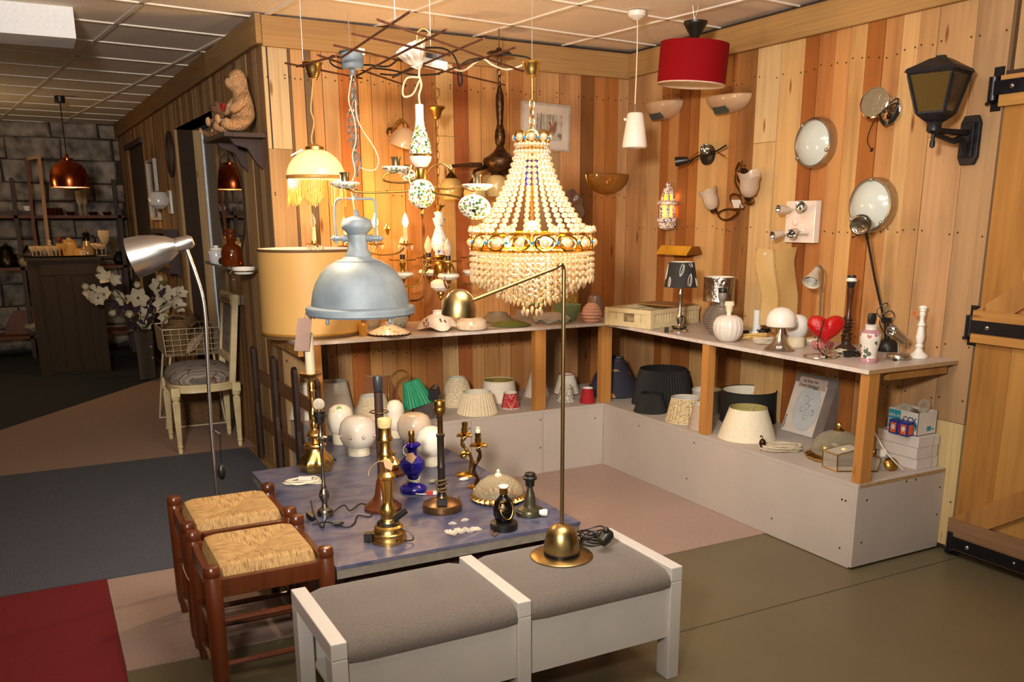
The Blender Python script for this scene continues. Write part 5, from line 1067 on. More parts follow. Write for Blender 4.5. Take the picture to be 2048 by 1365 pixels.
def cordheap(name, label, c, mat, loops, rx, ry, seed, r=.0025, h=.004):
    m = MB(); rn = random.Random(seed)
    for k in range(loops):
        q = []; ph = rn.uniform(0, 6); a0, b0 = rx * rn.uniform(.6, 1.1), ry * rn.uniform(.5, 1.1); ox, oy = rn.uniform(-.2, .2) * rx, rn.uniform(-.2, .2) * ry
        for i in range(18):
            a = 2 * PI * i / 18; v = RGT * (ox + a0 * math.cos(a)) + FWD * (oy + b0 * math.sin(a)); q.append((v.x, v.y, r + .001 + h * k + .003 * math.sin(2 * a + ph) + .003))
        m.tube(q, r, 6, True)
    return solo(name, m, mat, label, 'cord', c)
cordheap('cord_coil', 'flat coil of pale yellow cord in front of the slim white cylinder lamp', onz(1506, 679, Z), M('pale_yellow_cord', '#c9a45c', .55), 6, .075, .02, 21)
cordheap('cord_tangle', 'tangle of clear plastic cord left of the mushroom lamp', onz(1524, 690, Z), thin('clear_plastic', '#e6dcc8', .4, .2), 7, .045, .02, 22, .0032)
# mushroom lamp
t, A = sl('table_lamp', 'mushroom lamp with opal dome shade on a flared brushed steel foot', 1558, 705, 31, 614)
LP(A, t, 'base', [(0, 705), (30, 705), (31, 703), (24, 698), (15, 690), (9, 679), (6, 667), (5.5, 655)], STEEL, 36); LP(A, t, 'dome_shade', [(0, 656), (26, 656), (29, 654), (30, 647), (28.5, 636), (23.5, 625), (14, 617), (0, 614)], M('opal_dome', '#d9cfc2', .22, 0, .02), 40)
MB().obox(A.loc(1558, 695, .055), RGT * .014, FWD * .001, (0, 0, .006)).build('sticker', CARTON, t)
# white globe lamp on cream foot, flat foot
t, A = sl('table_lamp', 'white glass globe lamp on a cream ceramic foot behind the mushroom lamp', 1591, 696, 17.5, 630)
LP(A, t, 'base', [(0, 696), (17, 696), (17.5, 694), (17, 677), (13, 675)], M('ivory_ceramic', '#cfc3a4', .45), 30); LP(A, t, 'globe', [(14, 676), (19, 670), (22, 658), (21.5, 646), (17, 635), (9, 630), (0, 629)], M('milk_glass', '#cfc9c2', .2, 0, .02), 32)
t, A = sl('ceramic_pedestal', 'flat round cream ceramic lamp foot behind the red heart', 1622, 690, 17, 676, 'lamp part'); LP(A, t, 'foot', [(0, 690), (17, 690), (17, 677), (15, 676), (0, 676)], MATS['ivory_ceramic'], 28)
# red heart lamp
t, A = sl('table_lamp', 'red glass heart lamp on a chrome wire foot', 1650, 716, 12, 634)
RED = M('red_textured_glass', '#a80d0d', .16, 0, .12, 160, .35); rows = []; k_ = A.r(1); c = A.loc(1651, 660)
N = 40
def heart(tt): return (16 * abs(math.sin(tt)) ** 2.2 * (1 if math.sin(tt) > 0 else -1), 12 * math.cos(tt) - 3.6 * math.cos(2 * tt) - 1.3 * math.cos(3 * tt) - .6 * math.cos(4 * tt))
m = MB(); secs = 9
for s_ in range(secs + 1):
    ph = PI * s_ / secs; sc = math.sin(ph) ** .62; off = -math.cos(ph) * 16 * k_; row = []
    for i in range(N):
        x, y = heart(2 * PI * i / N); x = x * 2.33; y = (y + 2.65) * 2.25; row.append(c + RGT * x * k_ * sc + Vector((0, 0, y * k_ * sc + (1 - sc) * -2 * k_)) + FWD * off)
    rows.append(row)
m.grid(rows, True, True).build('heart_shade', RED, t)
cz = A.z(690); MB().tube([(0, 0, .004), (0, 0, cz)], .004, 8).lathe([(.012, .01), (.016, .016), (.009, .022), (.014, .028), (.008, .034), (.012, .04), (.007, .046)], 16).build('chrome_stem', CHROME, t)
MB().tube([(-.03 + .075 * math.cos(a * PI / 14), .075 * math.sin(a * PI / 14) * .9, .004) for a in range(28)], .0035, 6, True).tube([(-.03, 0, .004), (.045, 0, .004)], .0035, 6).lathe([(0, 0), (.03, 0), (.028, .006), (0, .008)], 20).build('wire_foot', CHROME, t)
MB().tube(bez([A.loc(1647, 640, .055), A.loc(1640, 665, .075), A.loc(1635, 690, .07), A.loc(1642, 705, .06), A.loc(1660, 716, .05), A.loc(1680, 713, .04)], 6), .0025, 6).build('cord', BLACK, t)
t, A = sl('glass_lampshade', 'small pink ribbed glass shade under the red heart', 1652, 705, 17, 684, 'glass shade'); A.P += FWD * .06; t.location = A.P; LP(A, t, 'glass', [(20, 684), (21, 690), (18, 700), (11, 705), (0, 705)][::-1], thin('pink_glass', '#c47a76', .6, .15), 60, fn=lambda a, r, z, k: (r * (1 + .05 * math.cos(a * 15)), z))
# grey goose neck lamp
P = onz(1640, 694, Z) + FWD * .10; A = Axis(P); t = thing('desk_lamp', 'pale grey cone desk lamp on a bent steel stem, behind the red heart', 'lamp', P)
MB().lathe([(0, 0), (.045, 0), (.045, .012), (.012, .02), (0, .02)], 28).build('base', M('pale_grey_plastic', '#a59c90', .4), t)
MB().tube([(0, 0, .015)] + bez([A.loc(1639, 645), A.loc(1642, 590), A.loc(1646, 555), A.loc(1645, 540), A.loc(1639, 532), A.loc(1634, 535)], 5), .0055, 8).build('stem', STEEL, t)
b_ = A.loc(1634, 538); f_ = A.loc(1622, 566, .05); k_ = A.r(1); d = f_ - b_; L = d.length
MB().lathe([(0, -.004), (5 * k_, 0), (8 * k_, L * .35), (13 * k_, L * .7), (17.5 * k_, L), (16.8 * k_, L), (12 * k_, L * .68), (0, L * .3)], 32, b_, d).build('cone_shade', M('grey_beige_plastic', '#b3a995', .4, 0, .03), t)
dn = d.normalized(); m = MB(); pu, pv = perp(dn)
for r in (9, 6.5, 4): m.tube([f_ - dn * .006 + (pu * math.cos(a * PI / 10) + pv * math.sin(a * PI / 10)) * r * k_ for a in range(20)], .0016, 5, True)
m.lathe([(0, L * .9), (7 * k_, L * .88), (8 * k_, L * .7)], 20, b_, d).build('bulb', M('white_spiral_bulb', '#c9c6be', .3), t)
# turned wooden lamp
t, A = sl('table_lamp', 'turned red brown wooden lamp with white socket collar and black cord', 1691, 703, 20, 551)
LP(A, t, 'base', [(0, 703), (20, 703), (20, 699), (13, 694), (8, 690), (7, 684)], DARKWOOD, 28); LP(A, t, 'column', [(7, 684), (9, 678), (6, 668), (6.5, 650), (7.5, 640), (5.5, 630), (5.2, 610), (6.5, 590), (7, 584), (7, 578), (5, 576)], MAHOG, 22)
LP(A, t, 'socket', [(5, 577), (7, 574), (8, 564)], BLACK, 20); LP(A, t, 'socket_collar', [(8, 564), (11, 562), (11, 560), (8.5, 559), (8, 556)], WPLAST, 24); LP(A, t, 'socket_ring', [(8, 556), (8.5, 555), (8, 551), (0, 551)], BLACK, 20)
m = MB()
for k in range(7): r = A.r(8.5 + (k % 3)); m.tube([(r * math.cos(a * .5), r * math.sin(a * .5), A.z(686 - k * 8) + .006 * math.sin(a * .5 + k)) for a in range(13)], .003, 6, True)
m.build('cord', BLACK, t)
cordheap('cord_coil', 'short cream cord lying under the turned wooden lamp', onz(1683, 707, Z), CREAM, 3, .035, .02, 31, .003)
cordheap('cord_tangle', 'heap of black cord and plugs left of the pink banded vase lamp', onz(1703, 714, Z), BLACK, 5, .045, .02, 32, .0032)
p = onz(1692, 714, Z); solo('black_plug', MB().obox((0, 0, .012), RGT * .014, FWD * .01, (0, 0, .011)), BLACK, 'black mains plug lying right of the heart lamp foot', 'plug', p + Vector((0, -.0, .001)) - FWD * .015); 
# pink banded vase lamp
FLOR = spots('rose_sprig_print', '#cfc6b6', ['#a86a72', '#556152', '#4d5a4e', '#cfc6b6', '#cfc6b6'], 42, .50, .2, 24)
t, A = sl('table_lamp', 'white ceramic vase lamp with pink bands and rose sprigs', 1736, 727, 17, 627); PINKB = M('mauve_glaze', '#a5787f', .2, 0, .05)
LP(A, t, 'foot', [(0, 727), (16.5, 727), (17, 721), (15, 718)], PINKB, 32); LP(A, t, 'body', [(15, 718), (14, 712), (17, 698), (19.5, 683), (20.5, 671), (19.5, 667)], FLOR, 36); LP(A, t, 'shoulder', [(19.5, 667.5), (15, 662), (12, 660)], PINKB, 32); LP(A, t, 'collar', [(12, 660.5), (11, 657), (12, 653), (12.5, 650.5), (9, 649.5), (0, 649.5)], MATS['white_glaze'], 30)
LP(A, t, 'socket', [(6, 650), (7.5, 646), (8.5, 638), (7.5, 630), (6.5, 627), (0, 627)], BLACK, 18, fn=lambda a, r, z, k: (r * (1 + .07 * math.cos(a * 8)), z))
# black long arm desk lamp
t, A = sl('desk_lamp', 'black desk lamp with long thin arm leaning left in front of the glass ceiling light', 1774, 705, 21, 676)
LP(A, t, 'base', [(0, 705), (21, 705), (22, 702), (19, 690), (13, 681), (6, 677), (0, 676)], BLACK, 32); MB().tube([A.loc(1774, 682), A.loc(1773, 640)], A.r(5), 12).obox(A.loc(1773, 641), RGT * A.r(9), FWD * .012, (0, 0, A.r(5))).build('column', BLACK, t)
MB().tube([A.loc(1768, 640), A.loc(1750, 560), A.loc(1735, 478)], .0055, 8).build('arm', BLACK, t)
hc = A.loc(1722, 449, .05); dd = A.loc(1707, 458, .11) - A.loc(1722, 449, .05); k_ = A.r(1)
MB().lathe([(19 * k_, 8 * k_), (19.5 * k_, 3 * k_), (17.5 * k_, -8 * k_), (11 * k_, -16 * k_), (0, -19 * k_)], 30, hc, dd).tube([A.loc(1735, 478), A.loc(1732, 465, .02)], .008, 8).build('lamp_head', BLACK, t); MB().lathe([(0, 5 * k_), (14 * k_, 6 * k_), (17 * k_, 7.5 * k_), (18.6 * k_, 7 * k_)], 30, hc, dd).build('reflector', M('ribbed_reflector', '#8f8574', .2, .9, .3, 40, .5), t)
MB().tube([A.loc(1728, 468, .03), A.loc(1708, 474, .05)], .002, 5).ball(A.loc(1706, 475, .05), .005, 8, 5).build('handle_rod', BLACK, t)
m = MB(); m.tube(bez([A.loc(x, y, .03) for x, y in ((1768, 640), (1757, 632), (1754, 622), (1765, 610), (1775, 607), (1770, 622), (1762, 632), (1780, 622), (1788, 630), (1782, 642), (1772, 636), (1760, 640), (1762, 655), (1772, 668), (1783, 660), (1785, 648))], 5), .0026, 6); m.build('cord', BLACK, t)
# brushed spot lamp
t, A = sl('spot_lamp', 'brushed steel spot lamp on a round drum foot near the shelf end', 1796, 722, 23, 709)
LP(A, t, 'base', [(0, 722), (22.5, 722), (23, 720), (23, 711), (22, 709), (0, 708.5)], STEEL, 36); MB().tube([(0, 0, .02), A.loc(1797, 684)], .005, 10).build('stem', CHROME, t); MB().obox(A.loc(1790, 721, .05), RGT * .008, FWD * .004, (0, 0, .006)).build('rocker_switch', BLACK, t)
b_ = A.loc(1808, 680); f_ = A.loc(1783, 661, .05); d = f_ - b_; L = d.length; k_ = A.r(1)
MB().lathe([(0, -.004), (9 * k_, 0), (10 * k_, L * .3), (10 * k_, L * .7), (11 * k_, L * .72), (12 * k_, L), (11 * k_, L)], 28, b_, d).build('lamp_head', STEEL, t); MB().lathe([(11 * k_, L * .99), (7 * k_, L * .8), (3 * k_, L * .75), (0, L * .95)], 24, b_, d).build('reflector', CHROME, t)
# white baluster lamp with cord
t, A = sl('table_lamp', 'small white painted baluster lamp at the end of the shelf', 1836, 718, 18, 611)
LP(A, t, 'base', [(0, 718), (18, 718), (18, 714), (14, 710), (9, 706), (6, 700)], WHITE, 28); LP(A, t, 'column', [(6, 700), (8, 694), (5.5, 690), (7.5, 684), (8.5, 676), (7, 664), (5.5, 655), (7.5, 652), (7, 649), (5, 646), (4, 640), (4.5, 634)], WHITE, 24); LP(A, t, 'socket', [(4.5, 634), (6, 630), (5, 624), (6.5, 622), (6, 618), (8, 617), (7.5, 614), (5.5, 612), (0, 611)], WPLAST, 20)
MB().obox(A.loc(1829, 628, .03), RGT * .006, FWD * .001, (0, 0, .009)).build('sticker', ORC, t)
cordheap('cord_coil', 'bundled white cord lying at the very end of the shelf', onz(1872, 707, Z), WPLAST, 7, .075, .022, 33, .003)
# parchment lamp
P = onz(1557, 664, Z); P.x = -.10; P = onx(1557, 640, -.10); P.z = Z; A = Axis(P); t = thing('parchment_lamp', 'tall wavy parchment lamp with laced seams against the right wall', 'lamp', P)
PARCH = translucent('parchment', '#cba566', .25, .6, 0, .10, 6)
def edge(f): return [(1513, 497), (1510, 530), (1516, 560), (1522, 590), (1520, 620), (1519, 650)], [(1548, 500), (1549, 530), (1553, 560), (1557, 590), (1556, 620), (1555, 652)], [(1594, 494), (1588, 525), (1592, 560), (1596, 590), (1595, 620), (1592, 650)]
Lh, Mi, Rh = edge(0); lace = 0
for a_, b_, oa, ob in ((Lh, Mi, .0, .05), (Mi, Rh, .05, .0)):
    rows = [[A.loc(pa[0] + (pb[0] - pa[0]) * u / 6, pa[1] + (pb[1] - pa[1]) * u / 6, oa + (ob - oa) * u / 6 + .012 * math.sin(PI * u / 6) * math.sin(i * 1.3)) for u in range(7)] for i, (pa, pb) in enumerate(zip(a_, b_))]
    rows2 = [[p + FWD * .002 for p in r] for r in rows]; MB().grid(rows).grid(rows2).build('parchment_panel', PARCH, t)
for ed_, o in ((Lh, .001), (Mi, .052), (Rh, .001)):
    lace = MB()
    q = bez([A.loc(x, y, o) for x, y in ed_], 8)
    for i in range(0, len(q) - 1): lace.tube([q[i] - RGT * .006 + Vector((0, 0, -.004)), q[i] - FWD * .002, q[i] + RGT * .006 + Vector((0, 0, .004))], .0013, 4)
    if ed_: lace.build('lacing', M('leather_lace', '#9c7843', .7), t)
MB().tube([(0, .02, .0), (0, .02, A.z(510))], .006, 8).obox((0, .02, .006), (.04, 0, 0), (0, .02, 0), (0, 0, .006)).build('stand', PINE, t)
MB().prism([(.008 * math.cos(a), .006 * math.sin(a)) for a in [i * PI / 5 for i in range(10)]], A.loc(1530, 508, .03), RGT, (0, 0, 1), -FWD * .001).build('sticker', CARTON, t)
# ------------------------------------------------------------------ glass and shades on the back shelf
t, A = sl('drum_lampshade', 'huge parchment drum lampshade with brown braid, at the left end of the back shelf', 617, 676, 96, 497, 'lampshade')
P = Vector((-2.235, -.318, SH + .001)); A = Axis(P); A.c0, A.ctop = 660, 497; t.location = P; r = .262; zt_ = A.z(497)
MB().lathe([(r, 0), (r * .975, zt_)], 64).build('shade_cover', translucent('parchment_shade', '#dcb069', .3, .5, 0, .05, 3), t); MB().lathe([(r * .972, zt_), (r - .003, 0)], 48).build('shade_lining', LININGW, t)
BRAID = M('brown_braid', '#5a3f1d', .7, 0, .2, 90); GILT = M('gilt_braid', '#a67a2c', .5, .2, .2, 90)
MB().lathe([(r + .0005, .002), (r + .004, .005), (r + .004, .013), (r + .0005, .016)], 64).lathe([(r * .976, zt_ - .014), (r * .976 + .004, zt_ - .011), (r * .975 + .004, zt_ - .002), (r * .974, zt_)], 64).build('braid', BRAID, t); MB().lathe([(r + .0005, .017), (r + .003, .019), (r + .003, .026), (r, .028)], 64).build('gilt_braid', GILT, t)
t, A = sl('glass_lampshade', 'small amber yellow glass drum shade right of the huge parchment drum', 727, 673, 9, 647, 'glass shade'); LP(A, t, 'glass', [(0, 673), (9, 673), (9.5, 668), (9.5, 650), (8, 647), (0, 647)], translucent('amber_glass', '#d19a35', .4, .2, .08), 24)
t, A = sl('glass_lampshade', 'ribbed cream glass bowl shade behind the brown edged plate shade', 742, 658, 17, 632, 'glass shade'); CRG = translucent('cream_glass', '#d6c5a6', .3, .2, .06); LP(A, t, 'glass', [(0, 658), (15, 658), (19, 652), (20.5, 645), (20, 640), (20.5, 637), (19.5, 632), (18, 632), (17, 650), (0, 655)], CRG, 36, fn=lambda a, r, z, k: (r, z))
t, A = sl('glass_lampshade', 'crackled clear glass ball shade under the grey pendant rim', 796, 657, 12, 622, 'glass shade'); LP(A, t, 'glass', [(0, 657), (12, 657), (18, 651), (21, 641), (19, 630), (13, 623), (9, 622)], spots('crackled_glass', '#a9b0a4', ['#c9cdc2', '#8d968b', '#b7beb2'], 60, .7, .12), 32)
t, A = sl('glass_lampshade', 'white opal plate shade with scalloped brown edge', 779, 675, 42, 645, 'glass shade'); f_ = lambda a, r, z, k: (r * (1 + .018 * math.cos(a * 30) * (k < 2)), z)
LP(A, t, 'glass', [(41, 672), (41, 670), (28, 662), (15, 655), (9, 652), (8, 647), (9, 645), (0, 645)], spots('opal_dotted', '#ded3c2', ['#b98f80', '#ded3c2', '#ded3c2'], 55, .5, .2), 90, fn=lambda a, r, z, k: (r * (1 + .018 * math.cos(a * 30) * (k < 2)), z + .001))
A2 = A.r(41.5); zz = .006; MB().tube([(A2 * (1 + .02 * math.cos(i * PI / 2)) * math.cos(2 * PI * i / 120), A2 * (1 + .02 * math.cos(i * PI / 2)) * math.sin(2 * PI * i / 120), zz + .003 * math.cos(i * PI / 2)) for i in range(120)], .0032, 5, True).build('scalloped_edge', M('brown_enamel', '#3f2018', .3), t)
t, A = sl('glass_lampshade', 'white handkerchief glass shade with red flower sprays', 876, 664, 34, 621, 'glass shade'); HK = M('milk_white_glass', '#ddd2c2', .18, 0, .02); rt_ = math.atan2(FWD.y, FWD.x) + .35
LP(A, t, 'glass', [(36, 662), (34, 652), (27, 640), (17, 632), (10, 629), (9, 624), (10.5, 621.5), (9, 621), (7, 624), (7, 630)], HK, 48, fn=lambda a, r, z, k: (r * (1 + (.16 * math.cos(4 * (a - rt_)) + .04) * max(0, 1 - k / 4)), max(.001, z + .018 * max(0, 1 - k / 3) * (1 - math.cos(4 * (a - rt_))) * .5)))
m = [MB(), MB(), MB()]; rn = random.Random(6)
for (px, py, s_) in ((852, 646, 1), (885, 647, 1.5)):
    for q in range(14):
        x, y = px + rn.gauss(0, 3.2 * s_), py + rn.gauss(0, 4.2 * s_); m[(0, 0, 1, 2)[q % 4]].ball(A.loc(x, y, A.r(30 - abs(x - 868) * .35) + .012), .004 * s_, 6, 4, (1, 1, 1))
for mm, (nm, col) in zip(m, (('red_flower', '#b0402c'), ('blue_flower', '#4a4668'), ('leaf_print', '#66713f'))): mm.build(nm, M(nm + '_glaze', col, .3), t, kind='stuff')
t, A = sl('glass_lampshade', 'cream pressed glass oval ceiling shade with knob on top', 944, 664, 28, 624, 'glass shade'); LP(A, t, 'glass', [(26, 663), (30, 660), (31, 652), (29, 643), (21, 637), (10, 635), (4, 634), (3, 631), (5, 628), (4, 625), (0, 624)], spots('pressed_cream_glass', '#d4bfa0', ['#c2aa88', '#dccab0'], 45, .5, .2), 40)
t, A = sl('glass_lampshade', 'frosted bell glass shade standing behind the handkerchief shade', 866, 640, 15, 597, 'glass shade'); LP(A, t, 'glass', [(15, 640), (14.5, 626), (12, 614), (7, 607), (4, 605), (3, 601), (4.5, 598), (0, 597)], translucent('frosted_glass', '#b8a893', .3, .4, .05), 30)
t, A = sl('enamel_lampshade', 'grey brown enamel disc shade behind the green one', 995, 647, 36, 625, 'lampshade'); LP(A, t, 'shade', [(35, 646), (36, 644), (24, 634), (20, 628), (19, 625), (17, 626), (17, 632)], M('grey_brown_enamel', '#7a6a50', .3, 0, .1), 40)
t, A = sl('enamel_lampshade', 'moss green enamel disc shade lying flat at the shelf edge', 1022, 656, 40, 640, 'lampshade'); LP(A, t, 'shade', [(40, 655), (40.5, 653), (30, 647), (15, 642), (5, 640.5), (0, 640)], M('moss_enamel', '#55632a', .25, 0, .15, 15), 48)
t, A = sl('glass_dish', 'clear glass dish with wavy blue edge, upside down on the back shelf', 1104, 650, 36, 624, 'dish'); AQ = thin('pale_clear_glass', '#e8e0cf', .22, .08); fw = lambda a, r, z, k: (r * (1 + .03 * math.cos(a * 7)), max(.002, z + (.022 * (1 + math.cos(a * 7)) / 2) * max(0, 1 - k / 2)))
LP(A, t, 'glass', [(38, 648), (36, 640), (28, 630), (14, 625), (0, 624)], AQ, 84, fn=fw); r = A.r(38)
MB().tube([(r * (1 + .03 * math.cos(7 * a)) * math.cos(a), r * (1 + .03 * math.cos(7 * a)) * math.sin(a), .0035 + .022 * (1 + math.cos(7 * a)) / 2) for a in [2 * PI * i / 140 for i in range(140)]], .0034, 6, True).build('blue_edge', M('blue_glass', '#3a7186', .15), t)
t, A = sl('glass_bowl', 'low clear glass bowl left of the blue edged dish', 1047, 640, 15, 621, 'bowl'); LP(A, t, 'glass', [(0, 640), (11, 640), (14, 632), (16, 621), (15, 621), (13, 632), (0, 638)], AQ, 32)
t, A = sl('glass_bowl', 'pale green glass bowl behind the blue edged dish', 1134, 643, 17, 609, 'bowl'); LP(A, t, 'glass', [(0, 643), (16, 643), (22, 632), (27, 618), (29, 609), (28, 609), (21, 630), (0, 640)], thin('pale_green_glass', '#9db488', .4, .08), 40)
t, A = sl('glass_jar', 'ridged pale pink glass jar near the shelf corner', 1183, 647, 16, 606, 'jar'); LP(A, t, 'glass', [(0, 647), (15, 647), (18, 642), (16.5, 640), (20, 636), (18.5, 633), (21.5, 629), (19, 626), (20, 622), (17.5, 620), (18, 616), (14, 613.5), (14, 611), (9, 608), (8, 606), (0, 606)], M('pink_opaline', '#cfa08c', .15, 0, .03), 36)
t, A = sl('glass_lampshade', 'frosted mauve bell glass shade standing behind the pink jar', 1192, 640, 17, 590, 'glass shade'); A.P += FWD * .10; t.location = A.P; A.c0 = 636; LP(A, t, 'glass', [(17, 636), (17, 615), (15, 600), (13, 592), (9, 590), (0, 590)], translucent('mauve_frosted_glass', '#94796c', .25, .5, .03), 28)

# ------------------------------------------------------------------ hanging from the ceiling
RUST = M('rusty_iron', '#5f3218', .75, .35, .3, 60, .4); ZR = 2.08
t = thing('rod_grid', 'rusty iron rod grid hung level under the ceiling, pendant lamps tied to it', 'rod grid', (-1.95, -1.6, ZR))
for k, (a, b) in enumerate((((754, 36), (1047, 141)), ((820, 23), (682, 116)), ((704, 70), (900, 113)), ((893, 56), (700, 157)), ((967.6, 77), (785, 155)), ((1032, 97), (868, 152)), ((570, 124), (724, 155)), ((635, 110), (812, 171)), ((668, 93), (1010, 172)), ((593, 131), (672, 110)))):
    dz = Vector((0, 0, .004 * (k % 3) - .004)); MB().tube([onz(*a, ZR) + dz - t.location, onz(*b, ZR) + dz - t.location], .0042, 6).build('rod', RUST, t)
WIRE = M('galvanised_wire', '#bdb8b0', .4, .6)
for px, py in ((606, 121), (790, 48), (861, 92), (1064, 132)): p = onz(px, py, ZR) - t.location; MB().tube([p, (p.x, p.y, H - ZR - .003)], .0016, 5).build('hanging_wire', WIRE, t)
def hang(name, label, px, py, z, cat='lamp', group=None):
    P = onz(px, py, z); t = thing(name, label, cat, P, 0, group); return t, Axis(P)
def L2(A, t, nm, pts, mat, n=28, fn=None, parent=None): return MB().lathe(A.prof(pts), n, fn=fn).build(nm, mat, parent or t)
def links(mb, a, b, r, wire, n=None):
    a, b = Vector(a), Vector(b); d = b - a; L = d.length; n = n or max(2, int(L / (r * 2.6))); u, v = perp(d); d = d / L
    for i in range(n):
        c = a + d * L * (i + .5) / n; w_ = u if i % 2 else v; h = L / n * .62
        mb.tube([c + d * h * math.sin(k * PI / 5) + w_ * r * math.cos(k * PI / 5) for k in range(10)], wire, 5, True)
# grey industrial pendant
ZINC = M('grey_zinc_paint', '#747f86', .55, .1, .16, 9, .05)
t, A = hang('industrial_pendant', 'large grey dome factory pendant with a chain bunch above, over the left of the table', 704, 120, 2.095)
L2(A, t, 'canopy', [(0, 106), (22, 106), (23, 109), (22.5, 134), (20, 138), (6, 140), (5, 147), (3, 150), (0, 150)], ZINC, 36)
m = MB(); z0, z1 = A.z(148), A.z(385); rn = random.Random(9)
links(m, (0, 0, z0), (0, 0, A.z(165)), .010, .0024)
for s_ in range(3):
    pts = [(0, 0, A.z(163))] + [(rn.uniform(-.018, .018) + (s_ - 1) * .008, rn.uniform(-.012, .012), A.z(y)) for y in (200, 240, 280, 320)]
    if s_ < 2: pts.append((rn.uniform(-.004, .004), 0, A.z(352)))
    for a, b in zip(pts[:-1], pts[1:]): links(m, a, b, .0095, .0022)
m.build('chain', M('grey_chain', '#8f8b84', .4, .7), t)
m = MB(); m.tube(bez([A.loc(x, y, .02) for x, y in ((704, 150), (699, 180), (698, 205), (709, 240), (712, 280), (705, 310), (710, 345), (703, 372), (709, 420))], 6), .0028, 6).tube(bez([A.loc(x, y, .02) for x, y in ((711, 200), (714, 235), (726, 262), (745, 290), (757, 318), (752, 338), (736, 341), (722, 336))], 6), .0028, 6); m.build('cord', M('cream_cord', '#c9b391', .5), t)
MB().lathe([(.042, 0), (.045, .006), (.04, .01), (0, .008)], 24, A.loc(700, 108), (0, 0, 1)).build('cable_disc', M('dark_grey_plastic', '#3b4044', .4), t); MB().obox(A.loc(722, 104), (.012, 0, 0), (0, .01, 0), (0, 0, .012)).build('terminal_block', CREAM, t)
yk = MB(); yk.tube(bez([A.loc(673, 488), A.loc(670, 440), A.loc(670, 410), A.loc(676, 399), A.loc(690, 398)], 5) + [A.loc(710, 398)] + bez([A.loc(735, 398), A.loc(746, 399), A.loc(751, 410), A.loc(752, 440), A.loc(752, 488)], 5), A.r(2.6), 8).tube([A.loc(711 + 6 * math.cos(i * PI / 8), 386 + 8 * math.sin(i * PI / 8)) for i in range(16)], A.r(1.6), 6, True).lathe([(A.r(4), 0), (A.r(4), A.r(7)), (0, A.r(7))], 14, A.loc(710, 401)).build('yoke', ZINC, t)
B = Axis(A.P + (A.loc(716, 500) - Vector((0, 0, A.z(500)))) ); off = B.P - A.P; off.z = 0; B.P.z = A.P.z
def LB(nm, pts, mat, n=40, parent=t, fn=None): return MB().lathe(B.prof(pts), n, off, fn=fn).build(nm, mat, parent)
LB('cap', [(0, 419), (4, 420), (6, 432), (14, 434), (27, 440), (31, 449), (30, 457), (21, 466), (19, 470), (20, 474), (19, 480), (20, 498), (26, 510), (26, 513), (33, 518), (46, 522)], ZINC, 44)
LB('dome', [(38, 519), (46, 523), (62, 532), (76, 547), (87, 566), (93, 585), (96, 604), (96.5, 612), (95, 612), (92, 585), (75, 549), (44, 525)], ZINC, 64)
LB('rim_ring', [(95, 609), (106, 613), (108, 617), (107, 622), (108, 625), (105, 629), (95, 629), (93, 612)], ZINC, 64); LB('glass_cover', [(95, 626), (0, 627)], thin('frosted_cover_glass', '#d7d4c8', .7, .3), 40)
for a in range(5):
    an = a * 2 * PI / 5 + 1.2; r = B.r(107); c = off + Vector((r * math.cos(an), r * math.sin(an), B.z(622))); MB().tube([c + Vector((0, 0, .022)), c - Vector((0, 0, .025))], .007, 8).ball(c - Vector((0, 0, .03)), .009, 8, 5).build('clamp', ZINC, t)
for s_ in (-1, 1): MB().lathe([(B.r(7), B.r(16)), (B.r(7), B.r(24)), (B.r(8.5), B.r(26)), (B.r(8.5), B.r(31)), (B.r(5), B.r(32)), (B.r(5), B.r(46)), (B.r(7), B.r(47)), (B.r(6), B.r(51)), (B.r(2), B.r(52)), (B.r(2), B.r(56)), (0, B.r(56))], 14, off + Vector((0, 0, B.z(477))), RGT * s_).build('knob', ZINC, t)
# sleeve tag hanging from the pendant rim
P = onface(609, 664, B.P, .01); v = [(595, 637), (624, 634), (618, 703), (588, 702)]; q = [onface(x, y, P) - P for x, y in v]
t = thing('price_tag_sleeve', 'clear plastic sleeve with a buff card, hanging from the grey pendant rim', 'tag', P); MB().add(q + [p + FWD * .003 for p in q], [(0, 1, 2, 3), (7, 6, 5, 4), (0, 4, 5, 1), (1, 5, 6, 2), (2, 6, 7, 3), (3, 7, 4, 0)]).build('sleeve', thin('plastic_sleeve', '#cdb5a6', .45, .12), t)
q = [onface(x, y, P) + FWD * .0012 - P for x, y in ((602, 671), (620, 675), (615, 698), (607, 701), (598, 695))]; MB().add(q + [p + FWD * .0005 for p in q], [(0, 1, 2, 3, 4), (9, 8, 7, 6, 5)]).build('card', PAPER, t); MB().tube([onface(610, 636, P) - P, onface(611, 626, P) - P], .002, 5).build('tie', WIRE, t)
# opal dome pendant with bead fringe
t, A = hang('fringe_pendant', 'glowing opal dome pendant with amber bead fringe and brass canopy, left of the chain', 626, 140, 2.06); Cx = (632 - 626)
L2(A, t, 'canopy', [(0, 123), (19, 123), (21, 126), (17, 131), (15, 142), (11, 152), (8, 157), (2, 158), (0, 160)], BRASS, 32); A2 = Axis(A.P + A.loc(632, 350) - Vector((0, 0, A.z(350)))); off = A2.P - A.P; off.z = 0
def LF(nm, pts, mat, n=44, fn=None): return MB().lathe([(A2.r(h), A2.z(y)) for h, y in pts], n, off, fn=fn).build(nm, mat, t)
MB().tube(bez([A.loc(x, y) for x, y in ((627, 157), (624, 190), (622, 220), (628, 245), (623, 275), (625, 290))], 6), .0038, 6).build('cord', M('gold_cord', '#b8863c', .5), t)
LF('brass_cap', [(0, 287), (6, 288), (11, 291), (18, 294), (19, 300), (17, 303), (0, 303)], BRASS)
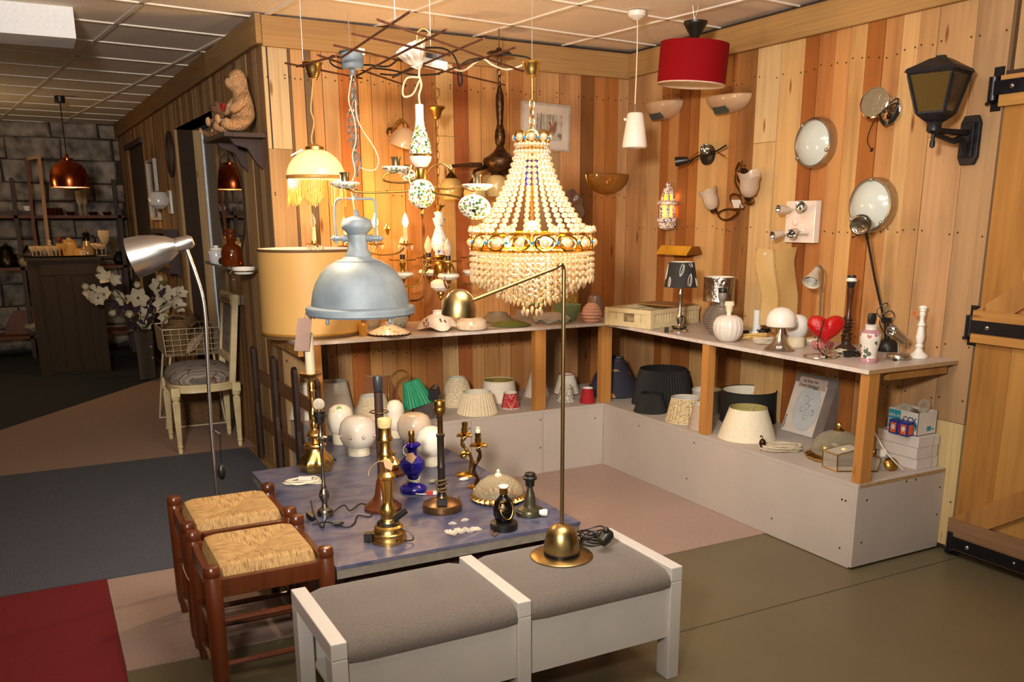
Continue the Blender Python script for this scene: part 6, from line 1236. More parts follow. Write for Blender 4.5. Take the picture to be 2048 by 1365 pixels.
LF('opal_shade', [(17, 300), (30, 305), (43, 316), (52, 328), (57.5, 341), (59.5, 352), (58.5, 352), (51, 328), (42, 317), (17, 302)], translucent('warm_opal', '#f6ead2', .72, .2, .03), 56); LF('trim_band', [(59, 351), (60.5, 353), (60.5, 357), (59, 359)], M('gold_braid', '#a87a35', .5, .3), 56)
m = MB(); rn = random.Random(12)
for i in range(110):
    a = 2 * PI * i / 110; d = Vector((math.cos(a), math.sin(a), 0)); r = A2.r(59); z0 = A2.z(357); ln = A2.r(46 + 9 * math.cos(a * 9) + rn.uniform(-2, 2)); p = off + d * r
    m.tube([p + Vector((0, 0, z0)), p + d * rn.uniform(-.003, .003) + Vector((0, 0, z0 - ln))], .0016, 4)
m.build('bead_fringe', translucent('amber_beads', '#e0a94c', .5, .3, .15), t, kind='stuff'); bb = off + Vector((0, 0, A2.z(336)))
MB().ball(bb, .018, 14, 8).build('bulb', M('lit_bulb', '#ffe2b0', .4, emis='#ffc27a', es=12), t); bulb_light('fringe_bulb_light', A.P + bb + Vector((0, 0, -.05)), 22, (1, .74, .46), .02)
m = MB(); q = [A.loc(x, y, .10) for x, y in ((603, 298), (607, 300), (583, 313), (581, 310))]; solo('price_tag', MB().add([p - q[0] for p in q] + [p - q[0] + FWD * .001 for p in q], [(0, 1, 2, 3), (7, 6, 5, 4), (0, 4, 5, 1), (1, 5, 6, 2), (2, 6, 7, 3), (3, 7, 4, 0)]), CARTON, 'narrow white tag hanging on the opal fringe pendant', 'tag', A.P + q[0])
# porcelain chandelier with green landscape bowls
LAND = spots('landscape_glaze', '#ddd6c8', ['#5c7a35', '#7d9146', '#b3a23f', '#4d6b32', '#86505a', '#3f5a30'], 80, .86, .15, 15)
RIBW = M('fluted_porcelain', '#dcd1c4', .2, 0, .03)
t, A = hang('porcelain_chandelier', 'porcelain chandelier with green landscape bowls on brass arms', 838, 128, 2.07)
c = A.loc(828, 112); d = (A.loc(822, 92, .03) - A.loc(838, 126)).normalized()
MB().lathe([(.010, -.05), (.018, -.042), (.03, -.03), (.022, -.028), (.045, .0), (.062, .035), (.060, .036), (.04, 0), (.015, -.03)], 60, c, d, fn=lambda a, r, z, k: (r * (1 + .05 * math.cos(a * 15) * (k > 3)), z)).build('canopy', RIBW, t)
MB().tube(bez([A.loc(x, y) for x, y in ((834, 80), (836, 64), (848, 58), (858, 66), (850, 76), (838, 84))], 5), .003, 6).tube([A.loc(836, 86), A.loc(838, 128)], .005, 8).build('brass_tube', BRASS, t)
m = MB(); m.tube(bez([A.loc(x, y) for x, y in ((840, 130), (838, 150), (843, 170), (838, 190), (840, 212))], 6), .0045, 6).tube(bez([A.loc(x, y, .01) for x, y in ((838, 155), (815, 156), (806, 175), (808, 193), (826, 188), (840, 160), (842, 178))], 6), .004, 6); m.build('cord', MATS['cream_cord'], t)
A2 = Axis(A.P + A.loc(842, 330) - Vector((0, 0, A.z(330)))); off = A2.P - A.P; off.z = 0
def LQ(nm, pts, mat, n=36, fn=None): return MB().lathe([(A2.r(h), A2.z(y)) for h, y in pts], n, off, fn=fn).build(nm, mat, t)
LQ('vase_neck', [(0, 209), (8, 209), (8.5, 211), (8.5, 240), (10, 252)], PORC); LQ('vase', [(10, 252), (15, 268), (21, 288), (23.5, 303), (23, 309)], LAND); LQ('gilt_band', [(23, 308), (24, 310), (23, 313)], BRASS); LQ('fluted_cup', [(22.5, 313), (20, 323), (14, 332), (10, 335)], RIBW, 72, lambda a, r, z, k: (r * (1 + .03 * math.cos(a * 18)), z))
LQ('collar', [(8, 334), (12, 338), (12, 356), (9, 361)], OLDBR); LQ('fluted_cup', [(9, 359), (15, 362), (20, 366)], RIBW, 72, lambda a, r, z, k: (r * (1 + .03 * math.cos(a * 18)), z)); LQ('ball', [(20, 366), (26, 375), (28.5, 387), (26, 400), (18, 411), (9, 416)], LAND); LQ('finial', [(9, 416), (4, 419), (3, 424), (4.5, 428), (2, 433), (0, 440)], OLDBR, 18)
def bowl(c, hw, tilt=(0, 0, 1), y=0, glz=LAND, cup=True, par=None):
    k = A2.r(1); par = par or t
    o = MB().lathe([(5 * k, -9 * k), (hw * k * .55, -9 * k), (hw * k * .93, -2 * k), (hw * k * .97, 0)], 36, c, tilt).build('bowl', glz, par); MB().lathe([(hw * k * .97, 0), (hw * k * 1.02, 2 * k), (hw * k * .95, 3.6 * k), (hw * k * .6, 2.5 * k), (8 * k, 2 * k)], 36, c, tilt).build('bowl_rim', PORC, o)
    if cup: MB().lathe([(8 * k, 2 * k), (7.5 * k, 5 * k), (9 * k, 9 * k), (8.5 * k, 16 * k), (11 * k, 22 * k), (10.5 * k, 22.5 * k), (7 * k, 10 * k)], 24, c, tilt).build('candle_cup', M('dull_brass', '#8f7f62', .35, 1, .1), o)
arms = [((690, 368), 30, (842, 350), [(842, 378), (760, 385), (715, 384), (694, 378)], .05, (0, 0, 1)), ((792, 337), 31, (838, 350), [(830, 362), (800, 366), (770, 362), (767, 352), (780, 346)], -.04, (0, 0, 1)), ((955, 372), 33, (848, 350), [(862, 372), (895, 378), (920, 374), (945, 382)], -.03, (0, 0, 1)), ((949, 416), 32, (850, 352), [(866, 384), (905, 392), (935, 402)], .12, (.40, .62, .68)), ((818, 352), 18, (842, 350), [(835, 358), (822, 362)], -.16, (0, 0, 1))]
for b_, hw, s0, path, o_, tl in arms:
    c = A2.loc(b_[0], b_[1], o_) + off; m = [A2.loc(*s0) + off] + [A2.loc(x, y, o_ * (i + 1) / (len(path) + 1)) + off for i, (x, y) in enumerate(path)] + [c - Vector((0, 0, A2.r(8)))]; MB().tube(bez(m, 6), A2.r(2.1), 8).build('arm', OLDBR, t)
    bowl(c, hw, tl)
for s_ in (-1, 1): MB().tube(bez([A2.loc(842 + s_ * x, y) + off for x, y in ((8, 352), (20, 340), (24, 352), (20, 368), (8, 372))] if s_ < 0 else [A2.loc(842 + x, y) + off for x, y in ((10, 352), (22, 335), (42, 328), (62, 340), (58, 330))], 6), A2.r(1.8), 7).build('scroll', BRASS, t)
# power strip and cables on the rod grid
P = onz(872, 130, ZR + .03); A = Axis(P); t = thing('power_strip', 'white power strip with tangled cables lying on the rod grid', 'power strip', P)
u = (A.loc(896, 132) - A.loc(846, 122)).normalized(); w_ = (FWD - u * FWD.dot(u)).normalized(); MB().obox((0, 0, 0), u * A.r(25), w_ * .03, (0, 0, .018)).build('strip_body', WPLAST, t, bevel=.004); MB().obox(A.loc(862, 116), u * .02, w_ * .015, (0, 0, .016)).obox(A.loc(880, 118), u * .012, w_ * .012, (0, 0, .02)).build('plug', BLACK, t)
m = MB(); m2 = MB()
for pts in (((690, 118), (664, 112), (663, 128), (690, 138), (730, 130), (775, 133), (800, 118), (835, 118)), ((740, 136), (780, 140), (830, 150), (880, 148)), ((800, 118), (795, 108), (830, 98), (880, 96), (905, 108), (918, 135), (925, 160), (919, 172), (917, 140), (935, 122), (975, 114), (1000, 108), (1050, 114), (1062, 120)), ((838, 130), (810, 142), (790, 150), (760, 148))): m.tube(bez([A.loc(x, y, -.02) for x, y in pts], 6), .0042, 6)
for pts in (((896, 130), (912, 140), (930, 140), (955, 122), (968, 118), (985, 130), (1010, 139), (1030, 136), (1045, 130)),): m2.tube(bez([A.loc(x, y, .0) for x, y in pts], 6), .0042, 6)
m.build('black_cable', BLACK, t); m2.build('white_cable', M('white_cable', '#d2bfa2', .5), t)
# crystal chandelier
GILTM = M('gilded_metal', '#d6a94a', .2, 1, .12); BEAD = translucent('crystal_bead', '#f7dfb2', .42, .1, .34)
t, A = hang('crystal_chandelier', 'large lit crystal bead chandelier with gilt crown bands', 1064, 136, 2.06); Q = Axis(A.P.copy()); x0 = 1065
L2(A, t, 'canopy', [(0, 122), (18, 122), (20, 125), (16, 130), (15, 140), (11, 151), (3, 155), (0, 157)], BRASS, 32); MB().tube([(0, 0, A.z(155)), (0, 0, A.z(200))], .004, 8).build('rod', BRASS, t); m = MB(); links(m, (0, 0, A.z(200)), (0, 0, A.z(268)), .011, .0024, 4); m.build('chain', BRASS, t)
r1, r2 = A.r(33), A.r(124); zc, zl = A.z(284), A.z(472)
MB().lathe([(r1, zc), (r1 * 1.04, zc + .003), (r1, zc + .006)], 40).lathe([(r1 * .98, A.z(300)), (r1 * 1.03, A.z(298)), (r1 * .98, A.z(296))], 40).build('crown_ring', GILTM, t)
BLU = M('blue_cabochon', '#2a6f9c', .12, 0, .1)
def ovalring(r, z, a, wx, hz, par, nm, wire=.0035, jewel=True):
    d = Vector((math.cos(a), math.sin(a), 0)); u = Vector((-d.y, d.x, 0)); c = d * r + Vector((0, 0, z)); o = MB().tube([c + u * wx * math.cos(i * PI / 9) + Vector((0, 0, hz * math.sin(i * PI / 9))) for i in range(18)], wire, 6, True).build(nm, GILTM, par)
    if jewel: MB().ball(c, min(wx, hz) * .62, 10, 6, (1, 1, 1)).build('crystal', BEAD, o)
    return u
for k in range(8): a = k * PI / 4 + .25; ovalring(r1 * 1.03, A.z(276), a, A.r(14), A.r(13), t, 'crown_loop'); MB().ball(Vector((math.cos(a + PI / 8), math.sin(a + PI / 8), 0)) * r1 * 1.12 + Vector((0, 0, A.z(278))), A.r(3.4), 8, 6).build('blue_jewel', BLU, t)
nS, nB = 26, 17; bme = MB().ball((0, 0, 0), A.r(5.3), 8, 6, (1, 1, .92)).mesh('bead', BEAD); cam_a = math.atan2(CP.y - A.P.y, CP.x - A.P.x)
def spt(a, f): r = r1 + (r2 - r1) * (f ** 1.55); return Vector((r * math.cos(a), r * math.sin(a), zc - .012 + (zl - zc + .012) * (f ** .92)))
back = []
for k in range(nS):
    a = cam_a + 2 * PI * (k + .5) / nS; pts = [spt(a, i / (nB - 1)) for i in range(nB)]; da = abs((a - cam_a + PI) % (2 * PI) - PI)
    if da < 2 * PI * 8.6 / nS:
        s_ = MB().tube(pts, .0009, 4).build('bead_strand', WIRE, t)
        for p in pts: link('bead', bme, s_, loc=p)
    else:
        m = MB(); m.tube(pts, .0009, 4)
        for p in pts: m.ball(p, A.r(5.3), 7, 5)
        m.build('bead_strand', BEAD, t, kind='stuff')
m = MB()
for k in range(5): m.tube([(.020 * math.cos(k * 1.26), .02 * math.sin(k * 1.26), A.z(315)), (.022 * math.cos(k * 1.26), .022 * math.sin(k * 1.26), A.z(372))], .009, 8)
m.build('blue_glass_core', M('cobalt_glass', '#2b2d86', .12), t); MB().tube([(0, 0, A.z(268)), (0, 0, A.z(500))], .006, 8).build('centre_rod', GILTM, t)
MB().lathe([(r2 * 1.02, A.z(502)), (r2 * 1.04, A.z(500)), (r2 * 1.02, A.z(497))], 72).lathe([(r2 * 1.02, A.z(470)), (r2 * 1.04, A.z(467)), (r2 * 1.02, A.z(464))], 72).build('band_ring', GILTM, t)
for k in range(16):
    a = cam_a + (k + .5) * 2 * PI / 16; ovalring(r2 * 1.04, A.z(484), a, A.r(20), A.r(14.5), t, 'band_loop', .0042); MB().ball(Vector((math.cos(a + PI / 16), math.sin(a + PI / 16), 0)) * r2 * 1.06 + Vector((0, 0, A.z(483))), A.r(3.6), 8, 6).build('blue_jewel', BLU, t)
    MB().lathe([(0, A.r(-8)), (A.r(7), 0), (A.r(5), A.r(9)), (0, A.r(13))], 8, Vector((math.cos(a + PI / 16), math.sin(a + PI / 16), 0)) * r2 * 1.03 + Vector((0, 0, A.z(463)))).build('band_leaf', BEAD, t)
def tier(rpx, y0, y1, n, bpx=4.2, drop=True, nm='crystal_fringe'):
    m = MB(); r = A.r(rpx); b = A.r(bpx)
    for k in range(n):
        a = 2 * PI * k / n; p = Vector((r * math.cos(a), r * math.sin(a), 0)); za, zb = A.z(y0), A.z(y1 + (k % 2) * 5); N = max(2, int((za - zb) / (b * 2.1)))
        for i in range(N):
            if i == N - 1 and drop: m.lathe([(0, -b * 2.2), (b * .9, -b * .6), (b * .7, b * .4), (0, b)], 6, p + Vector((0, 0, za + (zb - za) * i / (N - 1))))
            else: m.ball(p + Vector((0, 0, za + (zb - za) * i / (N - 1))), b, 6, 4)
    m.build(nm, BEAD, t, kind='stuff')
tier(128, 506, 552, 78); tier(112, 505, 562, 54); tier(94, 505, 572, 46); tier(76, 508, 583, 40); tier(58, 512, 592, 32); tier(40, 520, 598, 24); tier(20, 585, 618, 12, 4.5, True)
m = MB()
for k in range(6): m.ball((A.r(13) * math.cos(k * 1.05), A.r(13) * math.sin(k * 1.05), A.z(607)), A.r(4), 7, 5)
m.build('green_bead', M('green_bead', '#2f6a35', .1), t, kind='stuff')
LBM = M('lit_chandelier_bulb', '#ffe3b5', .4, emis='#ffc884', es=14); MB().ball((0, 0, A.z(452)), .022, 10, 6).ball((.10, .05, A.z(485)), .02, 10, 6).ball((-.10, .03, A.z(485)), .02, 10, 6).ball((0, -.11, A.z(485)), .02, 10, 6).ball((0, 0, A.z(545)), .02, 10, 6).build('bulb', LBM, t)
for p, e in (((0, 0, A.z(430)), 12), ((0, 0, A.z(360)), 6), ((.06, .04, A.z(500)), 9), ((-.07, .0, A.z(500)), 9), ((0, -.07, A.z(510)), 9), ((0, 0, A.z(560)), 5)): bulb_light('chandelier_bulb_light', A.P + Vector(p), e, (1, .70, .38), .03)
# red drum and white cone pendants
P = Vector((-.47, -1.22, 2.25)); t = thing('red_pendant', 'red fabric drum pendant with black cone canopy near the right wall', 'lamp', P); A = Axis(P); xc = 1386
c = A.loc(1386, 129); up = (A.loc(1389, 90) - A.loc(1384, 171)).normalized(); up = (Vector((0, 0, 1)) + RGT * .055 + FWD * -.03).normalized(); r = A.r(68); hh_ = (A.z(89) - A.z(172)) / 2
MB().lathe([(r, -hh_), (r, hh_)], 64, c, up).build('shade_cover', M('red_shade_cloth', '#780008', .85, 0, .05, 150, spec=.15), t); MB().lathe([(r - .003, hh_), (r - .003, -hh_)], 64, c, up).build('shade_lining', M('cream_shade_lining', '#d5bb98', .8, 0, .03), t)
MB().lathe([(r - .004, -hh_), (r - .002, -hh_ - .002), (r + .0005, -hh_), (r + .0005, -hh_ + .004)], 64, c, up).build('rim_band', M('pale_band', '#c9a79a', .7), t); kt = c + up * hh_
m = MB(); u_, v_ = perp(up)
for k in range(3): a = k * 2.1; m.tube([kt - up * .004 + (u_ * math.cos(a) + v_ * math.sin(a)) * r * .98, kt + up * .02], .0015, 4)
m.build('shade_fitting', WIRE, t); MB().lathe([(0, A.r(-4)), (A.r(8), A.r(-2)), (A.r(22), A.r(22)), (A.r(23.5), A.r(24)), (A.r(23.5), A.r(28)), (0, A.r(30))], 32, A.loc(1390, 74), (0, 0, 1)).build('canopy', BLACK, t)
MB().tube([A.loc(1386, 47), A.loc(1390, 44), A.loc(1392, 38)], .003, 5).tube([A.loc(1389, 42), (A.loc(1384, 42).x, A.loc(1384, 42).y, H - P.z - .003)], .0014, 4).tube([A.loc(1389, 42), (A.loc(1396, 42).x, A.loc(1396, 42).y, H - P.z - .003)], .0014, 4).build('hook', WIRE, t)
P = CP + ray(1270, 260) * 4.75; t = thing('white_pendant', 'small white cone pendant on a white cord, left of the red drum', 'lamp', P); A = Axis(P)
MB().lathe(A.prof([(0, 226), (14, 226), (16.5, 229), (21, 262), (24.5, 289), (25, 294), (23.5, 296), (20, 262), (14, 231)]), 40).build('cone_shade', M('white_satin_glass', '#ded4c8', .3, 0, .02), t); MB().tube([A.loc(1269, 228), A.loc(1270, 208)], .0055, 8).build('cord_grip', STEEL, t); zt_ = H - P.z - .025
MB().tube(bez([A.loc(1270, 208), A.loc(1273, 140), A.loc(1275, 70), A.loc(1274, 20), (A.loc(1274, 20).x, A.loc(1274, 20).y, zt_)], 5), .0035, 6).build('cord', M('white_flex', '#d4c3ab', .5), t); q = A.loc(1274, 20); MB().lathe([(0, zt_ - .02), (.012, zt_ - .02), (.045, zt_), (.048, zt_ + .023), (0, zt_ + .023)], 28, (q.x, q.y, 0)).build('canopy', WPLAST, t); MB().ball(A.loc(1250, 239, .0), A.r(3), 8, 6).build('switch', WPLAST, t)
# dark bronze pole chandelier
P = onz(998, 100, 2.40); P = Vector((P.x, P.y, 2.40)); t = thing('bronze_chandelier', 'dark carved bronze pole lamp with cream glass globes, behind the crystal chandelier', 'lamp', P); A = Axis(P)
L2(A, t, 'ceiling_plate', [(0, 96), (5, 96), (6, 101), (22, 104), (25, 107), (10, 112), (0, 113)], DKBRONZE); m = MB(); links(m, (0, 0, A.z(113)), (0, 0, A.z(165)), .012, .0035, 4); m.tube([(0, 0, A.z(98)), (.0, 0, H - P.z - .004)], .003, 6); m.build('chain', DKBRONZE, t)
A2 = Axis(P + A.loc(1000, 250) - Vector((0, 0, A.z(250)))); off = A2.P - P; off.z = 0
MB().lathe([(A2.r(h), A2.z(y)) for h, y in [(0, 162), (3, 164), (4, 175), (8, 192), (8.5, 210), (7, 235), (6, 250), (8, 252), (7, 254), (10, 262), (11.5, 274), (10, 287), (7, 292), (9, 297), (14, 304), (24, 312), (34, 317), (36, 322), (34, 332), (26, 343), (12, 351), (0, 354)]], 36, off).build('carved_pole', DKBRONZE, t)
CRG2 = translucent('cream_globe_glass', '#cdb377', .3, .2, .05)
for ax_, gl, gy in (((965, 330), 903, 378), ((990, 335), 993, 372), ((975, 333), 950, 388)):
    e = A2.loc(gl - 1, gy - 32, .03 if gl != 950 else .1) + off; s_ = A2.loc(*ax_) + off; h = Vector((0, 0, A2.r(12))); MB().tube(bez([s_, (s_ + e) / 2 + h * .6, e + h, e], 5), [A2.r(5)] * 5 + [A2.r(3.5)] * 11, 8).build('arm', DKBRONZE, t)
    MB().lathe([(A2.r(3), A2.r(2)), (A2.r(11), -A2.r(8)), (A2.r(12), -A2.r(11)), (0, -A2.r(11))], 20, e).build('gallery', DKBRONZE, t); MB().lathe([(A2.r(9), -A2.r(9)), (A2.r(19), -A2.r(16)), (A2.r(23), -A2.r(28)), (A2.r(22), -A2.r(42)), (A2.r(17), -A2.r(53)), (A2.r(16), -A2.r(53))], 32, e).build('glass_globe', CRG2, t)
# rear porcelain lamp with flower bowls
P = Vector((0, 0, 0)); P = ony(878, 440, -.42); t = thing('porcelain_chandelier', 'rear porcelain chandelier with violet flower bowls, on a long brass chain', 'lamp', P); A = Axis(P); VIO = spots('violet_flower_glaze', '#dcd3c4', ['#7d6a8f', '#a8763f', '#8f5a6a', '#dcd3c4', '#6a6f8f'], 38, .46, .15, 14)
L2(A, t, 'canopy', [(0, 213), (17, 213), (18, 216), (12, 222), (8, 234), (4, 239), (0, 240)], OLDBR); m = MB(); links(m, (0, 0, A.z(240)), (0, 0, A.z(412)), .011, .0022, 11); m.build('chain', OLDBR, t); MB().tube(bez([A.loc(x, y) for x, y in ((877, 213), (872, 200), (879, 188), (874, 176), (868, 176), (868, 184))], 4), .0035, 6).tube([A.loc(871, 176), (A.loc(871, 176).x, A.loc(871, 176).y, H - P.z - .004)], .0016, 4).build('hook', BRASS, t)
L2(A, t, 'top_cap', [(0, 410), (14, 411), (7, 416), (4, 421), (4, 424)], OLDBR); L2(A, t, 'porcelain_collar', [(4, 423), (10, 425), (8, 430), (7, 434), (13, 438)], PORC); L2(A, t, 'porcelain_vase', [(13, 437), (10, 447), (8, 455), (11, 466), (16, 480), (16.5, 490), (13, 500), (9, 506), (10, 510)], VIO); L2(A, t, 'brass_body', [(9, 510), (12, 514), (6, 520), (12, 527), (14, 538), (9, 550), (5, 560)], OLDBR); L2(A, t, 'lower_bowl', [(5, 558), (14, 560), (21, 566), (20, 575), (12, 582), (6, 584)], VIO); L2(A, t, 'finial', [(6, 583), (7, 588), (3, 592), (4, 596), (0, 602)], OLDBR, 18)
kk = A.r(1)
for bx_, by_, bo, lit in ((806, 550, .05, 'c'), (897, 553, .12, 'f'), (946, 545, -.08, 'c'), (858, 545, -.14, 'c')):
    c = A.loc(bx_, by_, bo); MB().lathe([(4 * kk, -8 * kk), (16 * kk, -6 * kk), (22 * kk, 0), (20 * kk, 5 * kk), (10 * kk, 7 * kk), (0, 7 * kk)], 32, c).build('porcelain_bowl', VIO, t); MB().lathe([(0, -18 * kk), (2 * kk, -17 * kk), (6 * kk, -8 * kk), (3 * kk, -7 * kk)], 16, c).lathe([(5 * kk, 6 * kk), (4 * kk, 14 * kk), (6 * kk, 18 * kk), (6 * kk, 24 * kk)], 16, c).lathe([(5 * kk, 27 * kk), (27 * kk, 29 * kk), (27 * kk, 31 * kk), (5 * kk, 31 * kk)], 28, c).build('brass_holder', OLDBR, t)
    MB().lathe([(5 * kk, 30 * kk), (5 * kk, 40 * kk), (0, 40 * kk)], 12, c).build('socket', BLACK, t); MB().lathe([(4 * kk, 40 * kk), (8 * kk, 50 * kk), (8 * kk, 56 * kk), (4 * kk, 68 * kk), (0, 75 * kk)], 16, c).build('candle_bulb', BULBG if lit == 'c' else M('frosted_bulb', '#b0a08c', .4), t)
    s_ = A.loc(878, 540); MB().tube(bez([s_, s_ + (c - s_) * .35 + Vector((0, 0, 14 * kk)), s_ + (c - s_) * .6 + Vector((0, 0, -22 * kk)), c + Vector((0, 0, -22 * kk)), c + Vector((0, 0, -9 * kk))], 5), 1.9 * kk, 7).build('arm', OLDBR, t)
for s_ in (-1,): MB().tube(bez([A.loc(x, y, .03) for x, y in ((866, 530), (852, 533), (845, 527), (848, 520), (854, 524), (850, 545), (852, 570), (848, 590), (838, 600), (820, 602))], 6), A.r(1.9), 7).tube(bez([A.loc(x, y, .03) for x, y in ((850, 545), (856, 535), (848, 512), (852, 508), (842, 514))], 5), A.r(1.6), 6).build('scroll', BRONZE, t)
# brass candle chandelier with lit bulbs behind the grey pendant
P = ony(718, 500, -.30); t = thing('candle_chandelier', 'brass candle chandelier with two lit flame bulbs, behind the grey pendant', 'lamp', P); A = Axis(P); kk = A.r(1)
L2(A, t, 'body', [(0, 440), (3, 442), (5, 455), (9, 468), (7, 480), (12, 492), (10, 503), (5, 512), (0, 520)], OLDBR)
FL = M('lit_flame_bulb', '#ffe8c0', .3, emis='#ffc66a', es=30)
for cx_, cy_, o_, lit in ((752, 488, -.06, 1), (812, 488, .02, 1), (628, 488, .04, 0), (690, 492, -.1, 0)):
    c = A.loc(cx_, cy_, o_); MB().lathe([(2 * kk, -4 * kk), (14 * kk, -1 * kk), (15 * kk, 1 * kk), (5 * kk, 2 * kk), (5 * kk, 6 * kk)], 24, c, fn=lambda a, r, z, k: (r * (1 + .08 * math.cos(a * 8) * (k in (1, 2))), z)).build('drip_pan', BRASS, t); MB().lathe([(5 * kk, 2 * kk), (4.6 * kk, 33 * kk), (0, 33 * kk)], 14, c).build('candle_sleeve', M('candle_sleeve', '#d8bd8a', .5), t)
    b_ = MB().lathe([(3 * kk, 33 * kk), (6 * kk, 40 * kk), (5.5 * kk, 47 * kk), (2.4 * kk, 55 * kk), (0, 60 * kk)], 14, c).build('flame_bulb', FL if lit else BULBG, t)
    if lit: bulb_light('candle_bulb_light', P + c + Vector((0, 0, 64 * kk)), 9, (1, .58, .20), .008)
    s_ = A.loc(718, 500); MB().tube(bez([s_, s_ + (c - s_) * .4 + Vector((0, 0, -14 * kk)), s_ + (c - s_) * .8 + Vector((0, 0, -16 * kk)), c + Vector((0, 0, -4 * kk))], 6), 2 * kk, 7).build('arm', BRASS, t)
    m = MB()
    for q in range(6): a = q * PI / 3; p = c + Vector((14 * kk * math.cos(a), 14 * kk * math.sin(a), -6 * kk)); m.lathe([(0, -7 * kk), (2 * kk, -1 * kk), (1.4 * kk, 2 * kk), (0, 4 * kk)], 6, p)
    m.build('crystal_drop', thin('crystal_drop_glass', '#f4e7cc', .4, .03), t, kind='stuff')
MB().lathe([(2 * kk, A.z(470)), (5 * kk, A.z(462)), (8 * kk, A.z(458)), (3 * kk, A.z(452)), (0, A.z(445))], 10, A.loc(775, 458) - Vector((0, 0, A.z(458)))).build('finial', BRASS, t); MB().tube([(0, 0, A.z(441)), (0, 0, H - P.z - .004)], .002, 5).build('hanging_wire', WIRE, t)
# ------------------------------------------------------------------ on the back wall
def rw(x, y, off=0.0): return onx(x, y, -off)
def bw(x, y, off=0.0): return ony(x, y, -off)
def pxr(P): return depth(P) / CF
YV, ZV, XV = Vector((0, 1, 0)), Vector((0, 0, 1)), Vector((1, 0, 0))
P = bw(800, 262, .02); k_ = pxr(P); t = thing('wall_lamp', 'brass swan neck wall lamp with cream oval glass shade, left of the porcelain vase', 'wall lamp', P); W = lambda x, y, o=.02: bw(x, y, o) - P
MB().lathe([(9 * k_, -.018), (9 * k_, -.008), (5 * k_, .004), (0, .006)], 24, W(783, 264, .02), (0, -1, 0)).build('wall_plate', BRONZE, t); MB().tube(bez([W(783, 264, .02), W(786, 262, .06), W(792, 248, .08), W(803, 240, .10), W(811, 248, .12), W(812, 256, .12)], 6), 3 * k_, 8).build('arm', OLDBR, t)
MB().lathe([(30 * k_, -8 * k_), (29 * k_, 0), (22 * k_, 14 * k_), (12 * k_, 22 * k_), (6 * k_, 25 * k_), (0, 25 * k_)], 40, W(808, 282, .14), (.15, -.35, 1)).build('glass_shade', translucent('cream_opal_shade', '#cdb08c', .3, .2, .05), t)
# framed butterfly picture
c4 = [bw(1042, 203), bw(1140, 210), bw(1134, 305), bw(1040, 297)]; P = sum(c4, Vector()) / 4 - Vector((0, .006, 0)); wx, hz = (c4[1].x - c4[0].x) * .5, (c4[0].z - c4[3].z) * .5; t = thing('framed_picture', 'thin white frame with a small butterfly among grasses print, hung askew', 'picture', P); t.rotation_euler = (0, .035, 0)
for a, b in (((-wx, -hz), (wx, -hz + .012)), ((-wx, hz - .012), (wx, hz)), ((-wx, -hz + .0121), (-wx + .012, hz - .0121)), ((wx - .012, -hz + .0121), (wx, hz - .0121))): MB().box((a[0], -.012, a[1]), (b[0], .004, b[1])).build('frame_bar', M('silver_white_frame', '#b9b2a8', .35, .3), t)
MB().box((-wx + .012, -.004, -hz + .012), (wx - .012, .002, hz - .012)).build('mount', M('picture_mount', '#c2b2a2', .7, 0, .03), t)
MB().box((-wx * .38, -.0048, -hz * .58), (wx * .68, -.004, hz * .55)).build('print', spots('faded_print', '#a89c8c', ['#8a8678', '#b3a797', '#6e6a5a', '#9a8f7a'], 22, .6, .6), t)
m = MB(); rn = random.Random(5)
for q in range(22): x = rn.uniform(-wx * .36, wx * .5); m.obox((x, -.0052, rn.uniform(-.02, .02) * 1), (.0012, 0, rn.uniform(-.002, .002)), (0, .0003, 0), (0, 0, rn.uniform(.02, hz * .5)))
m.build('grass_print', M('dark_grass_print', '#5c5a46', .7), t, kind='stuff'); m = MB()
for s_ in (-1, 1): m.prism([(0, 0), (s_ * .018, .035), (s_ * .03, .03), (s_ * .022, .005), (s_ * .02, -.03), (s_ * .008, -.035)], (wx * .28, -.0054, -.0), XV, ZV, (0, -.0004, 0))
m.build('butterfly_print', M('brown_butterfly_print', '#8a5138', .7, 0, .3, 60), t)
# amber half bowl wall light
def halfbowl(name, label, P, along, nrm, hw, dp, hz, mat, rim=None, clip=None, frame=None, cat='wall lamp'):
    t = thing(name, label, cat, P); rows = []; N, Mm = 24, 8
    for j in range(Mm + 1):
        ph = PI / 2 * j / Mm; row = []
        for i in range(N + 1):
            a = PI * i / N; row.append(along * hw * math.cos(a) * math.cos(ph) + nrm * (dp * math.sin(a) * math.cos(ph) + .003) - ZV * hz * math.sin(ph))
        rows.append(row)
    g = MB().grid(rows); g.grid([[p * .985 + ZV * .0005 for p in r] for r in rows[::-1]]); g.build('glass_bowl', mat, t)
    if rim: MB().tube(rows[0], rim[1], 6).build('rim', rim[0], t)
    if frame: MB().tube([along * hw * math.cos(PI * i / 24) - ZV * hz * math.sin(PI * i / 24) + nrm * .004 for i in range(25)], .004, 6).build('frame', frame, t)
    return t
a, b = bw(1171, 349), bw(1252, 350); t = halfbowl('wall_uplight', 'amber half bowl wall uplight with brass edge, right of the chandelier', (a + b) / 2 - Vector((0, .001, 0)), XV, -YV, (b - a).length / 2, .10, .125, translucent('amber_bowl_glass', '#a3661c', .35, .15, .14), (BRASS, .004), None, BRASS)
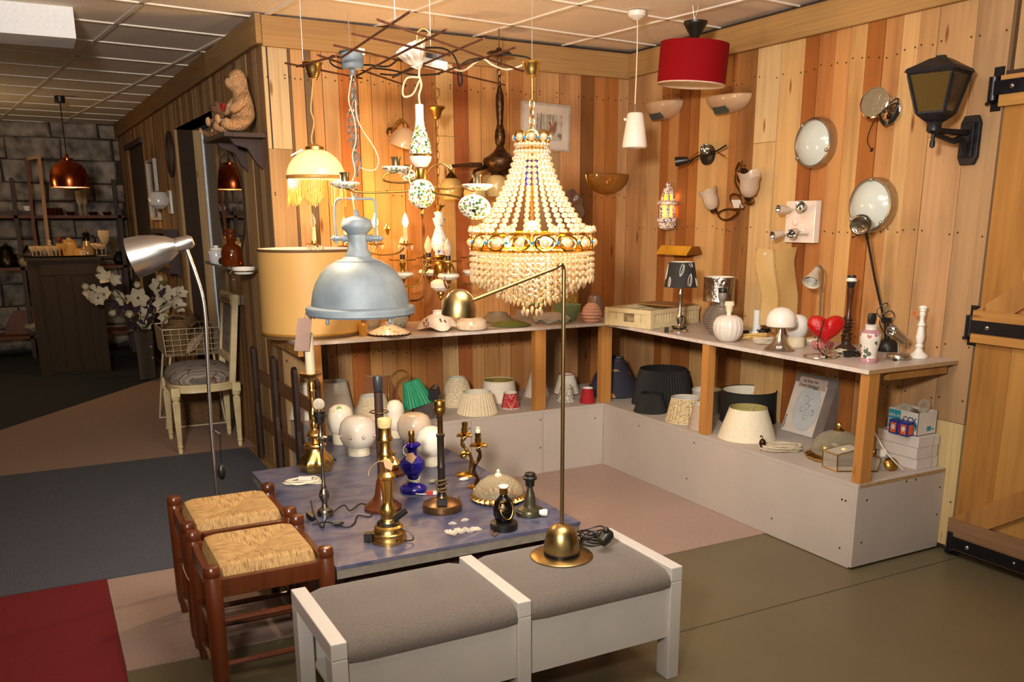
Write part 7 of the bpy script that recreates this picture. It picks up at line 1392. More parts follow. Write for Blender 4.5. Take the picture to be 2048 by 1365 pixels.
# wavy blue edged glass on the wall
P = bw(1137, 415, .012); k_ = pxr(P); t = thing('wavy_glass_dish', 'wavy edged pale glass shade with blue rim hung flat on the back wall', 'glass shade', P); R_ = 31 * k_; fw = lambda a, r, z, k: (r * (1 + (.08 * math.cos(7 * a) + .05 * math.sin(3 * a)) * (k > 1)), z + .008 * math.sin(7 * a) * (k > 1))
MB().lathe([(0, .0), (R_ * .4, .004), (R_ * .8, .014), (R_, .02), (R_, .022), (R_ * .8, .016), (0, .003)], 70, (0, 0, 0), (0, -1, 0), fn=fw).build('glass', thin('mauve_glass', '#9a7d70', .6, .12), t)
u, v = perp((0, -1, 0)); MB().tube([(u * math.cos(a) + v * math.sin(a)) * R_ * (1.02 + .08 * math.cos(7 * a) + .05 * math.sin(3 * a)) + Vector((0, -.021 - .008 * math.sin(7 * a), 0)) for a in [2 * PI * i / 120 for i in range(120)]], .0022, 5, True).build('blue_edge', MATS['blue_glass'], t)
# ------------------------------------------------------------------ on the right wall
ALAB = translucent('alabaster', '#caa682', .2, .4, .03, .14, 8); VERD = M('verdigris_clip', '#4d5550', .5, .5)
for lab, (xa, ya), (xb, yb), yb_ in (('alabaster half bowl wall light, the left one of two', (1300, 213), (1370, 200), 243), ('alabaster half bowl wall light, the right one of two', (1430, 200), (1500, 188), 230)):
    pa, pb = rw(xa, ya), rw(xb, yb); c = (pa + pb) / 2; c.x = -.002; hw = .165; hz = c.z - zat(c + Vector((-.08, 0, 0)), yb_ - 4)
    t = halfbowl('wall_uplight', lab, c, YV, -XV, hw, .115, max(.06, hz), ALAB, (M('alabaster_edge', '#b08c66', .5), .0025))
    t['group'] = 'alabaster wall lights'; MB().obox(-XV * .075 - ZV * (hz * .80), YV * .05, (-XV * .55 + -ZV * .35).normalized() * .010, (-XV * .4 + ZV * .6).normalized() * .020).build('clip', VERD, t)
# black double spot bar
P = rw(1418, 310, .0); k_ = pxr(P); t = thing('spot_bar', 'black wall spot bar with two small heads on a round plate', 'spot lamp', P); W = lambda x, y, o: rw(x, y, o) - P
MB().lathe([(17 * k_ * 1.15, .001), (17 * k_ * 1.15, .02), (14 * k_, .028), (0, .03)], 32, (0, 0, 0), -XV).build('wall_plate', BLACK, t)
MB().tube([W(1372, 326, .09), W(1395, 313, .09), W(1420, 307, .07), W(1436, 301, .07), W(1452, 291, .09)], .0055, 8).tube([W(1388, 318, .08), W(1378, 328, .10)], .0045, 6).build('bar', BLACK, t); MB().tube([W(1378, 318, .11), W(1398, 304, .08)], .003, 6).tube([W(1436, 305, .08), W(1450, 313, .10)], .003, 6).build('copper_pin', M('copper', '#b0683a', .3, 1), t)
def spot(par, a, b, r, shell, refl=CHROME, nm='lamp_head'):
    d = b - a; L = d.length; o = MB().lathe([(0, -.003), (r * .6, 0), (r * .8, L * .3), (r, L * .9), (r, L), (r * .93, L)], 24, a, d).build(nm, shell, par); MB().lathe([(r * .93, L), (r * .5, L * .7), (r * .2, L * .65), (r * .22, L * .85), (0, L * .9)], 20, a, d).build('reflector', refl, o)
spot(t, W(1376, 320, .09), W(1351, 324, .14), 9.5 * k_, BLACK); spot(t, W(1420, 300, .05), W(1410, 298, .13), 10 * k_, BLACK)
# two tulip wall lamp
P = rw(1480, 385, 0); k_ = pxr(P); t = thing('tulip_wall_lamp', 'bronze ribbon wall lamp with two white tulip glass shades', 'wall lamp', P); W = lambda x, y, o=.05: rw(x, y, o) - P; TUL = translucent('tulip_glass', '#d2bba2', .3, .25, .03)
MB().lathe([(15 * k_, .001), (15 * k_, .016), (0, .022)], 28, W(1488, 352, 0), -XV).build('wall_plate', DKBRONZE, t)
m = MB(); m.tube(bez([W(1480, 325), W(1480, 350), W(1480, 380), W(1480, 405)], 4), .004, 6).tube(bez([W(1478, 325), W(1470, 345), W(1470, 365), W(1478, 380), W(1490, 392), W(1505, 398), W(1503, 408), W(1490, 405)], 6), .0055, 6).tube(bez([W(1485, 322), W(1480, 330), W(1492, 331)], 5), .003, 5).tube(bez([W(1478, 420), W(1466, 410), W(1460, 395), W(1468, 388), W(1478, 392)], 5), .005, 6).tube(bez([W(1432, 420), W(1440, 436), W(1455, 440), W(1472, 430), W(1478, 418)], 6), .0055, 6).tube(bez([W(1478, 422), W(1458, 418), W(1440, 424), W(1436, 434)], 6), .005, 6); m.build('ribbon_arm', M('bronze_ribbon', '#80602f', .3, 1, .2), t)
MB().ball(W(1483, 412, .07), .014, 12, 8).build('chrome_ball', CHROME, t); MB().obox(W(1474, 408, .075), YV * .035, -XV * .002, (0, .012, .022)).build('paper_label', CARTON, t)
for a, b, s_ in ((W(1497, 394, .07), W(1500, 350, .10), 21), (W(1427, 420, .07), W(1415, 382, .10), 18)):
    d = b - a; L = d.length; r = s_ * k_; MB().lathe([(r * .30, 0), (r * .72, L * .18), (r * .88, L * .45), (r * .86, L * .75), (r * 1.05, L), (r * 1.02, L), (r * .83, L * .75), (r * .6, L * .2)], 42, a, d, fn=lambda an, rr, z, k: (rr * (1 + .10 * math.cos(3 * an) * (k in (4, 5))), z + .012 * math.cos(3 * an) * (k in (4, 5)))).build('tulip_shade', TUL, t); MB().lathe([(0, -.02), (r * .34, -.016), (r * .42, .004), (r * .3, .01)], 20, a, d).build('cup', DKBRONZE, t)
# painted arabesque lantern, lit
P = rw(1333, 462, .05); A = Axis(P); t = thing('arabesque_lantern', 'lit white pottery lantern painted with blue arabesques on the right wall', 'lantern', P)
ARA = spots('arabesque_glaze', '#d8c5b4', ['#2c2f63', '#4a3a48', '#d8c5b4', '#21264a', '#8a7a70'], 85, .56, .35, 40); HEX = 6
rows = [(8, 460), (16, 457), (19, 452), (19.5, 446)]
MB().lathe(A.prof([(0, 461)] + rows), HEX, smooth=False).build('base', ARA, t); MB().lathe(A.prof([(17, 447), (21, 443), (21, 438), (17, 435), (17, 447)]), HEX * 4).build('lower_moulding', ARA, t); MB().lathe(A.prof([(16, 411), (21, 409), (21, 404), (16, 401), (16, 411)]), HEX * 4).build('upper_moulding', ARA, t)
r = A.r(17); zb, zt_ = A.z(437), A.z(409)
for k in range(HEX):
    a0, a1 = k * PI / 3, (k + 1) * PI / 3; p0, p1 = Vector((r * math.cos(a0), r * math.sin(a0), 0)), Vector((r * math.cos(a1), r * math.sin(a1), 0)); u = p1 - p0; h = zt_ - zb; n_ = Vector((math.cos((a0 + a1) / 2), math.sin((a0 + a1) / 2), 0)); w_ = u.length; u.normalize(); m = MB()
    m.prism([(0, 0), (w_ * .28, 0), (w_ * .28, h), (0, h)], p0 + ZV * zb, u, ZV, -n_ * .003)
    m.prism([(w_ * .72, 0), (w_, 0), (w_, h), (w_ * .72, h)], p0 + ZV * zb, u, ZV, -n_ * .003)
    for q in range(4): m.prism([(w_ * .28, h * (q / 3 - .03)), (w_ * .72, h * (q / 3 - .03)), (w_ * .72, h * (q / 3 + .03)), (w_ * .5, h * (q / 3 + .0)), (w_ * .28, h * (q / 3 + .03))], p0 + ZV * zb, u, ZV, -n_ * .003)
    m.build('side_panel', ARA, t)
    p = Vector((A.r(16) * math.cos((a0 + a1) / 2), A.r(16) * math.sin((a0 + a1) / 2), 0)); t0 = A.prof([(16, 402), (10, 378), (4, 371)]); m = MB(); q0 = [Vector((t0[i][0] * math.cos(a), t0[i][0] * math.sin(a), t0[i][1])) for i in range(3) for a in (a0, a1)]
    f = lambda s_, v: (q0[0] * (1 - s_) + q0[1] * s_) * (1 - v) + (q0[2] * (1 - s_) + q0[3] * s_) * v
    vs = [f(0, 0), f(.25, 0), f(.25, .45), f(.5, .65), f(.75, .45), f(.75, 0), f(1, 0), f(1, 1), f(.5, 1), f(0, 1)]; m.add(vs, [(0, 1, 2, 9), (2, 3, 8, 9), (3, 4, 7, 8), (4, 5, 6, 7)]).add([q0[2], q0[3], q0[5], q0[4]], [(0, 1, 2, 3)]).build('roof_panel', ARA, t)
MB().ball((0, 0, A.z(370)), A.r(5), 10, 6).build('finial', ARA, t); MB().lathe([(A.r(9), zb), (A.r(9), zt_), (A.r(6), A.z(385)), (0, A.z(378))], 16).build('amber_liner', translucent('amber_liner', '#ffb545', .7, .4, .0), t)
bulb_light('lantern_bulb_light', P + Vector((0, 0, (zb + zt_) / 2)), 1.6, (1, .52, .14), .012); bulb_light('lantern_bulb_light', P + Vector((.02, 0, A.z(395))), .5, (1, .52, .14), .01)
# round ceiling fittings on the wall
MILK = M('milky_glass', '#b9beb6', .12, 0, .02, 5)
for lab, cx, cy, hv, clips in (('round frosted glass light with steel rim, the upper left one of two', 1635, 287, 52, (.9, 3.5, 5.6)), ('round frosted glass light with steel rim, the lower right one behind the desk lamp', 1749.5, 411, 56, (1.6, 3.9, 5.7))):
    P = rw(cx + 3, cy, .0); P.x = -.002; R_ = (zat(P + Vector((-.03, 0, 0)), cy - hv) - zat(P + Vector((-.03, 0, 0)), cy + hv)) / 2; t = thing('round_wall_light', lab, 'wall lamp', P, 0, 'round frosted wall lights')
    MB().lathe([(R_, 0), (R_, .035), (R_ * .97, .045), (R_ * .90, .048), (R_ * .86, .04)], 56, (0, 0, 0), -XV).build('steel_rim', STEEL, t); MB().lathe([(R_ * .865, .043), (R_ * .7, .062), (R_ * .45, .077), (R_ * .2, .084), (0, .086)], 48, (0, 0, 0), -XV).build('glass_disc', MILK, t)
    for a in clips: MB().ball((-.052, R_ * .90 * math.cos(a), R_ * .90 * math.sin(a)), .011, 10, 6).build('clip', CHROME, t)
# chrome clamp spot
P = rw(1786, 222, 0); P.x = -.002; k_ = pxr(P); t = thing('chrome_spot', 'chrome wall spot with tilting round head and loose black cord', 'spot lamp', P); W = lambda x, y, o: rw(x, y, o) - P
MB().lathe([(26 * k_, 0), (26 * k_, .02), (22 * k_, .028), (0, .03)], 36, (0, 0, 0), -XV).build('wall_plate', CHROME, t); a, b = W(1764, 213, .07), W(1748, 205, .14); d = b - a; L = d.length; r = 29 * k_
MB().lathe([(0, -.01), (r * .4, -.008), (r * .75, L * .3), (r, L * .85), (r * 1.03, L), (r * .95, L * 1.03)], 36, a, d).build('lamp_head', CHROME, t); MB().lathe([(r * .95, L), (r * .6, L * 1.06), (0, L * 1.1)], 30, a, d).build('ribbed_lens', thin('brownish_lens', '#8a7a5e', .7, .15, 50, .8), t); MB().tube([(-.03, 0, 0), a], .008, 8).build('joint', STEEL, t)
m = MB()
for q in range(5): m.tube(bez([W(1760, 232 + q * 2, .05), W(1770, 246 + q, .06 + .004 * q), W(1786, 244 - q * 3, .05), W(1796, 226 - q * 4, .04)], 5), .004, 6)
m.tube(bez([W(1778, 208, .04), W(1792, 198, .05), W(1797, 200, .04), W(1792, 214, .03)], 5), .003, 6).tube(bez([W(1752, 236, .04), W(1744, 250, .02), W(1737, 268, .012), W(1735, 285, .01), W(1741, 297, .012)], 5), .0022, 6).obox(W(1743, 300, .012), (.004, 0, 0), (0, .004, .0), (0, -.003, .008)).build('cord', BLACK, t)
# black carriage lantern
P = rw(1945, 270, 0); P.x = -.003; k_ = pxr(P); t = thing('carriage_lantern', 'large black four sided carriage lantern on a curved wall bracket', 'lantern', P); W = lambda x, y, o: rw(x, y, o) - P; SMK = thin('smoked_pane', '#57431f', .72, .2, 20, .1); LBK = M('weathered_black_iron', '#222026', .45, .5, .35, 30, .2)
zt_, zb = W(1945, 232, 0).z, W(1945, 330, 0).z; MB().prism([(-.045, zb + .03), (-.03, zb), (.03, zb), (.045, zb + .03), (.045, zt_ - .03), (.03, zt_), (-.03, zt_), (-.045, zt_ - .03)], (0, 0, 0), YV, ZV, -XV * .02).prism([(-.028, zb + .03), (.028, zb + .03), (.028, zt_ - .03), (-.028, zt_ - .03)], -XV * .02, YV, ZV, -XV * .012).build('back_plate', LBK, t, bevel=.003)
cen = rw(1898, 264, .26) - P; LC = Vector((-.24, 0, 0)); LC.z = onface(1897, 264, P + LC).z - P.z; LA = Axis(P + LC); off = LC; 
MB().tube(bez([(-.03, 0, zb + .04), (-.07, 0, zb + .10), (-.12, 0, LC.z - .03), (-.24, 0, LC.z - .005)], 6), [.014] * 12 + [.011] * 7, 8).tube([(-.03, 0, LC.z + .005), LC + Vector((0, 0, .005))], .012, 8).build('bracket_arm', LBK, t)
sy = lambda a: a + PI / 4
def sq(nm, pts, mat, n=4, ph=PI / 4, fn=None):
    m = MB(); pr = [(LA.r(h), LA.z(y)) for h, y in pts]; vs = []; fs = []
    for r, z in pr: vs += [off + Vector((r * math.cos(ph + k * PI / 2), r * math.sin(ph + k * PI / 2), z)) for k in range(4)]
    for j in range(len(pr) - 1): fs += [(j * 4 + k, j * 4 + (k + 1) % 4, (j + 1) * 4 + (k + 1) % 4, (j + 1) * 4 + k) for k in range(4)]
    fs += [(3, 2, 1, 0), tuple(range(len(vs) - 4, len(vs)))]; return m.add(vs, fs).build(nm, mat, t)
PH_ = math.atan2(-FWD.y, -FWD.x) - .02
MB().lathe([(LA.r(14), LA.z(262)), (LA.r(14), LA.z(248)), (LA.r(17), LA.z(244)), (LA.r(12), LA.z(240))], 16, off).lathe([(LA.r(14), LA.z(262)), (LA.r(10), LA.z(266)), (LA.r(3.5), LA.z(268)), (LA.r(3.5), LA.z(280)), (LA.r(5), LA.z(284)), (LA.r(5), LA.z(294)), (0, LA.z(297))], 14, off).build('cup', LBK, t)
sq('bottom_frame', [(20, 243), (36, 232), (40, 228), (40, 224)], LBK, ph=PH_); sq('top_frame', [(62, 150), (66, 146), (68, 141), (60, 141)], LBK, ph=PH_); sq('roof', [(70, 145), (66, 138), (44, 128), (24, 118), (11, 114), (11, 111), (4, 110)], LBK, ph=PH_)
rb, rt, zb_, zt2 = LA.r(38), LA.r(61), LA.z(226), LA.z(149)
for k in range(4):
    a0, a1 = PH_ + k * PI / 2, PH_ + (k + 1) * PI / 2; c0, c1 = Vector((math.cos(a0), math.sin(a0), 0)), Vector((math.cos(a1), math.sin(a1), 0)); MB().tube([off + c0 * rb + ZV * zb_, off + c0 * rt + ZV * zt2], .008, 6).build('corner_post', LBK, t)
    MB().add([off + c0 * rb * .96 + ZV * zb_, off + c1 * rb * .96 + ZV * zb_, off + c1 * rt * .97 + ZV * zt2, off + c0 * rt * .97 + ZV * zt2], [(0, 1, 2, 3)]).build('pane', SMK, t)
MB().lathe([(.016, zb_), (.016, zb_ + .05), (.028, zb_ + .06), (.03, zb_ + .1), (0, zb_ + .125)], 14, off).build('lamp_holder', BLACK, t)
# white plate with four spots
q = [rw(1563, 403), rw(1625, 399), rw(1625, 484), rw(1562, 486)]; P = sum(q, Vector()) / 4; hz = (q[0].z - q[3].z) / 2; hy = .155; P.x = -.002; P.y = (rw(1600, 444, .04).y); P.z = rw(1600, 444, .04).z; hz = (zat(P + Vector((-.04, 0, 0)), 401) - zat(P + Vector((-.04, 0, 0)), 485)) / 2; hy = hz * .98; k_ = pxr(P); t = thing('spot_plate', 'glossy white square plate with four tilting spots', 'spot lamp', P)
MB().box((-.04, -hy, -hz), (0, hy, hz)).build('plate', M('glossy_white', '#d8c8ba', .12, 0, .02), t, bevel=.003); W = lambda x, y, o: rw(x, y, o) - P
for ax_, bx_ in (((1578, 420), (1556, 419)), ((1597, 420), (1601, 411)), ((1566, 467), (1545, 472)), ((1592, 462), (1582, 468))):
    a, b = W(ax_[0], ax_[1], .075), W(bx_[0], bx_[1], .14); MB().tube([Vector((-.04, a.y, a.z)), a], .007, 8).build('joint', CHROME, t); spot(t, a, b, 9.5 * k_, M('satin_white_metal', '#cdbba8', .35, .2))
MB().lathe([(.02, 0), (.018, .012), (0, .018)], 20, W(1592, 444, .042), -XV).build('centre_boss', MATS['glossy_white'], t)
MB().tube([W(1560, 470, .06), W(1615, 468, .06)], .005, 6).build('cross_bar', MATS['satin_white_metal'], t)
# gilt roof shaped picture light
P = rw(1375, 505, 0); P.x = -.002; t = thing('gilt_wall_lamp', 'gilt metal roof shaped wall light shade above the black leaf lamp', 'wall lamp', P); W = lambda x, y, o: rw(x, y, o) - P
a0, a1 = W(1343, 491, .12).y, W(1405, 495, .02).y; y0, y1 = W(1392, 512, .06).y - .0, 0; zt_ = W(1365, 492, .06).z; zb = W(1365, 510, .10).z; L = .15
GM = M('gilt_sheet', '#dda02c', .3, .2, .15, 8)
sec = [(-.125, zb), (-.085, zt_), (-.03, zt_), (-.004, zb + .004)]
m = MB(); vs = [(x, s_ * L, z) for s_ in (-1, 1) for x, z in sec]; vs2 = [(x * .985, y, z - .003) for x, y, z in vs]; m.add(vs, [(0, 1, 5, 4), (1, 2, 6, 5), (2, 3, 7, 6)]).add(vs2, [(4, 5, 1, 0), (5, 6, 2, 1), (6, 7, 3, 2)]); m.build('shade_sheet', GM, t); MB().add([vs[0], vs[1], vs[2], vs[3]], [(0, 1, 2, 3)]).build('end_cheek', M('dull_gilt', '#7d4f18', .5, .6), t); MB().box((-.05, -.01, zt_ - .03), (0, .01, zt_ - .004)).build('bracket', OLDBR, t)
# ------------------------------------------------------------------ along the left wall
FUR = newmat('teddy_fur'); FURM, nt, b = FUR
no = nd(nt, 'ShaderNodeTexNoise'); no.inputs['Scale'].default_value = 120; no.inputs['Detail'].default_value = 4; nt.links.new(coords(nt), no.inputs['Vector']); nt.links.new(ramp(nt, no.outputs[0], [(.3, '#8a6240'), (.6, '#c09466'), (.8, '#d3ac80')]), b.inputs['Base Color']); b.inputs['Roughness'].default_value = 1; bump(nt, b, no.outputs[0], 1.0, .012)
P = lp(.35, 1.965, .10); t = thing('wall_bracket', 'dark carved wooden bracket shelf high on the left wall', 'shelf', lp(.31, 1.925, 0)); LNv, LDv = LN, LD
MB().prism([(-.30, 0), (.26, 0), (.26, .225), (-.30, .225)], (0, 0, -.022), LD, LN, (0, 0, .022)).build('board', DARKWOOD, t)
for u_ in (-.18, .16): MB().prism([(0, 0), (.17, 0), (.15, -.03), (.08, -.05), (.04, -.12), (.0, -.16)], LD * u_ + ZV * -.0225, LN, ZV, LD * .03).build('bracket', DARKWOOD, t)
def teddy(name, label, P, s, mat, heart=True, face=LN):
    """seated bear: one skinned body"""
    f = Vector((face.x, face.y, 0)).normalized(); sd = Vector((-f.y, f.x, 0)); o = lambda a, b_, c: (f * a + sd * b_ + ZV * c) * s
    nodes = [(o(0, 0, .09), .095), (o(.0, 0, .20), .085), (o(.01, 0, .29), .055), (o(.03, 0, .37), .078), (o(.10, 0, .355), .042), (o(.125, 0, .352), .030)]; ed = [(0, 1), (1, 2), (2, 3), (3, 4), (4, 5)]
    for q in (-1, 1):
        n = len(nodes); nodes += [(o(.02, q * .085, .25), .038), (o(.08, q * .11, .185), .036), (o(.13, q * .08, .15), .036)]; ed += [(1, n), (n, n + 1), (n + 1, n + 2)]
        n = len(nodes); nodes += [(o(.06, q * .08, .06), .052), (o(.16, q * .105, .05), .045), (o(.20, q * .115, .085), .042)]; ed += [(0, n), (n, n + 1), (n + 1, n + 2)]
        n = len(nodes); nodes += [(o(.02, q * .07, .44), .030)]; ed += [(3, n)]
    me = bpy.data.meshes.new('body'); me.from_pydata([tuple(p) for p, r in nodes], ed, []); me.materials.append(mat); ob = bpy.data.objects.new('body', me); COL.objects.link(ob)
    md = ob.modifiers.new('skin', 'SKIN'); sk = me.skin_vertices[0].data if me.skin_vertices else me.attributes and None
    if sk is None or len(sk) == 0:
        bm_ = __import__('bmesh').new(); bm_.from_mesh(me); bm_.verts.layers.skin.verify(); bm_.to_mesh(me); bm_.free(); sk = me.skin_vertices[0].data
    for i, (p, r) in enumerate(nodes): sk[i].radius = (r * s, r * s); sk[i].use_root = (i == 0)
    ob.modifiers.new('sub', 'SUBSURF').levels = 2; ob.modifiers['sub'].render_levels = 2; md.use_smooth_shade = True
    t = thing(name, label, 'teddy bear', P); ob.parent = t
    MB().ball(o(.105, .030, .395), .009 * s, 8, 6).build('eye', BLACK, t); MB().ball(o(.105, -.030, .395), .009 * s, 8, 6).build('eye', BLACK, t); MB().ball(o(.152, 0, .362), .014 * s, 8, 6).build('nose', M('brown_nose', '#3a2219', .5), t)
    for q in (-1, 1): MB().ball(o(.235, q * .118, .088), .034 * s, 10, 6, (.6, 1, 1) if abs(f.x) > .5 else (1, .6, 1)).build('foot_pad', M('tan_pad', '#b18a60', .9), t)
    if heart: MB().prism([(.03 * math.sin(a) ** 3 * s, (.026 * math.cos(a) - .010 * math.cos(2 * a) - .004 * math.cos(3 * a) - .002 * math.cos(4 * a)) * s) for a in [2 * PI * i / 20 for i in range(20)]], o(.145, .0, .19), sd, ZV, f * .02 * s).build('heart', M('red_felt', '#8e1513', .9), t)
    return t
zb = 1.9255
teddy('teddy_bear', 'large tan teddy bear with a red heart, sitting on the dark wall bracket', lp(.135, zb, .085), .72, FURM, True, (LN * .82 + LD * .30 - FWD * .45)); teddy('teddy_bear', 'small brown teddy bear at the far end of the dark wall bracket', lp(.50, zb, .13), .45, M('brown_teddy_fur', '#7a5336', 1, 0, .4, 120, .8), False, (LN * .8 - FWD * .6))
t = thing('toy_cup', 'blue and white china cup between the two teddy bears', 'cup', lp(.36, zb + .001, .14)); DELFT = spots('delft_glaze', '#c4c2c4', ['#41508a', '#5a6796', '#c4c2c4'], 45, .5, .2, 18)
MB().lathe([(0, 0), (.03, 0), (.034, .01), (.042, .05), (.046, .09), (.043, .09), (.038, .02), (0, .012)], 28).build('cup', DELFT, t); MB().tube(bez([(-.043 * .7, -.043 * .7, .07), (-.055, -.05, .06), (-.052, -.048, .03), (-.028, -.03, .02)], 5), .005, 6).build('handle', DELFT, t)
# oval mirror
MIRR, nt, b = newmat('mirror_silver'); b.inputs['Metallic'].default_value = 1; b.inputs['Roughness'].default_value = .02; b.inputs['Base Color'].default_value = (.82, .80, .76, 1); no = nd(nt, 'ShaderNodeTexNoise'); no.inputs['Scale'].default_value = 3; nt.links.new(coords(nt), no.inputs['Vector']); mr = nd(nt, 'ShaderNodeMapRange'); mr.inputs[3].default_value = .01; mr.inputs[4].default_value = .03; nt.links.new(no.outputs[0], mr.inputs[0]); nt.links.new(mr.outputs[0], b.inputs['Roughness'])
t = thing('oval_mirror', 'frameless oval mirror on the left wall above the glass shelf', 'mirror', lp(.985, 1.565, .008)); el = [(.36 * math.cos(a) , .318 * math.sin(a)) for a in [2 * PI * i / 48 for i in range(48)]]
MB().prism(el, (0, 0, 0), LD, ZV, LN * .005).build('mirror_glass', MIRR, t); MB().tube([LD * x * 1.005 + ZV * z * 1.005 + LN * .003 for x, z in el], .004, 6, True).build('bevel_edge', M('dark_edge', '#2a2622', .3), t)
MB().obox((0, 0, 0), LD * .03, LN * .0015 * 0 + LN * .001, ZV * .03).obox(-LN * .004, LD * .2, LN * .003, ZV * .2).build('backing', M('mirror_back', '#4a3a2a', .8), t)
# glass shelf with rail, jar, bottle and soap dish
t = thing('bathroom_shelf', 'narrow glass shelf on chrome rails below the oval mirror', 'shelf', lp(.9, 1.185, 0)); MB().prism([(-.34, .02), (.42, .02), (.42, .14), (-.34, .14)], (0, 0, 0), LD, LN, (0, 0, .006)).build('glass_plate', thin('shelf_glass', '#c9d0c4', .3, .05), t)
MB().tube([LD * -.34 + LN * .145 + ZV * .012, LD * .42 + LN * .145 + ZV * .012], .005, 8).tube([LD * .42 + LN * .005 + ZV * .006, LD * .42 + LN * .145 + ZV * .012], .006, 8).tube([LD * -.34 + LN * .005 + ZV * .006, LD * -.34 + LN * .145 + ZV * .012], .006, 8).build('rail', CHROME, t); MB().lathe([(.022, 0), (.02, .008), (.01, .012)], 20, LD * .42 + ZV * .006, LN).lathe([(.022, 0), (.02, .008), (.01, .012)], 20, LD * -.34 + ZV * .006, LN).build('wall_rosette', CHROME, t)
t = thing('soap_dish', 'white china soap dish in a chrome ring holder', 'soap dish', lp(.36, 1.185, .10)); MB().lathe([(0, -.02), (.05, -.018), (.062, 0), (.066, .02), (.062, .02), (.05, -.008), (0, -.01)], 36).build('dish', PORC, t); MB().tube([(.067 * math.cos(a), .067 * math.sin(a), .0) for a in [2 * PI * i / 24 for i in range(24)]], .004, 6, True).tube([-LN * .067, -LN * .098 - ZV * .0], .006, 8).tube(bez([LN * .067 - LD * .0, LN * .08 - ZV * .02, LN * .07 - ZV * .05, LN * .055 - ZV * .05], 5), .005, 6).lathe([(.026, 0), (.024, .01), (.01, .014)], 20, -LN * .098, LN).build('holder', CHROME, t)
t = thing('wall_hook', 'chrome round wall hook beside the soap dish', 'hook', lp(.14, 1.19, .002)); MB().lathe([(.035, 0), (.033, .012), (.012, .016), (.012, .04), (.02, .045), (0, .05)], 24, (0, 0, 0), LN).build('hook', CHROME, t)
AMB = M('amber_bottle_glass', '#8a3c0c', .06, 0, .1); AMB.node_tree.nodes['Principled BSDF'].inputs['Transmission Weight'].default_value = .7
P = lp(.72, 1.1915, .085); t = thing('amber_bottle', 'amber glass bottle with faceted neck on the glass shelf', 'bottle', P); MB().lathe([(0, 0), (.058, 0), (.062, .01), (.062, .10), (.052, .125), (.026, .14), (.026, .16), (.03, .165), (.026, .17), (.026, .20), (.034, .205), (.034, .225), (.028, .226), (.024, .16), (0, .02)], 32).build('bottle_glass', AMB, t)
P = lp(1.18, 1.1915, .085); t = thing('lidded_jar', 'small blue and white lidded china jar on the glass shelf', 'jar', P); MB().lathe([(0, 0), (.04, 0), (.05, .02), (.054, .06), (.046, .085), (.036, .09)], 28).build('jar_body', DELFT, t); MB().lathe([(.038, .09), (.036, .1), (.015, .106), (.016, .116), (0, .12)], 24).build('lid', PORC, t)
t = thing('dark_ball', 'small dark glass bauble between jar and amber bottle', 'bauble', lp(.93, 1.192, .1)); MB().ball((0, 0, .026), .026, 14, 8).build('ball', M('dark_olive_glass', '#2d2311', .12), t)
t = thing('towel_bar', 'short wooden towel bar with chrome end below the glass shelf', 'towel bar', lp(1.0, .985, 0)); MB().tube([LD * -.1 + LN * .075, LD * .2 + LN * .075], .011, 10).tube([LD * -.1 + LN * .075 - ZV * .035, LD * .2 + LN * .075 - ZV * .035], .009, 10).build('bar', PINE, t); MB().obox(LD * .2 + LN * .04 - ZV * .015, LD * .006, LN * .042, ZV * .03).obox(LD * -.1 + LN * .04 - ZV * .015, LD * .006, LN * .042, ZV * .03).build('end_bracket', CHROME, t)
# things further along the left wall
t = thing('tall_picture', 'tall narrow white framed picture on the left wall', 'picture', lp(4.15, 1.735, .004)); 
for a, b_ in (((-.24, -.27), (.24, -.245)), ((-.24, .245), (.24, .27)), ((-.24, -.2449), (-.215, .2449)), ((.215, -.2449), (.24, .2449))): MB().prism([(a[0], a[1]), (b_[0], a[1]), (b_[0], b_[1]), (a[0], b_[1])], (0, 0, 0), LD, ZV, LN * .03).build('frame_bar', M('pale_frame', '#bfb3a4', .4), t)
MB().prism([(-.214, -.244), (.214, -.244), (.214, .244), (-.214, .244)], (0, 0, 0), LD, ZV, LN * .01).build('picture_glass', M('dull_picture', '#6d5c48', .15, 0, .1, 4), t)
t = thing('oval_picture', 'dark oval picture frame on the left wall', 'picture', lp(3.06, 1.99, .004)); el = [(.13 * math.cos(a), .165 * math.sin(a)) for a in [2 * PI * i / 36 for i in range(36)]]; MB().tube([LD * x + ZV * z + LN * .01 for x, z in el], .018, 8, True).build('frame', DARKWOOD, t); MB().prism([(x, z) for x, z in el], (0, 0, 0), LD, ZV, LN * .008).build('picture', M('brown_portrait', '#5a4630', .4, 0, .2, 6), t)
t = thing('wall_globe_lamp', 'white glass wall lamp beside the narrow white picture', 'wall lamp', lp(3.30, 1.62, .004)); MB().prism([(-.07, -.10), (.07, -.10), (.07, .06), (.05, .09), (-.05, .09), (-.07, .06)], (0, 0, 0), LD, ZV, LN * .02).build('wall_plate', PORC, t); MB().lathe([(.03, -.06), (.075, -.03), (.085, .02), (.06, .075), (0, .09)], 28, LN * .10).build('glass_shade', MATS['milk_glass'], t); MB().tube([LN * .02, LN * .10], .012, 8).build('arm', PORC, t)
t = thing('plate_rack', 'dark wooden slatted plate rack hung on the left wall', 'rack', lp(3.55, 1.2, .004))
for z in (.17, 0, -.17): MB().prism([(-.42, z - .015), (.42, z - .015), (.42, z + .015), (-.42, z + .015)], LN * .09, LD, ZV, LN * .012).build('slat', DARKWOOD, t)
for u_ in (-.42, .40): MB().prism([(0, -.2), (.09, -.16), (.10, .19), (0, .19)], LD * u_, LN, ZV, LD * .02).build('side', DARKWOOD, t)
MB().prism([(-.4, -.18), (.4, -.18), (.4, -.165), (-.4, -.165)], (0, 0, 0), LD, ZV, LN * .09).build('bottom_board', DARKWOOD, t)
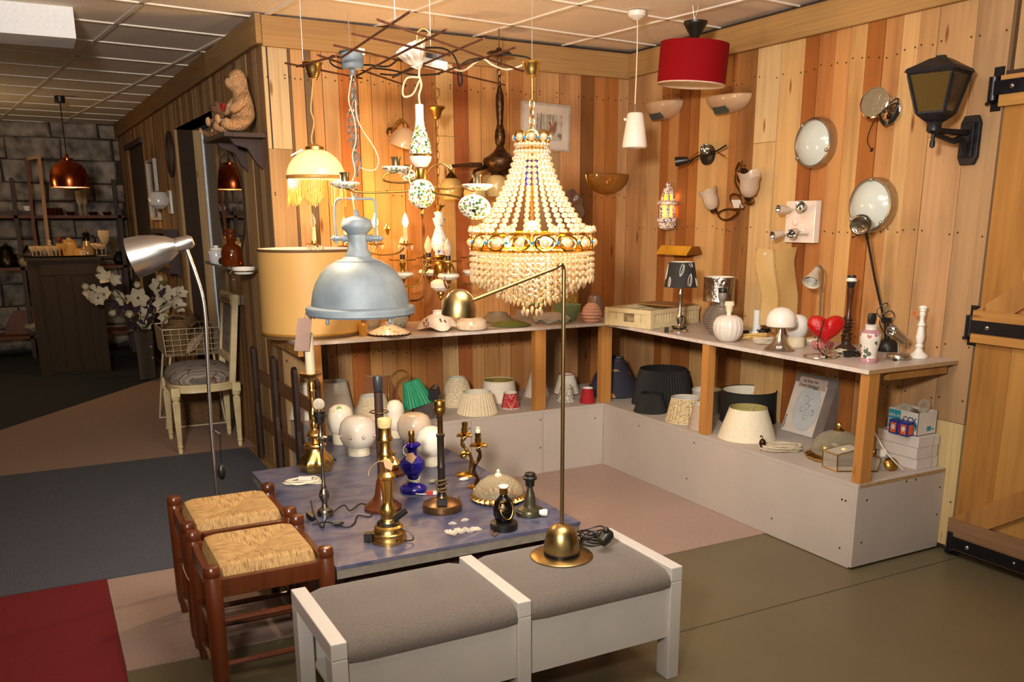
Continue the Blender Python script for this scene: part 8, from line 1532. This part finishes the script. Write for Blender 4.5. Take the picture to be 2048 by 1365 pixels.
# wire basket on legs with wicker, wicker hamper
WW = M('white_wire_coating', '#c4b597', .45, 0, .05); WK = newmat('wicker'); WKM, nt, b = WK
wv = nd(nt, 'ShaderNodeTexWave', bands_direction='Z'); wv.inputs['Scale'].default_value = 38; wv.inputs['Distortion'].default_value = 3; wv.inputs['Detail Scale'].default_value = 6; nt.links.new(coords(nt), wv.inputs['Vector']); nt.links.new(ramp(nt, wv.outputs[0], [(.2, '#4d331a'), (.6, '#8f6a3e'), (.9, '#b08b58')]), b.inputs['Base Color']); b.inputs['Roughness'].default_value = .8; bump(nt, b, wv.outputs[0], .8, .008)
x0, x1, y0, y1, z0, z1 = -2.775, -2.40, 1.64, 2.10, .53, .72; t = thing('wire_basket', 'white wire market basket on tubular legs behind the cream chair', 'basket', (x0, y0, 0)); o3 = Vector((x0, y0, 0))
def wgrid(a, b_, c, d, nu, nv, nm, r=.0022):
    m = MB(); a, b_, c, d = [Vector(p) - o3 for p in (a, b_, c, d)]
    for i in range(nu + 1): u = i / nu; m.tube([a + (b_ - a) * u, d + (c - d) * u], r, 4)
    for j in range(nv + 1): v = j / nv; m.tube([a + (d - a) * v, b_ + (c - b_) * v], r, 4)
    m.build(nm, WW, t)
i_ = .012
wgrid((x0 + i_, y0, z0), (x1, y0, z0), (x1, y0, z1), (x0, y0, z1), 7, 5, 'wire_side'); wgrid((x0 + i_, y1, z0), (x1, y1, z0), (x1, y1, z1), (x0, y1, z1), 7, 5, 'wire_side'); wgrid((x1, y0, z0), (x1, y1, z0), (x1, y1, z1), (x1, y0, z1), 7, 5, 'wire_end'); wgrid((x0 + i_, y0, z0), (x1, y0, z0), (x1, y1, z0), (x0 + i_, y1, z0), 7, 7, 'wire_floor')
MB().add([Vector(p) - o3 for p in ((x0 + i_ - .004, y0, z0), (x0 + i_ - .004, y1, z0), (x0 - .004, y1, z1), (x0 - .004, y0, z1), (x0 + i_, y0, z0), (x0 + i_, y1, z0), (x0, y1, z1), (x0, y0, z1))], [(0, 1, 2, 3), (7, 6, 5, 4), (0, 3, 7, 4), (1, 5, 6, 2), (3, 2, 6, 7), (0, 4, 5, 1)]).build('end_panel', M('beige_panel', '#a08a68', .6, 0, .1), t)
MB().tube([Vector(p) - o3 for p in ((x0, y0, z1), (x1, y0, z1), (x1, y1, z1), (x0, y1, z1))], .005, 6, True).build('rim', WW, t)
for yy in (y0 + .03, y1 - .03): MB().tube(bez([Vector(p) - o3 for p in ((x0 + .04, yy, z0), (x0 + .0, yy, .25), (x0 - .03, yy, .02), (x0 - .02, yy, .010), (x0 + .1, yy, .0085), (x1 - .0, yy, .0085), (x1 + .02, yy, .012), (x1 + .0, yy, .05), (x1 - .02, yy, .3), (x1 - .04, yy, z0))], 4), .0075, 8).build('leg', WW, t)
for k, (cx, cy, r, h, zz, lab) in enumerate(((-2.66, 1.78, .10, .19, .535, 'round wicker basket at the left in the wire basket'), (-2.50, 1.77, .085, .15, .535, 'small round wicker basket at the right in the wire basket'), (-2.59, 1.98, .10, .23, .535, 'tall wicker basket at the back in the wire basket'))):
    b_ = thing('wicker_basket', lab, 'basket', (cx, cy, zz), .3 * k, 'wicker baskets in the wire basket'); MB().lathe([(0, 0), (r * .8, 0), (r, h * .9), (r * 1.04, h), (r * .97, h), (r * .76, .01), (0, .01)], 30).build('basket_body', WKM, b_); MB().tube([(r * math.cos(a), 0, h * .95 + r * .9 * math.sin(a)) for a in [PI * i / 14 for i in range(15)]], .008, 6).build('handle', WKM, b_)
t = thing('dried_plume', 'pale dried grass plume lying in the wire basket', 'dried flowers', (-2.57, 1.665, .55)); MB().lathe([(0, -.09), (.02, -.05), (.028, .0), (.02, .06), (0, .11)], 14, (0, 0, .055), (.7, .1, .75), fn=lambda a, r, z, k: (r * (1 + .15 * math.cos(a * 7)), z)).build('plume', M('pale_plume', '#a88e70', .95, 0, .3, 90, .6), t); MB().tube([(-.065, -.005, -.012), (-.02, 0, .02)], .004, 5).build('stalk', WKM, t)
solo('wicker_hamper', MB().box((-.15, -.14, 0), (.15, .14, .27)).box((-.155, -.145, .27), (.155, .145, .30)), WKM, 'low brown wicker hamper on the floor under the wire basket', 'hamper', (-2.57, 1.87, .0065), bevel=.008)
# vase of magnolia
P = onz(297, 759, .0065); P.y -= .35; P = stand(297, 762, .0065, 15); A = Axis(P); t = thing('flower_vase', 'tall glass floor vase of white magnolia and purple blossom by the left wall', 'vase', P)
MB().lathe(A.prof([(0, 757), (15, 757), (15, 740), (16, 700), (17.5, 664), (16.5, 664), (14, 740), (0, 754)]), 28).build('vase_glass', thin('dim_vase_glass', '#a89a88', .12, .06), t)
PET = M('white_petal', '#cfc3a8', .7, 0, .08, 30); PUR = M('purple_petal', '#3d2742', .8, 0, .25, 40); STEM = M('brown_stem', '#3a2c1a', .8, 0, .2); LEAFM = M('green_bud', '#5d6326', .7, 0, .2); CTR = M('stamen_brown', '#57451f', .8)
rn = random.Random(14); st = MB(); nk = Vector((0, 0, A.z(668)))
def flower(c, s, n, openk):
    f = MB(); d = (Vector((rn.uniform(-.5, .5), -1, rn.uniform(-.1, .6)))).normalized(); u, v = perp(d)
    for i in range(n):
        a = 2 * PI * i / n + rn.uniform(-.15, .15); r = u * math.cos(a) + v * math.sin(a); q = u * -math.sin(a) + v * math.cos(a); rows = []
        for j in range(5):
            w_ = (0.14, .36, .42, .30, .05)[j] * s; x = j / 4 * s; h = (openk * x * x / s + x * .25 * (1 - openk)) ; rows.append([c + r * x * (1 if openk < .9 else .55) + d * h + q * w_ * k + d * (.10 * s * abs(k)) for k in (-1, 0, 1)])
        f.grid(rows)
    return f
for (px, py, s, k) in ((181, 587, .075, .25), (207, 590, .07, .4), (234, 585, .055, 1.2), (199, 543, .055, 1.2), (212, 557, .065, .7), (276, 597, .085, .2), (317, 577, .085, .15), (294, 622, .085, .15), (327, 609, .075, .2), (344, 594, .075, .25), (353, 612, .065, .4), (274, 572, .05, 1.2), (323, 560, .05, 1.2), (261, 630, .06, .9), (281, 626, .06, .5), (221, 628, .05, 1.3), (184, 600, .06, .6), (360, 587, .05, .5), (289, 649, .07, .3), (248, 603, .06, .7), (171, 573, .05, 1.0), (227, 560, .055, .6), (196, 597, .06, .5), (330, 635, .05, .5)):
    c = A.loc(px, py, max(rn.uniform(-.10, .16), (px - 305) / 55 * .8)); f = flower(c, s * 1.12, 6 if k < .6 else 5, k).build('blossom', PET, t)
    if k < .6: MB().ball(c - Vector((0, .012, -.004)), s * .16, 8, 5).build('stamen', CTR, f)
    st.tube(bez([nk + Vector((rn.uniform(-.02, .02), rn.uniform(-.02, .02), -.35)), nk + Vector((rn.uniform(-.02, .02), 0, 0)), nk + (c - nk) * .5 + Vector((0, 0, .05)), c], 4), .0035, 5)
st.build('stem', STEM, t, kind='stuff'); pm = MB(); gm = MB()
for px, py in ((228, 614), (237, 620), (270, 617), (278, 612), (309, 612), (314, 606), (292, 608), (270, 650), (263, 654), (276, 645), (333, 584), (326, 590), (300, 635), (255, 612), (305, 620)):
    for q in range(7): c = A.loc(px + rn.uniform(-7, 7), py + rn.uniform(-7, 7), max(rn.uniform(-.12, .08), (px - 300) / 55 * .7)); pm.ball(c, rn.uniform(.012, .026), 6, 4, (1, 1, .7))
for px, py in ((178, 577), (245, 598), (268, 660), (330, 562), (263, 637), (285, 660), (310, 600), (360, 595)):
    for q in range(3): gm.ball(A.loc(px + rn.uniform(-6, 6), py + rn.uniform(-6, 6), max(rn.uniform(-.05, .12), (px - 300) / 55 * .7)), .016, 6, 4, (1, .5, .8))
pm.build('purple_blossom', PUR, t, kind='stuff'); gm.build('leaf_bud', LEAFM, t, kind='stuff'); m = MB()
for q in range(12): m.ball(A.loc(297 + rn.uniform(-10, 10), rn.uniform(690, 716), .03), .007, 6, 4)
m.build('pearl_bead', PORC, t, kind='stuff')
# copper pendant
P = CP + ray(137, 345) * 7.95; t = thing('copper_pendant', 'copper dome pendant hanging over the dark back area at left', 'lamp', P); A = Axis(P); COPM = M('polished_copper', '#a5502a', .22, 1, .1, 10, stretch=(1, 1, .2)); zc = H - P.z
MB().lathe(A.prof([(34.5, 375), (35.5, 366), (35, 352), (31, 338), (24, 328), (15, 322), (11, 321), (11, 317), (4, 316), (3, 308), (0, 306)]), 44).build('dome', COPM, t); MB().lathe(A.prof([(0, 323), (14, 324), (23, 330), (30, 340), (34, 353), (34, 374)]), 44).build('dome_lining', M('white_enamel', '#d9cdb8', .5), t)
MB().tube([(0, 0, A.z(306)), (0, 0, zc - .05)], .005, 6).build('cord', BLACK, t); MB().lathe([(0, zc - .055), (.04, zc - .055), (.042, zc - .05), (.042, zc - .002), (0, zc - .002)], 24).build('canopy', BLACK, t)
MB().ball((0, 0, A.z(352)), .035, 12, 8).build('bulb', MATS['lit_bulb'], t); bulb_light('copper_bulb_light', P + Vector((0, 0, A.z(364))), 7, (1, .68, .36), .04); bulb_light('added_left_glow', (-4.5, 4.3, 1.75), 22, (1, .66, .30), .08)  # last light is an unseen addition that warms the ceiling at far left
# dark cabinet with tray of glass
c0, c1 = onz(107, 752, .004), onz(225, 746, .004); cz = zat((c0 + c1) / 2, 516); cw = c1.x - c0.x; t = thing('dark_cabinet', 'tall narrow dark plank cabinet at the back left, tray of glasses on top', 'cabinet', (c0.x, c0.y, .005)); OLDW = woodmat('old_dark_planks', .7, '#3a2a14', .6, .3)
MB().box((-.10, .02, 0), (cw, .45, cz - .03)).build('body', OLDW, t)
for k in range(4): MB().box((cw * k / 4 + .002, -.004 * (k % 2), .03), (cw * (k + 1) / 4 - .002, .019, cz - .17)).build('plank', OLDW, t)
MB().box((.0, -.006, cz - .165), (cw, .019, cz - .031)).build('drawer_front', OLDW, t); MB().box((-.12, -.03, cz - .03), (cw + .02, .47, cz)).build('top_board', OLDW, t); T0 = Vector((c0.x, c0.y, .005))
zt_ = cz + .0055; t = thing('silver_tray', 'oval silver tray with rim on top of the dark cabinet', 'tray', (c0.x + cw * .38, c0.y + .18, zt_)); MB().lathe([(0, 0), (.33, 0), (.36, .012), (.355, .014), (.32, .004), (0, .004)], 44, fn=lambda a, r, z, k: (r * (1 if True else 1) * (1 - .42 * abs(math.sin(a)) ** 2), z)).build('tray', M('tarnished_silver', '#a09078', .2, 1, .1), t)
GL = thin('drinking_glass', '#f5e6c8', .22, .03); GLA = thin('gilt_glass', '#e5b765', .45, .05)
def onbody_y(px, dy): return ony(px, 500, c0.y + dy).x
def gobl(name, label, px, dy, rb, h, st_, mat=GL, group=None, rim=True):
    t = thing(name, label, 'glass', (onbody_y(px, dy), c0.y + dy, zt_ + .0045), 0, group); MB().lathe([(0, 0), (rb * .8, 0), (rb * .75, .003), (.004, .006), (.004, st_), (rb * .6, st_ + (h - st_) * .25), (rb, st_ + (h - st_) * .7), (rb * .95, h), (rb * .9, h), (rb * .92, st_ + (h - st_) * .7), (0, st_ + .004)], 20).build('glass', mat, t)
    if rim: MB().tube([(rb * .93 * math.cos(a), rb * .93 * math.sin(a), h) for a in [2 * PI * i / 16 for i in range(16)]], .0018, 4, True).build('gilt_rim', BRASS, t)
    return t
for k, px in enumerate((64, 72, 80, 88, 96, 104, 111)): gobl('liqueur_glass', ('first', 'second', 'third', 'fourth', 'fifth', 'sixth', 'seventh')[k] + ' small gilt rimmed liqueur glass from the left end of the silver tray', px, .10 + .06 * (k % 2), .026, .10, .04, GL, 'liqueur glasses on the tray')
for k, px in enumerate((119, 127)): gobl('liqueur_glass', 'taller liqueur glass by the lidded jar, ' + ('left one' if k == 0 else 'right one'), px, .09, .026, .12, .05, GLA, None)
gobl('wine_glass', 'large balloon wine glass at the right end of the silver tray', 211, .15, .055, .24, .09); gobl('cocktail_glass', 'shallow cocktail glass near the right end of the tray, left one', 193, .10, .05, .12, .06); gobl('cocktail_glass', 'shallow cocktail glass near the right end of the tray, right one', 203, .06, .045, .11, .055)
def lth(name, label, cat, px, dy, prof, mat, n=24): t = thing(name, label, cat, (onbody_y(px, dy), c0.y + dy, zt_ + .0045)); MB().lathe(prof, n).build('body', mat, t); return t
lth('lidded_glass_jar', 'round lidded glass jar in the middle of the silver tray', 'jar', 140, .16, [(0, 0), (.06, 0), (.065, .02), (.065, .10), (.05, .13), (.055, .14), (.055, .15), (.02, .155), (.02, .17), (0, .175)], GLA); t = lth('pewter_jug', 'glass claret jug with dark metal top and gilt finial on the silver tray', 'jug', 175, .16, [(0, 0), (.06, 0), (.062, .06), (.045, .10), (.03, .14)], M('tan_jug_glass', '#8a6a40', .1)); MB().lathe([(.031, .14), (.028, .19), (.035, .205), (.02, .22), (0, .222)], 20).build('jug_top', M('dark_pewter', '#3a332c', .25, 1), t); MB().lathe([(.012, .22), (.016, .235), (.006, .25), (0, .265)], 12).build('gilt_finial', BRASS, t); MB().tube(bez([(.03, 0, .19), (.07, 0, .18), (.075, 0, .12), (.05, 0, .08)], 5), .006, 6).build('handle', MATS['dark_pewter'], t)
lth('cut_glass_tumbler', 'cut glass tumbler left of the claret jug', 'glass', 157, .12, [(0, 0), (.034, 0), (.038, .07), (.035, .07), (.03, .01), (0, .01)], GLA, 12); lth('cut_glass_tumbler', 'cut glass tumbler touching the claret jug foot', 'glass', 165, .06, [(0, 0), (.03, 0), (.034, .055), (.031, .055), (.027, .01), (0, .01)], GL, 12)
lth('red_glass_figure', 'small red glass figure behind the liqueur glasses', 'figurine', 121, .24, [(0, 0), (.025, 0), (.012, .04), (.02, .09), (.01, .12), (.024, .15), (.012, .175), (0, .18)], M('ruby_glass', '#7d2415', .08), 10); lth('glass_figure', 'small clear glass figure with a ball top behind the liqueur glasses', 'figurine', 101, .24, [(0, 0), (.022, 0), (.01, .05), (.02, .1), (.008, .12), (.018, .14), (0, .155)], GL, 10)
# shelf rack on the far wall
RKW = woodmat('rack_timber', .55, '#6e3b1c', .6, .3); ry = 5.95; rz = [zat(Vector((-3.8, ry, 0)), y) for y in (674, 536, 431)]; t = thing('shelf_rack', 'open wooden shelf rack in front of the block wall at the back left', 'rack', (-4.6, ry, .005))
for z in rz: MB().box((0, 0, z - .035), (2.02 if z > 1.2 else 2.0, .40, z - .005)).build('shelf_board', RKW, t)
for x in (0, .98, 1.98):
    for y in (.02, .36): MB().box((x - .02, y - .02, 0), (x + .02, y + .02, 1.6 if y < .1 else 1.9)).build('upright', DARKWOOD, t)
lad = thing('ladder', 'short wooden ladder leaning on the rack at the back left', 'ladder', (0, 0, 0)); a, b_ = ony(93, 500, 5.84), ony(77, 308, 5.90); MB().beam(Vector((a.x, 5.80, .006)), b_, .035, .05, (0, 1, 0)).build('rail', PINE, lad); c, d = ony(62, 500, 5.84), ony(52, 318, 5.90); MB().beam(Vector((c.x + .03, 5.80, .006)), d, .03, .04, (0, 1, 0)).build('rail', RKW, lad); MB().beam(b_ - ZV * .03, d - ZV * .0, .03, .03).build('rung', PINE, lad)
zs = lambda i: rz[i] - .003
def onr(px, y): return ony(px, 500, y).x
def rk(name, label, cat, px, y, lvl, prof, mat, n=24, group=None): t = thing(name, label, cat, (onr(px, y), y, zs(lvl)), 0, group); MB().lathe(prof, n).build('body', mat, t); return t
t = rk('lidded_tureen', 'cream china tureen with lid on the lowest rack shelf', 'tureen', 67, 6.05, 0, [(0, 0), (.10, 0), (.12, .015), (.18, .06), (.20, .09), (.19, .10)], spots('tureen_print', '#a89c84', ['#7a6a4c', '#a89c84', '#8d7f62'], 20, .5, .25), 32); MB().lathe([(.195, .10), (.17, .125), (.08, .15), (.03, .155), (.03, .18), (.018, .19), (0, .192)], 32).build('lid', MATS['tureen_print'], t)
solo('serving_board', MB().prism([(-.26, 0), (.26, 0), (.22, .22), (.1, .26), (-.16, .25), (-.24, .12)], (0, 0, 0), XV, (0, .12, 1), (0, .02, 0)), woodmat('orange_board', .5, '#6a3517', .5, .3), 'orange brown wooden board leaning behind the tureen', 'board', (onr(42, 6.18), 6.18, zs(0)))
t = rk('coffee_pot', 'dark metal coffee pot at the left edge of the middle rack shelf', 'pot', 12, 6.05, 1, [(0, 0), (.10, 0), (.11, .03), (.10, .10), (.07, .15), (.055, .19), (.07, .2), (.05, .22), (.02, .23), (.02, .25), (0, .255)], M('blackened_brass', '#2d2316', .3, .8, .2), 28); MB().tube(bez([(.1, 0, .12), (.17, 0, .17), (.2, -.02, .22)], 5), .015, 8).build('spout', MATS['blackened_brass'], t)
t = rk('frying_pan', 'black long handled pan on the middle rack shelf', 'pan', 38, 6.12, 1, [(0, 0), (.09, 0), (.11, .04), (.105, .04), (.085, .008), (0, .008)], BLKMET, 28); MB().tube([(.1, -.02, .035), (.30, -.04, .10)], .012, 8).build('handle', BLACK, t); MB().tube([(-.1, -.01, .12), (.0, -.03, .14)], .012, 8).build('brass_band', BRASS, t)
t = rk('china_teapot', 'cream china pot with dark handle on the middle rack shelf', 'teapot', 60, 5.99, 1, [(0, 0), (.08, 0), (.12, .03), (.13, .065), (.10, .10), (0, .11)], MATS['tureen_print'], 28); MB().tube(bez([(-.12, 0, .08), (-.17, -.01, .06), (-.16, -.01, .02), (-.1, 0, .015)], 5), .009, 6).build('handle', BLKMET, t)
for k, px in enumerate((104, 112, 120, 128)): rk('ruby_tumbler', ('first', 'second', 'third', 'fourth')[k] + ' small dark ruby glass from the ladder on the top rack shelf', 'glass', px, 6.1, 2, [(0, 0), (.03, 0), (.036, .08), (.033, .08), (.027, .008), (0, .008)], M('dark_ruby_glass', '#3d1210', .06), 14, 'ruby glasses on the top rack shelf')
rk('tall_flute', 'tall clear flute glass on the top rack shelf, the left one', 'glass', 170, 6.08, 2, [(0, 0), (.035, 0), (.005, .008), (.005, .10), (.03, .14), (.034, .26), (.031, .26), (.026, .15), (0, .11)], GL, 20); rk('tall_flute', 'tall clear flute glass on the top rack shelf, the right one', 'glass', 180, 6.14, 2, [(0, 0), (.035, 0), (.005, .008), (.005, .10), (.03, .14), (.034, .24), (.031, .24), (.026, .15), (0, .11)], GL, 20)
rk('pale_egg_cup', 'small pale china cup left of the ladder on the top rack shelf', 'cup', 66, 6.08, 2, [(0, 0), (.03, 0), (.015, .02), (.015, .04), (.04, .07), (.042, .1), (.038, .1), (.03, .06), (0, .05)], PORC, 20); solo('dark_book_box', MB().box((-.15, -.09, 0), (.15, .09, .05)), DARKWOOD, 'flat dark wooden box at the left of the top rack shelf', 'box', (onr(40, 6.12), 6.12, zs(2)))
for k, (px, r) in enumerate(((150, .05), (195, .055), (222, .05))): rk('small_dark_bowl', ('small dark bowl on the top rack shelf, left of the flutes', 'small dark bowl on the top rack shelf, just right of the flutes', 'small dark bowl at the right end of the top rack shelf')[k], 'bowl', px, 6.06, 2, [(0, 0), (r * .6, 0), (r, .04), (r * .95, .04), (r * .5, .008), (0, .008)], M('dark_red_lacquer', '#2f1210', .2, 0, .2), 22)
t = rk('dark_round_jug', 'small dark round jug on the middle rack shelf right of the cabinet', 'jug', 238, 6.05, 1, [(0, 0), (.05, 0), (.075, .05), (.06, .10), (.035, .13), (.04, .15), (0, .15)], BLKMET, 22)
